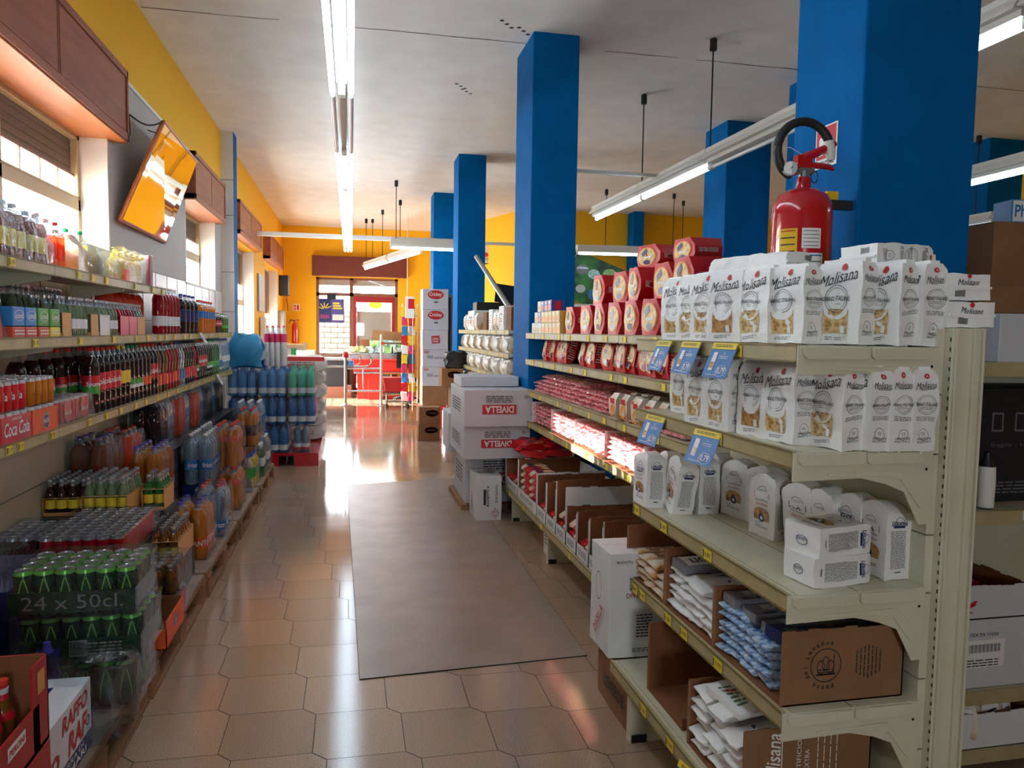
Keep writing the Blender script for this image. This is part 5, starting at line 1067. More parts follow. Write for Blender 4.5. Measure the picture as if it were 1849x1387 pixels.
seq = ['spuma']+['cola_r']*4+['lemon']*2+['dark_g']*3+['dark_r']*2+['cola_r']*2+['amber', 'colac', 'amber', 'redb', 'redb', 'amber', 'redb', 'bluec', 'bluec']+['colac']*4+['redb', 'dark_g']+['cola_r']*4+['dark_g']*3+['green']*4+['bluec']*2+['water']*8
y = 4.3; cnt = {}
for i, k in enumerate(seq):
    cnt[k] = cnt.get(k, 0)
    PB[k].at((-1.335, y, LZ[2]+.001), 0, words[k]+' in front row, lower shelf, %s from the cans' % nth(i), 'bottle', GRP, (1, 1, 1.05)); cnt[k] += 1
    y += .094
    if y > 8.65: break
y = 3.75
for i in range(9):
    k = 'spuma'
    PB[k].at((-1.47, y, LZ[2]+.001), 0, words[k]+' in rear row, lower shelf, %s from the cans' % nth(i), 'bottle', 'rear row of bottles on the lower left shelf', (1, 1, 1.03)); y += .1 if i > 4 else .16

def can_mesh(m, r=.033, h=.115, top='silver', seg=14, band=None):
    rim = 'green_lite' if m == 'green_can' else top
    mb = MB(); mb.lathe([(r*.82, 0), (r, .008), (r, h-.014), (r*.88, h-.003), (r*.88, h), (r*.8, h), (r*.78, h-.004)], [m, m, rim, rim, top, top], seg); mb.f.pop(); mb.m.pop(); mb.sm.pop()
    mb.add([(r*.79*math.cos(2*PI*i/seg), r*.79*math.sin(2*PI*i/seg), h-.004) for i in range(seg)], [tuple(range(seg))], top)
    mb.box(-.008, .012, -.006, .006, h-.004, h-.002, 'grey_metal'); return mb
def film(x0, x1, y0, y1, z0, z1, seed=0, n=(6, 8, 5), amp=.012, m='film'):
    mb = MB(); mb.grid_box(x0, x1, y0, y1, z0, z1, n, m); mb.warp(crumple(amp, 11, seed)); return mb
def can_case(nx, ny, layers, m, r=.033, h=.115, label=None, tray=None, trayh=.05, wrap=True, script=None, loc=(0, 0, 0), rot=0, lab='', band=None, name='can_case', top='silver', group=None):
    rt = root(name); W, D_ = nx*2*r, ny*2*r
    c = can_mesh(m, r, h, top)
    if script:
        a0 = len(c.v); c.text(script, (0, 0, h*.5), X_, Y_, h*.28, 'white' if m != 'green_can' else 'green_lite', r*1.5, .2, .01, off=0)
        for i in range(a0, len(c.v)):
            x, yy, _ = c.v[i]; a = -PI/2+.25+x/r; c.v[i] = ((r+.0006)*math.cos(a), (r+.0006)*math.sin(a), h*.5+yy)
    if m == 'green_can':
        for s_ in (-1, 1):
            vs_ = []
            for q in range(9):
                t_ = q/8; a = -PI/2+.25+s_*(.55*math.sin(t_*PI/2)); vs_ += [((r+.0007)*math.cos(a), (r+.0007)*math.sin(a), h*.85-h*.65*t_), ((r+.0007)*math.cos(a+s_*.12), (r+.0007)*math.sin(a+s_*.12), h*.85-h*.65*t_)]
            c.add(vs_, [(2*q, 2*q+2, 2*q+3, 2*q+1) for q in range(8)], 'green_lite')
    c0 = None
    for l in range(layers):
        for j in range(ny):
            for i in range(nx):
                if c0 is None: c0 = c.build('can', rt, (0, 0, 0)); o = c0
                else: o = c0.copy(); COL.objects.link(o); o.parent = rt
                o.location = ((i+.5)*2*r, (j+.5)*2*r, l*(h+.002)+.003)
    if tray:
        mb = MB(); t_ = .003; mb.box(-t_, W+t_, -t_, D_+t_, 0, .003, tray)
        for a in ((-t_, 0, -t_, D_+t_), (W, W+t_, -t_, D_+t_), (0, W, -t_, 0), (0, W, D_, D_+t_)): mb.box(*a, 0, trayh, tray)
        mb.build('tray', rt)
    if band: mb = MB(); band(mb, W, D_, h); mb.build('paper_band', rt)
    if wrap: film(-.014, W+.014, -.014, D_+.014, .002, layers*(h+.002)+.012, int(W*100), amp=.012).build('shrink_film', rt)
    rt.location = loc; rt.rotation_euler = (0, 0, rot)
    return tag(rt, lab, 'can case' if name == 'can_case' else 'pack', group)

# cola and orange can trays at the near end of the lower shelf
def cokeband(mb, W, D_, h):
    mb.text('Coca Cola', (W+.0035, D_*.5, .055), Y_, Z_, .055, 'white', D_*.85, .25, .01, off=.001); mb.text('ORIGINAL TASTE', (W+.0035, D_*.5, .093), Y_, Z_, .008, 'white', off=.001)
def fantaband(mb, W, D_, h):
    mb.disc((W+.0035, D_*.5, .05), Y_, Z_, .035, .035, 'white', 18, .001); mb.disc((W+.0035, D_*.5, .05), Y_, Z_, .032, .032, 'lab_navy', 18, .0015); mb.text('FANTA', (W+.0035, D_*.5, .05), Y_, Z_, .02, 'white', .06, 0, .03, off=.003); mb.disc((W+.0035, D_*.5, .082), Y_, Z_, .012, .01, 'lab_green', 10, .0016)
LT = LZ[2]+.001
can_case(4, 4, 1, 'coke', tray='coke', trayh=.105, wrap=False, script='Cola', loc=(-1.55, 3.135, LT), lab='red cola tray with white script at the left edge of the photograph', band=cokeband)
can_case(4, 4, 1, 'coke', wrap=False, script='Cola', loc=(-1.55, 3.13, LT+.12), lab='second layer of red cola cans standing on the red tray', name='can_case')
can_case(4, 4, 1, 'orange', tray='orange_box', trayh=.105, wrap=False, loc=(-1.55, 3.42, LT), lab='orange cardboard tray of orange soda cans beside the red cola tray', band=fantaband)
can_case(4, 4, 1, 'orange', wrap=False, loc=(-1.55, 3.42, LT+.12), lab='upper layer of orange soda cans on the orange tray')
def cokepk(mb, W, D_, h):
    for q in (.27, .75): mb.disc((W+.006, D_*q, .062), Y_, Z_, .05, .05, 'coke', 20, .001); mb.text('Coca Cola', (W+.006, D_*q, .055), Y_, Z_, .022, 'white', .08, .25, .02, off=.003)
can_case(3, 7, 1, 'coke', loc=(-1.5, 3.72, LT), lab='film-wrapped pack of red cola cans between orange tray and bottles', band=cokepk)
# middle shelf: small glass bottle packs
def glass_pack(nx, ny, sleeve, liq='gingerino', cap='silver', h=.17, r=.027, labm='lab_yellow', loc=(0, 0, 0), lab='', group=None, rot=0, sleeve_h=.6, name='glass_bottle_pack', front='x'):
    rt = root(name, loc, rot); W, D_ = nx*2*r, ny*2*r; c0 = None
    for j in range(ny):
        for i in range(nx):
            if c0 is None:
                mb = MB(); P = [(r*.85, 0), (r*.98, .008), (r*.98, h*.55), (r*.9, h*.64), (r*.45, h*.8), (r*.42, h*.93), (r*.5, h*.94), (r*.5, h)]
                mb.lathe(P, [liq, liq, liq, liq, 'clear', cap, cap], 10); c0 = o = mb.build('bottle', rt)
                if labm: label_mesh(labm, r, h*.2, h*.45, seg=10).build('bottle_label', c0)
            else: o = dup(c0, rt)
            o.location = ((i+.5)*2*r, (j+.5)*2*r, 0)
    if sleeve:
        mb = MB(); s = .003; z1 = h*sleeve_h; n = 8
        mb.box(-s, W+s, D_-.0, D_+s, 0, z1, sleeve); mb.box(-s, W+s, -s, 0, 0, h*.1, sleeve)
        mb.box(W, W+s, -s, D_+s, 0, z1, sleeve); mb.box(-s, 0, -s, D_+s, 0, z1, sleeve)
        mb.box(-s, W+s, -s, D_+s, z1-.002, z1, sleeve)
        mb.build('carton_sleeve', rt)
    return tag(rt, lab, 'bottle pack', group)
M2 = LZ[1]+.001
# left edge bag, blue and green fruit drink cartons
mb = MB(); mb.grid_box(-.1, .1, -.08, .08, 0, .2, (5, 5, 5), 'film'); mb.warp(crumple(.03, 9, 4)); o = mb.build('drink_pack', None, (-1.42, 3.2, M2)); 
mb = MB(); mb.grid_box(-.08, .09, -.07, .07, 0, .1, (3, 3, 3), 'lab_orange'); mb.warp(crumple(.01, 12, 2)); mb.build('printed_wrap', o); tag(o, 'film-wrapped drink pack at the left edge of the middle shelf', 'pack')
def juice(c1, c2):
    def fn():
        mb = MB(); mb.box(-.06, .06, -.055, .055, 0, .045, c2); mb.box(-.06, .06, -.055, .055, .047, .125, c1)
        o = mb.build('drink_carton', bevel=.004); mb = MB(); mb.text('cool', (.061, 0, .09), Y_, Z_, .022, 'white', .07, .2, .02); mb.disc((.061, 0, .09), Y_, Z_, .045, .022, 'white', 18, .0005, .92); mb.lines((.061, 0, .02), Y_, Z_, .09, .025, 2, 'white', 3); mb.build('carton_print', o); return o
    return fn
JB, JG, JR = Proto(juice('carton_blue', 'carton_red')), Proto(juice('carton_green', 'tag')), Proto(juice('carton_green', 'carton_red'))
for i, (p, y, l) in enumerate(((JB, 3.36, 'blue and red multipack at left end of middle shelf'), (JB, 3.48, 'blue and red multipack, right neighbour of the first one'), (JR, 3.61, 'green-topped red multipack in the middle of the small multipacks'), (JG, 3.74, 'green and yellow multipack next to the brown-sleeved bottles'))):
    p.at((-1.36, y, M2), 0, l, 'multipack')
for i, (y, n_, sl, lb, cp) in enumerate(((3.83, 2, 'sleeve', None, 'silver'), (3.98, 4, None, 'lab_white', 'silver'), (4.22, 2, 'sleeve', None, 'silver'), (4.36, 3, 'lab_white', None, 'silver'), (4.54, 3, None, 'lab_white', 'silver'), (4.72, 3, 'pink', None, 'silver'), (4.90, 3, 'pink', None, 'silver'), (5.08, 3, 'sleeve', None, 'silver'))):
    glass_pack(4, n_, sl, 'gingerino' if i < 4 else ('rosso' if 4 < i < 7 else 'gingerino'), cp, .19, .027, lb, (-1.52, y, M2), 'glass bottle pack on the middle shelf, %s along, %s' % (ORD[i], ('in brown card sleeve', 'with bare green bottles', 'in brown card sleeve with print', 'in white and yellow sleeve', 'with plain white labels', 'in pink wrap', 'in deeper pink wrap', 'with tan sleeve, before tall bottles')[i]), 'small bottle packs on the middle shelf')
for i in range(3):
    glass_pack(2, 4, None, 'gingerino', 'silver', .24, .027, None, (-1.57, 3.35+.4*i, M2), 'rear rank of silver-capped glass bottles, %s cluster from the camera end' % ORD[i], 'rear glass bottle clusters')
for i, y in enumerate((4.95, 5.08, 5.21, 5.34, 5.47, 5.6)):
    Proto(bottle('orange_red', 'cap_red', 'lab_brown', .02, .08, r=.055, h=.30)).at((-1.45, y, M2), 0, 'big red-orange soda bottle behind the small packs, %s from the camera end' % ORD[i], 'bottle', 'big red-orange bottles')
for i, y in enumerate((5.75, 5.85, 5.95, 6.05, 6.15, 6.25)): PB['rosso'].at((-1.34, y, M2), 0, words['rosso']+' on the middle shelf, %s from the orange bottles' % ORD[i], 'bottle', 'red syrup bottles', (1, 1, 1))
for i in range(8): PB['pepsi'].at((-1.335-.1*(i % 2), 6.45+.1*(i//2)*1.6, M2), 0, words['pepsi']+' on the middle shelf, %s in the film-topped cluster' % ORD[i], 'bottle', 'navy label cola cluster', (1, 1, .97))
for i in range(6): PB['orange'].at((-1.335, 7.15+.12*i, M2), 0, 'orange soda bottle with round blue label on the middle shelf, %s along' % ORD[i], 'bottle', 'orange bottles on the middle shelf', (1.1, 1.1, .9))
for i in range(3): PB['cola_r'].at((-1.335, 7.95+.11*i, M2), 0, 'small cola bottle near the far end of the middle shelf, %s along' % ORD[i], 'bottle', 'far small cola bottles', (.9, .9, .62))
for i in range(3): PB['green'].at((-1.335, 8.35+.11*i, M2), 0, 'small green bottle at the far end of the middle shelf, %s along' % ORD[i], 'bottle', 'far small green bottles', (.9, .9, .6))
def wpack(nx, ny, liq, cap, lab, labz=(.1, .17), r=.043, h=.32, loc=(0, 0, 0), lbl='', rot=0, group=None, filmm='film', fill=.87, clear='clear', contour=False, txt=None, tm='white', wrap=True, cache={}, m2=None, ts=.03):
    key = (nx, ny, liq, cap, lab, labz, r, h, fill, contour, txt, wrap, clear, m2)
    if key in cache: rt = dup(cache[key])
    else:
        rt = root('bottle_pack'); c0 = None
        for j in range(ny):
            for i in range(nx):
                if c0 is None:
                    c0 = o = bottle_mesh(liq, clear, r, h, fill, 12, contour).build('bottle', rt); cap_mesh(cap, z=h-.002).build('bottle_cap', c0)
                    if lab: label_mesh(lab, r, labz[0], labz[1], txt, tm, ts, m2, FACE).build('bottle_label', c0)
                else: o = dup(c0, rt)
                o.location = ((i+.5)*2*r, (j+.5)*2*r, 0); o.rotation_euler = (0, 0, .3*((i*3+j) % 3-1))
        if wrap:
            mb = film(-.01, nx*2*r+.01, -.01, ny*2*r+.01, .002, h*.97, int(nx*10+ny), amp=.01, m=filmm)
            def wf(v, W=nx*2*r, D_=ny*2*r, h=h):
                k = max(0, (v.z-h*.72)/(h*.28)); v.x += (W/2-v.x)*.12*k; v.y += (D_/2-v.y)*.12*k; return v
            mb.warp(wf); mb.build('shrink_film', rt)
        cache[key] = rt
    rt.location = loc; rt.rotation_euler = (0, 0, rot)
    return tag(rt, lbl, 'bottle pack', group)
# top shelf: tea packs, red-capped bottles, hazy bags, yellow gift pack
T0 = LZ[0]+.001
wpack(2, 3, 'tea', 'cap_white', 'lab_yellow', (.05, .12), .046, .225, (-1.5, 3.25, T0), 'film-wrapped brown iced tea pack at the left end of the uppermost shelf', fill=.85)
wpack(2, 2, 'tea', 'cap_white', 'lab_yellow', (.05, .12), .046, .215, (-1.5, 3.56, T0), 'brown tea bottles with yellow label beside the red-capped ones', fill=.85)
PTea = Proto(bottle('rosso', 'cap_red', 'lab_yellow', .03, .11, r=.045, h=.235, fill=.7, name='juice_bottle')); PTo = Proto(bottle('orange_red', 'cap_red', 'lab_orange', .02, .05, r=.045, h=.225, fill=.7, name='juice_bottle'))
for i, (y, p) in enumerate(((3.82, PTea), (3.93, PTo), (4.04, PTo))): p.at((-1.40, y, T0), 0, 'red-capped amber bottle against the bright window, %s from the tea packs' % ORD[i], 'bottle', 'red-capped bottles against the window')
for i, y in enumerate((3.85, 3.97)): PTea.at((-1.5, y, T0), 0, 'red-capped bottle in the rear by the window, %s from the tea packs' % ORD[i], 'bottle', 'red-capped bottles against the window')
def softbag(seed, m, hh=.19, w=.17):
    def fn():
        mb = MB(); mb.grid_box(-.07, .07, -w/2, w/2, 0, hh, (5, 6, 6), m)
        def wf(v): k = max(0, (v.z-hh*.6)/(hh*.4)); v.x *= 1-.7*k; v.y *= 1-.35*k; return v
        mb.warp(wf); mb.warp(crumple(.02, 14, seed)); return mb.build('snack_bag')
    return fn
Proto(softbag(1, 'bag_beige')).at((-1.40, 4.22, T0), 0, 'clear bag of pale drink cups in the sunny gap beside the green caps', 'bag'); Proto(softbag(2, 'film')).at((-1.39, 4.5, T0), 0, 'empty crumpled clear film on the uppermost shelf', 'bag')
Proto(softbag(3, 'film', .13, .2)).at((-1.39, 4.72, T0), 0, 'low crumpled film bag before the yellow gift pack', 'bag')
PG = Proto(bottle('lemon', 'cap_green', 'lab_yellow', .03, .08, r=.04, h=.23, fill=.7, name='juice_bottle'))
for i, (x, y) in enumerate(((-1.45, 4.33), (-1.42, 4.44), (-1.52, 4.40))): PG.at((x, y, T0), 0, 'green-capped lemon drink bottle in front of the window, %s from the amber ones' % ORD[i], 'bottle', 'green-capped bottles')
r = root('gift_pack', (-1.42, 5.25, T0)); mb = MB(); mb.box(-.13, -.125, -.3, .3, 0, .23, 'box_white'); mb.box(.08, .085, .26, .3, 0, .22, 'pink'); mb.box(-.12, .1, .29, .295, 0, .22, 'cream_tile'); mb.box(-.12, .1, -.3, .3, 0, .01, 'pink'); mb.build('display_board', r)
for i in range(5):
    mb = MB(); mb.lathe([(.045, .01), (.05, .03), (.05, .12), (.03, .15), (.018, .16), (.018, .18)], ['lemon', 'lemon', 'lemon', 'tag', 'tag'], 12, (0, -.22+.11*i, 0)); mb.build('yellow_bottle', r)
mb = film(-.07, .08, -.29, .28, .01, .21, 8, amp=.016); mb.build('clear_wrap', r)
for i in range(4):
    mb = MB(); a = -.2+.13*i; mb.tube([(.03+.03*math.cos(t_), a+.05*math.sin(t_), .185+.012*math.sin(2*t_)) for t_ in [q*.7 for q in range(9)]], .012, 'tag', 6); mb.build('ribbon_bow', r)
mb = MB(); mb.box(.09, .1, -.33, -.26, 0, .08, 'red'); mb.build('red_corner_card', r)
tag(r, 'yellow gift pack with bows and pink backing at the end of the uppermost shelf', 'gift pack')

# ================================================================== PALLETS AND FLOOR GOODS
def pallet(y0, y1, x0, x1, label, board=True):
    r = root('wooden_pallet', (0, 0, 0)); n = 4
    for k in range(6):
        a = x0+(x1-x0)*k/6; mb = MB(); mb.box(a+.008, a+(x1-x0)/6-.008, y0, y1, .118, .138, 'pallet'); mb.build('deck_board', r)
    for a in (x0, (x0+x1)/2-.05, x1-.1):
        mb = MB(); mb.box(a, a+.1, y0, y1, 0, .02, 'pallet'); mb.build('bottom_board', r)
        for b in (y0, (y0+y1)/2-.07, y1-.14): mb = MB(); mb.box(a+.004, a+.096, b+.004, b+.136, .02, .098, 'pallet'); mb.build('block', r)
    for b in (y0, (y0+y1)/2-.06, y1-.12): mb = MB(); mb.box(x0, x1, b, b+.12, .098, .118, 'pallet'); mb.build('stringer', r)
    if board: mb = MB(); mb.box(x0+.02, x1-.015, y0+.01, y1-.01, .138, .146, 'board'); mb.build('sheet', r)
    return tag(r, label, 'pallet')
PX = -.80
for i, y in enumerate((2.05, 3.27, 4.49, 5.71, 6.93)): pallet(y, y+1.2, -1.57, PX-.015+.008*i, 'wooden pallet along the left shelves, %s from the camera' % ORD[i], True)
PZ = .147
# beer cases
def beerband(mb, W, D_, h):
    z0, z1 = .02, .098; s = .0045
    mb.box(-s, W+s, -s, -s+.001, z0, z1, 'green_can'); mb.box(W+s-.001, W+s, -s, D_+s, z0, z1, 'green_can')
    mb.text('24 x 50cl.', (W*.5, -s, (z0+z1)/2), X_, Z_, .05, 'grey_metal', W*.82, 0, -.004, off=.001)
def beerband2(mb, W, D_, h):
    z0, z1 = .02, .098; s = .0045
    mb.box(-s, W+s, -s, -s+.001, z0, z1, 'green_can'); mb.box(W+s-.001, W+s, -s, D_+s, z0, z1, 'green_can'); mb.lines((W*.7, -s, .055), X_, Z_, .13, .05, 4, 'sage', 3); mb.quad((W*.42, -s, .03), (.06, 0, 0), (0, 0, .06), 'sage', .001)
    for q in range(9): mb.quad((W*.43+q*.005, -s, .035), (.0025, 0, 0), (0, 0, .05), 'ink', .002)
for l, b_ in enumerate((None, beerband2, beerband)):
    can_case(6, 4, 1, 'green_can', .0335, .168, loc=(-1.19+.02*(l == 1)+.01*l, 2.92-.02*l, PZ+.001+l*.181), band=b_, script=None, top='silver', lab='film-wrapped case of tall green beer cans, %s' % ('lowest of the stack', 'middle of the stack with barcode', 'topmost, marked 24 x 50cl.')[l], group='green beer can cases')
mb = film(-.28, .1, -.1, .14, 0, .27, 21, (9, 6, 6), .05); tag(mb.build('plastic_wrap', None, (-.87, 2.74, .15)), 'torn transparent wrap hanging off the beer cases', 'wrap')
r = root('small_bag', (-1.02, 2.78, .33)); mb = MB(); mb.grid_box(-.035, .035, -.02, .02, 0, .1, (3, 3, 5), 'lab_navy'); mb.warp(crumple(.012, 30, 3)); mb.build('printed_wrap', r); mb = MB(); mb.lathe([(.02, .1), (.012, .12), (.012, .135)], 'cap_purple', 10); mb.build('bag_neck', r); tag(r, 'crumpled dark purple wrapper in front of the beer cases', 'wrapper')
# dark bottle crate below and the brau carton at the left edge
mb = MB(); mb.box(-.2, 0, 0, .22, 0, .26, 'peroni'); mb.text('brau', (-.08, -.001, .19), X_, Z_, .05, 'white', .12, 0, .02); mb.quad((-.16, 0, .03), (.15, 0, 0), (0, 0, .09), 'orange_pack', .001); o = mb.build('beer_carton', None, (-1.19, 2.55, .33)); tag(o, 'red beer carton reading brau at the left edge', 'carton')
tag(closed_box(.5, .5, .30, 'dark_box')(), 'dark film-wrapped crate under the left-edge beer carton', 'crate').location = (-1.57, 2.3, .03+.0)
# Raffo carton
def raffo():
    r = root('beer_carton'); mb = MB(); mb.box(-.32, 0, 0, .46, 0, .23, ['raffo']*5+['raffo']); mb.build('box_body', r, bevel=.003)
    mb = MB(); s = .0006; mb.quad((s, 0, .0), (0, .46, 0), (0, 0, .06), 'lab_navy', .001)
    mb.text('RAFFO', (s, .31, .185), Y_, Z_, .055, 'red_ink', .22, .2, .02); mb.text('FFO', (s, .10, .10), Y_, Z_, .06, 'red_ink', .15, .2, .03); mb.text('RAF', (s, .33, .105), Y_, Z_, .07, 'red_ink', .17, .2, .03)
    mb.text('LA BIRRA DI', (s, .25, .045), Y_, Z_, .018, 'white', .25); mb.text('DUE MARI', (s, .25, .018), Y_, Z_, .022, 'white', .3, 0, .02)
    for q in (.03, .42): mb.disc((s, q, .1), Y_, Z_, .018, .018, 'lab_navy', 16, .001, .7)
    mb.lines((-.12, .3, .23), Y_, -X_, .2, .1, 3, 'lab_navy', 3); mb.quad((-.25, .05, .23), (.003, 0, 0), (0, .2, 0), 'lab_navy', .001); mb.build('box_print', r); return r
Proto(raffo).at((-.855, 2.22, PZ+.001), 0, 'white beer carton with big red letters and blue lower band', 'beer carton')
# red beer crates: closed one below, open one with bottles above
def prn(mb, w, d, h):
    mb.text('PERONI', (d+.005, w*.55, h*.45), Y_, Z_, .07, 'orange_pack', .3, 0, 0, off=.001); mb.lines((d+.005, w*.6, h*.8), Y_, Z_, .25, .03, 3, 'white', 3)
o = closed_box(.5, .4, .285, 'peroni', prn)(); o.name = 'beer_crate'; o.location = (-1.2, 1.68, PZ); tag(o, 'closed red beer carton at the bottom left, under the open crate', 'beer crate')
r = root('beer_crate', (-.80, 1.68, .435)); mb = MB()
mb.box(-.4, 0, 0, .5, 0, .01, 'peroni'); mb.box(-.006, 0, 0, .44, 0, .125, 'peroni'); mb.box(-.4, -.394, 0, .5, 0, .235, 'peroni'); mb.box(-.4, 0, .494, .5, 0, .235, ['peroni', 'peroni', 'kraft_in', 'peroni', 'peroni', 'peroni']); mb.box(-.4, 0, 0, .006, 0, .125, 'peroni'); mb.box(-.006, 0, .40, .5, 0, .235, 'peroni'); mb.build('crate_body', r)
mb = MB(); mb.quad((0, .25, .07), (0, .1, 0), (0, 0, .035), 'white', .001); mb.text('PERONI', (0, .3, .087), Y_, Z_, .018, 'red_ink', .085, 0, .02, off=.002); mb.quad((0, .05, .07), (0, .1, 0), (0, 0, .035), 'white', .001); mb.text('PERONI', (0, .1, .087), Y_, Z_, .018, 'red_ink', .085, 0, .02, off=.002)
mb.quad((0, .17, .02), (0, .05, 0), (0, 0, .06), 'box_white', .0008); mb.quad((0, .43, .15), (0, .045, 0), (0, 0, .06), 'sleeve', .001); mb.build('crate_print', r)
c0 = None
for j in range(6):
    for i in range(4):
        if c0 is None:
            mb = MB(); mb.lathe([(.028, 0), (.029, .09), (.024, .11), (.014, .14), (.013, .175), (.015, .177), (.015, .19)], ['amber', 'lab_red', 'amber', 'lab_red', 'cap_red', 'cap_red'], 12); c0 = o = mb.build('bottle', r)
            mb = MB(); mb.lathe([(.0145, .155), (.0152, .17)], 'box_white', 12); mb.build('neck_label', c0)
        else: o = dup(c0, r)
        o.location = (-.35+.09*i, .05+.075*j, .012)
tag(r, 'open red beer crate full of small red-capped bottles at the bottom left', 'beer crate')
# orange open tray with small packs above
r = root('cardboard_tray', (-.985, 3.42, PZ)); mb = MB(); mb.box(-.1, .2, 0, .34, 0, .004, 'kraft_in')
mb.box(-.1, .2, 0, .004, 0, .09, ['orange_box']*3+['kraft_in']+['orange_box']*2); mb.box(.196, .2, 0, .34, 0, .125, ['kraft_in']+['orange_box']*5); mb.box(-.1, .2, .336, .34, 0, .125, ['orange_box', 'orange_box', 'kraft_in']+['orange_box']*3); mb.box(-.1, -.096, 0, .34, 0, .125, ['orange_box', 'kraft_in']+['orange_box']*4); mb.build('tray_body', r)
mb = MB(); mb.disc((.2, .17, .07), Y_, Z_, .03, .03, 'lab_navy', 16, .001); mb.text('F', (.2, .17, .07), Y_, Z_, .03, 'white', off=.002); mb.quad((.03, 0, .02), (.05, 0, 0), (0, 0, .05), 'grey_metal', .001); mb.build('tray_print', r)
tag(r, 'empty bright orange cardboard tray at the pallet edge', 'tray')
can_case(4, 4, 1, 'pink', .028, .11, loc=(-1.045, 3.79, PZ), lab='wrapped pack of small pink-red cans just behind the orange tray', name='can_case')
glass_pack(4, 5, None, 'amber', 'silver', .13, .028, 'lab_brown', (-1.05, 3.79, PZ+.125), 'wrapped brown mini bottles stacked on the pink-red pack')
tag(film(0, .25, 0, .3, 0, .15, 6, amp=.02).build('plastic_wrap', None, (-1.06, 3.78, PZ+.125)), 'loose clear film around the brown mini bottles by the orange tray', 'wrap')
# coke can case on the heap and cases of small cans
tag(closed_box(.66, .56, .34, 'dark_box')(), 'dark carton base beneath the long red can case', 'crate').location = (-1.57, 3.6, PZ)
def tuband(mb, W, D_, h):
    mb.text('Tu bevi e', (W*.28, -.004, h*.35), X_, Z_, .03, 'white', W*.3, .3, 0, off=.003); mb.text('Coca Cola', (W*.7, -.004, h*.35), X_, Z_, .03, 'white', W*.35, .3, 0, off=.003)
can_case(6, 10, 1, 'coke', .029, .115, loc=(-1.35, 3.6, PZ+.345), lab='long case of red cola cans under film with white script, on the heap', band=tuband)
can_case(4, 6, 1, 'chinotto', .028, .1, loc=(-1.57, 3.68, PZ+.345), lab='dim case of brown-topped cans by the wall, left of the red can case')
film_o = film(0, .3, 0, .4, 0, .25, 9, amp=.03); tag(film_o.build('plastic_wrap', None, (-1.57, 3.0, .45)), 'bluish crumpled film bundle at the left edge above the beer cans', 'wrap')
tag(closed_box(.5, .34, .42, 'lab_navy')(), 'wrapped dark blue multipack at the left edge behind the beer cases', 'pack').location = (-1.575, 3.02, PZ)
# glass bottle packs with brown sleeves
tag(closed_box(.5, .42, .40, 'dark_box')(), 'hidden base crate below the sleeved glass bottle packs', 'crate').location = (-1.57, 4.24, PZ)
glass_pack(4, 6, 'sleeve', 'gingerino', 'silver', .2, .027, 'lab_yellow', (-1.375, 4.25, PZ+.41), 'brown-sleeved pack of yellow-label glass bottles high on the heap', sleeve_h=.5)
glass_pack(4, 6, 'sleeve', 'chinotto', 'silver', .19, .027, 'lab_yellow', (-1.57, 4.28, PZ+.405), 'shadowed brown-sleeved bottle pack against the wall panel', sleeve_h=.5)
glass_pack(2, 4, 'sleeve', 'green_glass', 'silver', .2, .028, 'lab_yellow', (-1.135, 4.45, PZ+.38), 'partly used sleeve of green bottles beside the fanta pack', sleeve_h=.6)
tag(closed_box(.3, .13, .375, 'dark_box')(), 'kraft carton supporting the green bottle sleeve', 'carton').location = (-1.14, 4.42, PZ)
glass_pack(4, 7, 'sleeve', 'amber', 'silver', .19, .027, 'lab_yellow', (-1.10, 4.12, PZ+.17), 'tan-sleeved amber bottle pack left of the near orange soda pack', sleeve_h=.62)
tag(closed_box(.42, .24, .165, 'dark_box')(), 'low dark crate under the tan-sleeved amber pack', 'crate').location = (-1.12, 4.1, PZ)
# orange soda packs
wpack(2, 3, 'orange', 'cap_purple', 'lab_orange', (.07, .13), .052, .34, (-1.065, 4.74, PZ), 'orange soda six-pack with purple caps at the pallet edge', txt='FANTA')
wpack(2, 4, 'orange', 'cap_purple', 'lab_orange', (.05, .11), .052, .345, (-1.40, 5.12, PZ+.28), 'orange soda pack with purple caps raised behind the sleeved bottles', txt='FANTA')
wpack(2, 3, 'tea', 'cap_purple', None, (.05, .11), .05, .34, (-1.565, 4.62, PZ+.42), 'shadowed brown soda pack with blue caps by the wall'); wpack(2, 3, 'orange_red', 'cap_red', None, (.05, .11), .05, .32, (-1.56, 5.1, PZ+.42), 'dark red-orange soda pack beside the shadowed brown one')
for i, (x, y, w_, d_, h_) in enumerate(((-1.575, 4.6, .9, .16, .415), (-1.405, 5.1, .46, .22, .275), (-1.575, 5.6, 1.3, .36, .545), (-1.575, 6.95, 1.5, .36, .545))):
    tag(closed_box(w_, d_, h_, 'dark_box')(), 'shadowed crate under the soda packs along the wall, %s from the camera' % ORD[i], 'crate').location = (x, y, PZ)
wpack(2, 4, 'water', 'cap_white', 'lab_blue', (.11, .18), .05, .36, (-1.18, 5.68, PZ+.27), 'tall clear water pack with blue label, standing on a crate', txt='frizz', tm='white')
tag(closed_box(.85, .16, .265, 'lab_navy')(), 'blue crate supporting the tall clear water packs', 'crate').location = (-1.19, 5.70, PZ)
wpack(2, 4, 'water', 'cap_white', 'lab_blue', (.11, .18), .05, .36, (-1.18, 6.12, PZ+.27), 'second tall clear water pack behind the first, blue label', txt='frizz', tm='white')
wpack(2, 3, 'water', 'cap_red', 'lab_blue', (.05, .11), .048, .34, (-1.02, 5.25, PZ), 'clear water pack with red caps at the pallet edge behind the orange soda', txt='rizz')
wpack(2, 3, 'rosso', 'cap_red', None, (.05, .11), .03, .2, (-1.14, 5.06, PZ), 'small dark red bottle pack between the orange soda and water')
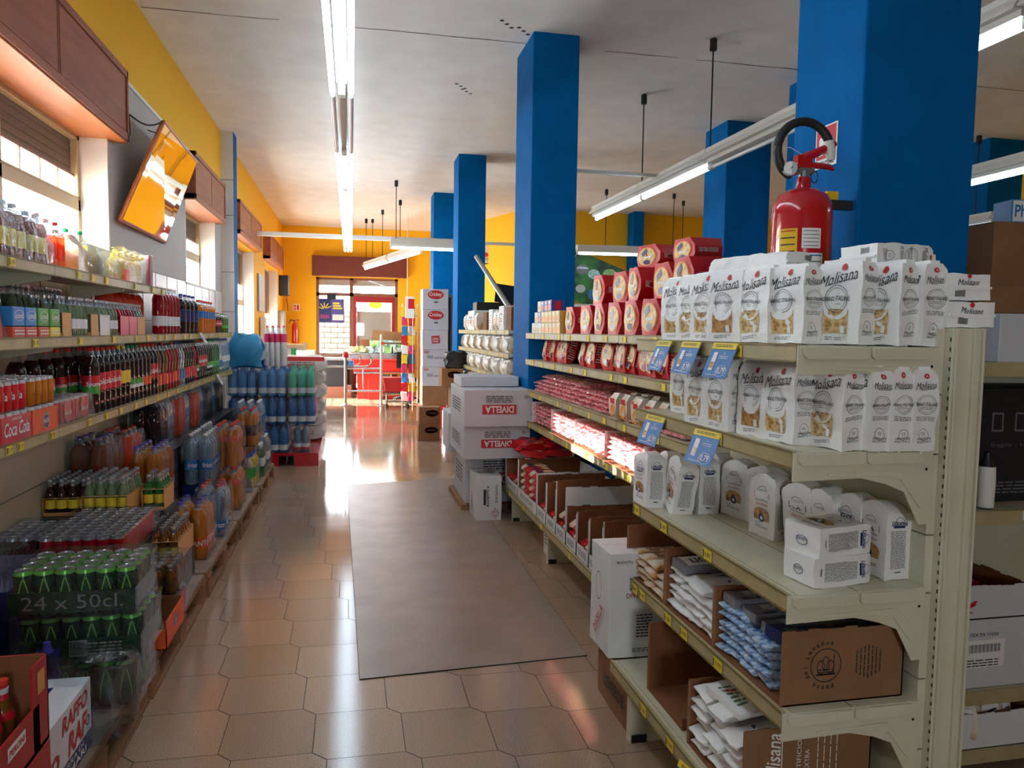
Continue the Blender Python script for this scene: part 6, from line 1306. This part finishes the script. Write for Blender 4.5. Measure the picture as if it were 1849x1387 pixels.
wpack(2, 4, 'orange', 'cap_red', 'lab_orange', (.2, .24), .046, .32, (-1.03, 6.02, PZ), 'orange soda pack with red caps, lower of the two-high stack', contour=True); wpack(2, 4, 'orange', 'cap_red', 'lab_orange', (.2, .24), .046, .32, (-1.04, 6.03, PZ+.335), 'orange soda pack with red caps, upper of the two-high stack', contour=True)
PClear = Proto(bottle('clear', 'cap_blue', 'lab_green', .12, .2, r=.04, h=.31, fill=.8)); PClear.at((-.865, 6.7, PZ), 0, 'single clear bottle with pale green label at the pallet edge', 'bottle')
wpack(1, 4, 'lemon', 'cap_blue', 'lab_green', (.1, .18), .038, .29, (-.90, 6.85, PZ), 'row of pale yellow bottles just behind the single clear bottle')
wpack(2, 4, 'orange', 'cap_red', 'lab_brown', (.1, .2), .046, .34, (-1.05, 7.3, PZ+.3), 'yellow-orange juice pack raised behind the two-high stack', fill=.9); tag(closed_box(.4, .19, .295, 'kraft')(), 'kraft crate under the yellow-orange juice pack', 'crate').location = (-1.06, 7.27, PZ)
wpack(2, 4, 'rosso', 'cap_red', 'lab_white', (.1, .2), .044, .34, (-1.17, 6.6, PZ+.2), 'brown cola pack left of the orange stack', fill=.9); tag(closed_box(.38, .18, .195, 'dark_box')(), 'dark crate under the brown cola pack', 'crate').location = (-1.18, 6.57, PZ)
wpack(1, 3, 'green_glass', 'cap_white', 'lab_white', (.1, .18), .04, .3, (-.89, 7.35, PZ), 'thin green bottles near the pallet end'); wpack(1, 3, 'water', 'cap_white', 'lab_white', (.1, .18), .042, .33, (-.89, 7.75, PZ), 'clear bottles at the very end of the pallet row')
wpack(3, 4, 'water', 'cap_white', 'lab_blue', (.1, .2), .044, .33, (-1.13, 7.75, PZ+.34), 'clear water pack with red tops at the back, before the blue water stack'); wpack(3, 4, 'water', 'cap_white', 'lab_blue', (.1, .2), .044, .33, (-1.13, 7.75, PZ), 'lower clear water pack before the blue water stack')
# back rows against the wall
for i, (k, y) in enumerate((('cola', 5.6), ('water', 5.9), ('orange_red', 6.2), ('water', 6.5), ('orange_red', 6.8), ('water', 7.1), ('cola', 7.4), ('water', 7.7), ('cola', 8.0))):
    wpack(2, 3, k, 'cap_red' if k != 'water' else 'cap_white', 'lab_blue' if k == 'water' else None, (.1, .18), .046, .33, (-1.52+(.0 if i % 2 else .03), y, PZ+.55), 'soda pack in the shadowed back row under the shelf, %s, %s' % ({'water': 'clear', 'orange_red': 'red-orange', 'cola': 'dark'}[k], ORD[i]), group='back row packs')

# stack of blue water packs on a red plastic pallet
r = root('plastic_pallet', (0, 0, 0))
mb = MB(); mb.box(-1.35, -.37, 8.72, 11.0, .12, .15, 'red_paint'); mb.build('pallet_deck', r)
for x in (-1.35, -.9, -.45):
    for y in (8.74, 9.8, 10.8): mb = MB(); mb.box(x, x+.08 if x > -.5 else x+.1, y, y+.16, 0, .12, 'red_paint'); mb.build('pallet_foot', r)
mb = MB(); mb.box(-.62, -.37, 8.715, 8.72, .0, .14, 'red_paint'); mb.box(-.37, -.365, 8.72, 11, .0, .14, 'red_paint'); mb.build('pallet_side', r)
tag(r, 'glossy red plastic pallet under the water stack', 'pallet')
layers = [('water_deep', 'lab_white', 'cap_blue'), ('water_deep', 'lab_white', 'cap_blue'), ('water_blue', 'lab_white', 'cap_blue')]
ln = ['bottom', 'second', 'third', 'top']
for l in range(3):
    for i in range(3 if l else 2):
        for j in range(2):
            x = -1.34+.32*i+(0 if l else 0)
            a = layers[l] if not (l == 2 and i == 2) else ('water_green', 'lab_white', 'cap_green')
            wpack(3, 2 if j == 0 else 3, a[0], a[2], a[1], (.03, .09), .05, .315, (x if l else x+.02, 8.74+j*.26, .152+l*.322), '%s water pack, %s layer of the stack, %s from the wall, %s row' % ({'water_deep': 'deep blue', 'water_blue': 'blue', 'water_green': 'pale green'}[a[0]], ln[l], ORD[i], ('front', 'rear')[j]), group='water packs in the stack', clear=a[0], m2=None)
wpack(2, 2, 'water', 'cap_blue', 'lab_white', (.03, .1), .043, .31, (-.64+.0, 8.76, .152), 'clear water pack with red print on the pallet corner, below the blue ones', m2='lab_red')
wpack(4, 3, 'water_blue', 'cap_red', 'lab_white', (.03, .09), .045, .315, (-.78, 9.35, .152+.644), 'water packs behind with pink caps, rear of the stack')
# blue bag, pink-capped bottles and small things on top of the stack
mb = MB(); mb.grid_box(0, .36, 0, .4, 0, .36, (8, 8, 8), 'bag_blue')
def wf(v): k = max(0, (v.z-.2)/.16); v.x += (.16-v.x)*.35*k; v.y += (.2-v.y)*.35*k; return v
mb.warp(wf); mb.warp(crumple(.05, 7, 8)); tag(mb.build('plastic_bag', None, (-1.33, 8.72, 1.125)), 'bulging sky-blue plastic bag on the water stack by the column', 'bag')
for i in range(4):
    for j in range(2):
        o = Proto(bottle('box_white2', 'pink', 'pink', .2, .27, r=.045, h=.33, fill=.99, name='milk_bottle')).at((-.93+.06*i, 8.85+.12*j, 1.125), 0, 'white bottle with pink sleeve on the water stack, %s from the blue bag, %s row' % (ORD[i], ('front', 'rear')[j]), 'bottle', 'pink-sleeved white bottles', (.7, 1, 1.35))
mb = MB(); mb.box(0, .16, 0, .006, 0, .08, 'box_white', Ry(-.6)); tag(mb.build('cardboard_piece', None, (-1.02, 8.75, 1.16)), 'grey card strip slanting over the blue bottles', 'card')
# white sacks behind
for l in range(6):
    mb = MB(); mb.grid_box(-.27, .27, -.3, .35, 0, .19, (7, 8, 3), 'sack'); 
    def wf(v): k = max(abs(v.x)/.27, abs(v.y)/.35); k = max(0, (k-.75)/.25); v.z = .09+(v.z-.09)*(1-.6*k); return v
    mb.warp(wf); mb.warp(crumple(.02, 8, l)); mb.lines((.0, -.3, .1), X_, Z_, .3, .05, 2, 'grey_ink', l, .02)
    tag(mb.build('sack', None, (-.60+.01*(l % 2), 9.95+.02*(l % 3), .152+l*.172)), 'plump white sack in the pile behind the water stack, %s from the bottom' % ORD[l], 'sack', 'white sacks behind the water stack')
mb = MB(); mb.box(-.3, .3, -.1, .0, 0, .05, 'lab_red'); tag(mb.build('crate', None, (-.62, 9.5, 1.16)), 'small red-edged tray on top of the white sacks', 'tray')
# ================================================================== MIRROR, WALL THINGS
r = root('hanging_mirror', (0, 0, 0))
# tilted mirror: top edge further from the wall and camera, corners in space
A, B, C_, D_ = Vector((-1.30, 5.80, 3.0)), Vector((-1.50, 5.62, 2.26)), Vector((-1.36, 6.45, 2.24)), Vector((-1.13, 6.35, 2.86))
A = Vector((-1.33, 5.98, 3.04)); B = Vector((-1.56, 5.70, 2.28)); U = Vector((.69*.42, .72*.42, -.06)); 
C_ = Vector((-1.585, 7.1, 2.285)); D_ = Vector((-1.372, 7.4, 3.05))
nrm = (C_-B).cross(A-B).normalized()
def slab(m, a, b, c, d, t0, t1):
    q = [a, b, c, d]; return MB().add([tuple(p+nrm*t0) for p in q]+[tuple(p+nrm*t1) for p in q], [(0, 1, 2, 3), (7, 6, 5, 4), (0, 4, 5, 1), (1, 5, 6, 2), (2, 6, 7, 3), (3, 7, 4, 0)], m)
if nrm.x < 0: nrm = -nrm
slab('wood', A, B, C_, D_, -.02, -.002).build('mirror_back', r)
slab('mirror', A, B, C_, D_, -.002, .0).build('mirror_glass', r)
mb = MB(); mb.tube([A, B], .012, 'wood_lit_pale', 6); mb.build('frame_edge', r)
mb = MB(); mb.tube([B, C_], .014, 'red_dark', 6); mb.build('frame_edge', r)
mb = MB(); mb.tube([A, D_], .010, 'wood_lit_pale', 6); mb.build('frame_edge', r)
mb = MB(); P = [A.lerp(Vector((-1.49, 5.70, 3.0)), t/12)+Vector((0, 0, -.05*math.sin(PI*t/12))) for t in range(13)]
for a, b in zip(P, P[1:]): mb.tube([a.lerp(b, .05), a.lerp(b, .95)], .006, 'iron', 5)
mb.tube([P[-1], P[-1]+Vector((0, .02, -.14))], .004, 'iron', 5); mb.build('chain', r)
for q in (.45, .7):
    mb = MB(); p = A.lerp(D_, q); mb.tube([p, Vector((-1.595, p.y, 3.12))], .005, 'iron', 5); mb.build('suspension_wire', r)
tag(r, 'large tilted mirror reflecting the yellow wall, hung by a chain above the shelves', 'mirror')
def wallbox(y0, y1, z0, z1, d, m, name, label, cat, extra=None):
    r = root(name, (-1.6, (y0+y1)/2, z0)); w_ = y1-y0; mb = MB(); mb.box(0, d, -w_/2, w_/2, 0, z1-z0, m); mb.build('housing', r, bevel=.004)
    mb = MB(); mb.box(d, d+.003, -w_/2+.02, w_/2-.02, .02, z1-z0-.02, 'sage' if m != 'black' else 'iron'); 
    mb.build('front_plate', r); return tag(r, label, cat)
wallbox(13.75, 14.55, 1.85, 2.5, .03, 'grey_metal', 'notice_board', 'grey framed notice board hanging on the yellow wall beyond the column', 'board')
wallbox(17.75, 18.2, 2.3, 2.75, .2, 'black', 'loudspeaker', 'black box loudspeaker high in the yellow far corner', 'loudspeaker')
wallbox(17.6, 18.1, 1.45, 1.95, .12, 'grey_metal', 'meter_box', 'grey metal meter box under the black loudspeaker', 'box')
mb = MB(); mb.box(-1.58, -1.5, 14.0, 14.3, .2, 1.75, 'white'); tag(mb.build('panel'), 'narrow white panel below the grey notice board', 'panel')
mb = MB(); mb.tube([(-1.45, 17.9, 2.3), (-1.42, 17.9, 2.1), (-1.42, 17.95, 1.95)], .01, 'iron', 6); tag(mb.build('conduit'), 'dark conduit between the loudspeaker and the meter box', 'conduit')
# distant extinguisher
r = root('fire_extinguisher', (-1.32, 18.62, 1.2)); mb = MB(); mb.lathe([(.06, 0), (.065, .01), (.065, .42), (.04, .48), (.02, .5), (.02, .53)], 'red_paint', 16); mb.build('cylinder', r)
mb = MB(); mb.tube([(-.04, 0, .54), (.1, 0, .56)], .014, 'red_paint', 6); mb.build('lever', r); mb = MB(); mb.tube([(-.01, 0, .53), (-.1, 0, .56), (-.12, 0, .48)], .014, 'rubber', 6); mb.build('hose', r)
tag(r, 'small red fire extinguisher on the yellow back wall near the entrance', 'fire extinguisher')
r = root('extinguisher_sign', (-1.29, 18.795, 1.98)); mb = MB(); mb.box(-.08, .08, -.006, 0, 0, .16, 'white'); mb.build('sign_board', r); mb = MB(); mb.quad((-.06, -.006, .02), (.05, 0, 0), (0, 0, .12), 'red_ink', .001); mb.quad((.01, -.006, .02), (.05, 0, 0), (0, 0, .12), 'red_ink', .001); mb.quad((-.045, -.006, .05), (.02, 0, 0), (0, 0, .06), 'white', .002); mb.build('sign_print', r)
tag(r, 'small red and white sign above the distant extinguisher', 'sign')

# ================================================================== CHECKOUT AREA
r = root('turnstile', (-.114, 15.6, 0))
def tb(nm, pts, rr=.022, m='steel', closed=False): mb = MB(); mb.tube(pts, rr, m, 10, closed); return mb.build(nm, r)
tb('post', [(0, 0, 0), (0, 0, 1.04)], .03); mb = MB(); mb.lathe([(.12, 0), (.12, .012), (.04, .03), (.03, .05)], 'steel', 20); mb.build('base_plate', r)
mb = MB(); mb.lathe([(.05, .98), (.06, 1.0), (.06, 1.06), (.04, 1.1)], 'red', 16); mb.build('hub', r)
def arm(sx, L_, z0, z1): 
    p = []; rr = (z1-z0)/2; zc = (z0+z1)/2
    p += [(sx*.03, 0, z1), (sx*(L_-rr), 0, z1)]
    for q in range(1, 8): a = PI/2-PI*q/8; p.append((sx*(L_-rr+rr*math.cos(a)), 0, zc+rr*math.sin(a)))
    p += [(sx*(L_-rr), 0, z0), (sx*.03, 0, z0)]; return p
tb('arm', arm(-1, .5, .8, 1.05), .018); tb('arm', arm(1, .52, .8, 1.05), .018); tb('arm', [(x*.6, x*.6, z) for x, y, z in arm(1, .5, .82, 1.05)], .018)
mb = MB(); mb.box(.05, .16, -.05, .05, .8, .92, 'blue_crate'); mb.build('arrow_sign', r)
tag(r, 'chrome turnstile with red hub at the shop entrance', 'turnstile')
r = root('barrier', (.6, 15.6, 0))
def tb(nm, pts, rr=.022, m='steel'): mb = MB(); mb.tube(pts, rr, m, 10); return mb.build(nm, r)
tb('post', [(0, 0, 0), (0, 0, 1.46)], .028, 'lamp_body'); tb('rail', [(-.68, 0, .76), (0, 0, .76)], .018); tb('rail', [(-.68, 0, .3), (0, 0, .3)], .018); tb('post', [(-.36, 0, .3), (-.36, 0, .76)], .014)
tb('rail', [(0, 0, 1.28), (.55, .2, 1.28)], .022); tb('rail', [(0, 0, .66), (.45, .1, .66)], .016, 'sleeve'); tb('rail', [(0, 0, .22), (.5, .2, .22)], .014)
mb = MB(); mb.lathe([(.09, 0), (.09, .012), (.03, .03)], 'steel', 18); mb.build('base_plate', r)
mb = MB(); mb.box(-.01, .06, -.03, .03, 1.25, 1.31, 'lab_orange'); mb.build('clamp', r)
tag(r, 'tall chrome and cream barrier post with rails right of the turnstile', 'barrier')
r = root('checkout_counter', (.55, 17.2, 0))
mb = MB(); mb.box(-.5, .6, -.3, .4, .62, .86, 'checkout'); mb.build('counter_body', r, bevel=.01)
mb = MB(); mb.box(-.55, .65, -.35, .45, .86, .9, 'checkout'); mb.build('counter_edge', r, bevel=.01)
for x, y0_ in ((-.42, -.1), (-.18, -.28)): mb = MB(); mb.box(x, x+.28, y0_, y0_+.25, 0, .62, 'checkout'); mb.build('pedestal', r)
mb = MB(); mb.box(-.5, .62, -.32, .42, .58, .62, 'steel'); mb.build('trim_strip', r)
mb = MB(); mb.box(.1, .6, -.2, .3, .0, .3, 'red_dark'); mb.build('cabinet', r)
mb = MB(); mb.box(-.6, -.1, .3, .7, .9, 1.0, 'red_dark'); mb.build('belt_end', r)
tag(r, 'red checkout counter with steel strip behind the turnstile', 'counter')
# office chair
r = root('office_chair', (1.15, 16.4, 0)); mb = MB(); mb.grid_box(-.2, .2, -.04, .04, .72, 1.1, (4, 1, 5), 'black'); mb.warp(crumple(.03, 4, 2)); mb.build('backrest', r); mb = MB(); mb.grid_box(-.22, .22, -.22, .22, .45, .53, (4, 4, 1), 'black'); mb.build('seat', r)
mb = MB(); mb.tube([(0, 0, .1), (0, 0, .45)], .03, 'grey_metal'); mb.build('column', r)
for k in range(5): a = 2*PI*k/5; mb = MB(); mb.tube([(0, 0, .12), (.28*math.cos(a), .28*math.sin(a), .07)], .02, 'black', 6); mb.lathe([(.03, 0), (.03, .05)], 'black', 10, (.28*math.cos(a), .28*math.sin(a), .0)); mb.build('leg', r)
tag(r, 'black swivel office chair by the checkout', 'chair')
# red seat trolley thing
r = root('shopping_basket', (.92, 15.35, .32)); mb = MB(); mb.prism([(-.25, 0), (.2, 0), (.26, .28), (-.3, .28)], 'y', -.18, .18, 'checkout'); mb.build('basket_body', r); mb = MB(); mb.box(-.3, .26, -.2, .2, -.02, 0, 'red_dark'); mb.build('basket_base', r); tag(r, 'red angular plastic basket beside the barrier', 'basket')
r = root('stand', (.92, 15.35, 0)); 
for x in (-.22, .2):
    for y in (-.15, .15): mb = MB(); mb.tube([(x, y, .05), (x, y, .3)], .012, 'grey_metal', 6); mb.lathe([(.03, 0), (.03, .05)], 'black', 8, (x, y, 0)); mb.build('leg', r)
mb = MB(); mb.box(-.25, .23, -.18, .18, .1, .115, 'grey_metal'); mb.box(-.25, .23, -.18, .18, .28, .296, 'grey_metal'); mb.build('rack', r)
tag(r, 'low wheeled stand carrying the red basket', 'stand')
# dark low cabinet / vegetable racks behind turnstile
mb = MB(); mb.box(-.8, -.1, 17.5, 18.0, .25, .85, 'black'); mb.box(-.85, 0, 17.45, 18.05, 0, .25, 'door_brown'); mb.box(-.85, 0, 17.45, 18.05, .85, .9, 'grey_metal'); tag(mb.build('cabinet'), 'dark low cabinet left of the red counter', 'cabinet')
# cardboard box with green goods
mb = MB(); mb.prism([(-.3, 1.08), (.5, 1.08), (.45, 1.5), (-.22, 1.55)], 'y', 0, .04, 'kraft', Rx(0)); o = mb.build('cardboard_box', None, (.72, 17.85, 0)); tag(o, 'open kraft box flap standing up behind the green packs', 'carton')
mb = MB(); mb.box(-.1, 1.3, 17.3, 17.8, .9, 1.02, 'steel'); tag(mb.build('display_tray'), 'steel tray on the counter under the vegetables', 'tray')
for i in range(9):
    m_ = ('veg_teal', 'green_veg', 'veg_teal')[i % 3]; mb = MB(); mb.grid_box(-.09, .09, -.08, .08, 0, .14, (4, 4, 4), m_); mb.warp(crumple(.04, 12, i)); tag(mb.build('vegetable_pack', None, (.42+.1*i, 17.4+.08*(i % 2), 1.03+(.13 if i % 2 else 0))), 'green and teal wrapped vegetable pack on the counter, %s from the left' % ORD[i], 'vegetable pack', 'vegetable packs on the counter')
for i in range(4):
    mb = MB(); mb.lathe([(.02, 0), (.09, .03), (.1, .08), (.06, .13), (.01, .14)], 'veg_pale', 12); mb.warp(crumple(.05, 9, i)); tag(mb.build('lettuce', None, (.02+.11*i, 17.4, 1.03)), 'pale green vegetable at the left end of the counter, %s from the left' % ORD[i], 'vegetable', 'pale vegetables')
mb = MB(); mb.box(.2, .45, 17.9, 18.2, 1.02, 1.32, 'kraft_in'); tag(mb.build('cardboard_box'), 'brown box behind the pale vegetables', 'carton')
# left white counter
mb = MB(); mb.box(-1.55, -.9, 14.6, 15.6, 0, 1.2, 'box_white2'); mb.box(-1.58, -.85, 14.55, 15.65, 1.2, 1.25, 'frame'); mb.box(-1.1, -1.0, 14.59, 14.6, .9, 1.18, 'cap_green'); tag(mb.build('counter'), 'pale shop counter with wooden edge under the left window', 'counter')
mb = MB(); mb.box(-.86, -.8, 14.4, 14.5, 0, 1.3, 'frame'); tag(mb.build('post'), 'light wooden post at the end of the pale counter', 'post')
mb = MB(); mb.grid_box(-.15, .15, -.1, .1, 0, .18, (5, 4, 4), 'bag_beige'); mb.warp(crumple(.03, 9, 3)); tag(mb.build('bread_bag', None, (-.75, 13.2, 1.0)), 'pale bag lying bright in the sun left of the turnstile', 'bag')
mb = MB(); mb.box(-1.0, -.6, 13.0, 13.5, 0, 1.0, 'box_white2'); tag(mb.build('display_box'), 'white display box under the bright bag before the turnstile', 'box')

# ================================================================== CARTONS BY THE FAR PILLAR
def crick(i):
    def f(mb, w, d, h):
        if i < 2:
            mb.disc((d*.5, -.006, h*.72), X_, Z_, .125, .07, 'red_ink', 24, .001); mb.text('Crickey', (d*.5, -.006, h*.72), X_, Z_, .075, 'white', .2, .15, .015, off=.003); mb.quad((d*.44, -.006, h*.32), (.06, 0, 0), (0, 0, .02), 'ink', .002)
        elif i == 2:
            mb.quad((d*.36, -.006, h*.3), (.13, 0, .01), (-.01, 0, .12), 'red_ink', .001); mb.text('COOK', (d*.5, -.006, h*.55), X_, Z_, .035, 'white', .1, 0, .02, off=.003); mb.text('COOK', (d*.5, -.006, h*.42), X_, Z_, .03, 'white', .1, 0, .02, off=.003)
        else:
            mb.disc((.06, -.006, h*.85), X_, Z_, .035, .02, 'red_ink', 14, .001, .6); mb.lines((d*.3, -.006, h*.55), X_, Z_, .1, .05, 3, 'ink', i, .002); mb.lines((d*.65, -.006, h*.5), X_, Z_, .15, .03, 2, 'ink', i, .002)
    return f
zz = [.31, .62, .95, 1.27, 1.6, 1.9][::-1]
top_ = 2.21; hs = [.32, .325, .31, .27, .31]; z = top_
for i, h_ in enumerate(hs):
    z -= h_
    Proto(closed_box(.41, .4, h_-.003, 'box_white', crick(i))).at((1.1+.004*(i % 2), 11.9, z), 0, 'white carton in the tall far stack, %s' % ('topmost, with red oval logo', 'second from top, with red oval logo', 'middle one with red square mark', 'fourth from top with small red mark', 'lowest of the five white ones')[i], 'carton', 'white cartons in the tall stack')
Proto(closed_box(.42, .4, z-.36, 'kraft', None)).at((1.1, 11.9, .36), 0, 'kraft carton under the tall white stack', 'carton')
Proto(closed_box(.46, .42, .33, 'checkout', None)).at((1.07, 11.88, .025), 0, 'red crate at the very bottom of the tall stack', 'crate')
mb = MB(); mb.box(1.05, 1.6, 11.85, 12.4, 0, .022, 'pallet'); tag(mb.build('board'), 'board under the tall far stack', 'board')
def brick_(mb, w, d, h): mb.disc((d*.6, -.006, h*.65), X_, Z_, .09, .045, 'red_ink', 18, .001); mb.text('Crickey', (d*.6, -.006, h*.65), X_, Z_, .035, 'kraft', .13, .1, .01, off=.003); mb.disc((d*.6, -.006, h*.65), X_, Z_, .09, .045, 'red_ink', 18, .001)
Proto(closed_box(.32, .28, .23, 'kraft', brick_)).at((1.135, 9.6, .84), 0, 'kraft carton with red oval logo beside the white stack', 'carton')
Proto(closed_box(.34, .3, .565, 'kraft', None)).at((1.262, 9.6, .272), 0, 'plain kraft carton on the base shelf under the logo one', 'carton')
Proto(closed_box(.34, .35, .32, 'box_white', None)).at((1.38, 11.2, .002), 0, 'white carton on the floor beside the far white stack', 'carton')
Proto(closed_box(.26, .3, .235, 'kraft', brick_)).at((.93, 10.5, .242), 0, 'kraft carton with red logo standing in the aisle, upper one', 'carton')
Proto(closed_box(.28, .3, .235, 'kraft', brick_)).at((.92, 10.5, .002), 0, 'kraft carton with red logo standing in the aisle, lower one', 'carton')
mb = MB(); mb.grid_box(-.14, .14, -.12, .12, 0, .2, (6, 6, 5), 'black'); mb.warp(crumple(.05, 12, 3)); tag(mb.build('bag', None, (1.34, 9.72, 1.075), 0), 'crumpled black bag on the kraft carton with red logo', 'bag')
# rack of small hanging bags left of the white stack
r = root('display_rack', (.95, 12.9, 0))
for x in (-.1, .16): mb = MB(); mb.tube([(x, 0, 0), (x, 0, 2.0)], .012, 'lamp_body', 6); mb.build('post', r)
for z in (.3, .6, .9, 1.2, 1.5, 1.8): mb = MB(); mb.tube([(-.1, 0, z), (.16, 0, z)], .008, 'grey_metal', 6); mb.build('bar', r)
tag(r, 'slim wire rack of hanging snack bags left of the tall white stack', 'rack')
hb = [MB().grid_box(-.05, .05, -.02, .02, 0, .15, (2, 1, 3), m_).warp(crumple(.02, 12, i)) for i, m_ in enumerate(('white', 'red', 'lab_blue', 'pink', 'tag'))]
for i in range(20):
    tag(hb[(i*3) % 5].build('snack_bag', None, (.88+.12*(i % 2), 12.85-.02*(i % 3), .35+.16*(i//2))), 'small snack bag on the wire rack, %s row up, %s side' % (ORD[i//2], ('aisle', 'stack')[i % 2]), 'snack bag', 'snack bags on the wire rack')
mb = MB(); mb.box(.86, 1.0, 12.3, 12.35, 1.75, 2.1, 'white'); mb.box(.9, 1.0, 12.295, 12.3, 1.9, 2.06, 'red'); mb.tube([(.98, 12.33, 0), (.98, 12.33, 1.8)], .01, 'grey_metal', 6); tag(mb.build('placard'), 'white placard with red square left of the tall stack', 'placard')
mb = MB(); mb.box(1.55, 1.8, 12.35, 12.6, 0, 2.15, 'grey_metal'); mb.box(1.56, 1.6, 12.34, 12.35, .05, 2.1, 'iron'); tag(mb.build('metal_rack'), 'greyish metal rack between the white stack and the far pillar', 'rack')

# ================================================================== THINGS SEEN BETWEEN THE PILLARS
mb = MB(); mb.box(3.7, 5.4, 13.75, 14.3, 0, 2.05, 'grey_wall'); mb.box(3.65, 5.45, 13.7, 14.35, 2.05, 2.1, 'box_white2'); tag(mb.build('cabinet'), 'tall pale cabinet carrying the tilted vegetable poster', 'cabinet')
r = root('poster', (0, 0, 0)); mb = MB(); M = T(4.25, 13.72, 2.12) @ Ry(-.0); mb.box(-.4, 1.0, 0, .02, .0, .9, 'poster', M @ Ry(.35)); mb.build('poster_board', r)
mb = MB()
for i, (x, z, s_, m_) in enumerate(((.05, .6, .12, 'veg_teal'), (.35, .7, .15, 'green_veg'), (.6, .6, .12, 'green_veg'), (.75, .75, .1, 'lab_red'), (.2, .25, .14, 'carton_blue'), (.45, .2, .12, 'carton_blue'), (-.2, .6, .12, 'grey_pack'), (-.1, .25, .1, 'box_white'), (.85, .5, .08, 'red'))):
    mb.disc(M @ Ry(.35) @ Vector((x, 0, z)), X_, Z_, s_, s_*.8, m_, 10, .003+.0005*i)
mb.build('poster_print', r); tag(r, 'dark tilted poster of vegetables between the blue pillars', 'poster')
r = root('monitor', (2.5, 12.2, 2.02)); mb = MB(); mb.box(-.2, .18, 0, .04, 0, .3, 'screen', Ry(.12)); mb.build('screen', r); mb = MB(); mb.box(-.05, .05, .04, .2, -.02, .1, 'black'); mb.build('mount', r); mb = MB(); mb.box(-.1, .12, -.02, .1, -.06, -.01, 'red_dark'); mb.build('base', r); mb = MB(); mb.tube([(0, .15, -2.02), (0, .15, 0)], .03, 'iron', 8); mb.build('pole', r); tag(r, 'dark tilted monitor against the yellow wall between the pillars', 'monitor')
r = root('wall_picture', (2.62, 15.9, 3.02)); mb = MB(); mb.box(-.14, .14, -.0, .03, 0, .42, 'wood_dark'); mb.build('picture_frame', r); mb = MB(); mb.quad((-.12, 0, .02), (.24, 0, 0), (0, 0, .38), 'white', .002); mb.disc((0, 0, .2), X_, Z_, .06, .05, 'red_ink', 12, .004); mb.lines((0, 0, .1), X_, Z_, .16, .06, 3, 'ink', 2, .004); mb.build('picture_print', r)
r.rotation_euler = (0, 0, -1.2+.0); r.rotation_euler = (0, 0, 0); r.location = (2.86, 16.25, 3.02); tag(r, 'small framed print on the yellow wall between the pillars', 'picture')
mb = MB(); mb.tube([(3.45, 14.70, 3.15), (8.5, 14.70, 3.15)], .02, 'iron', 6); tag(mb.build('conduit'), 'dark conduit running along the yellow inner wall', 'conduit')
mb = MB(); mb.grid_box(-.1, .1, -.08, .08, 0, .17, (4, 4, 4), 'paper'); mb.warp(crumple(.03, 10, 3)); tag(mb.build('paper_bag', None, (1.75, 5.1, FZ[0]+.002)), 'crumpled white bag peeking out behind the gold boxes', 'bag')
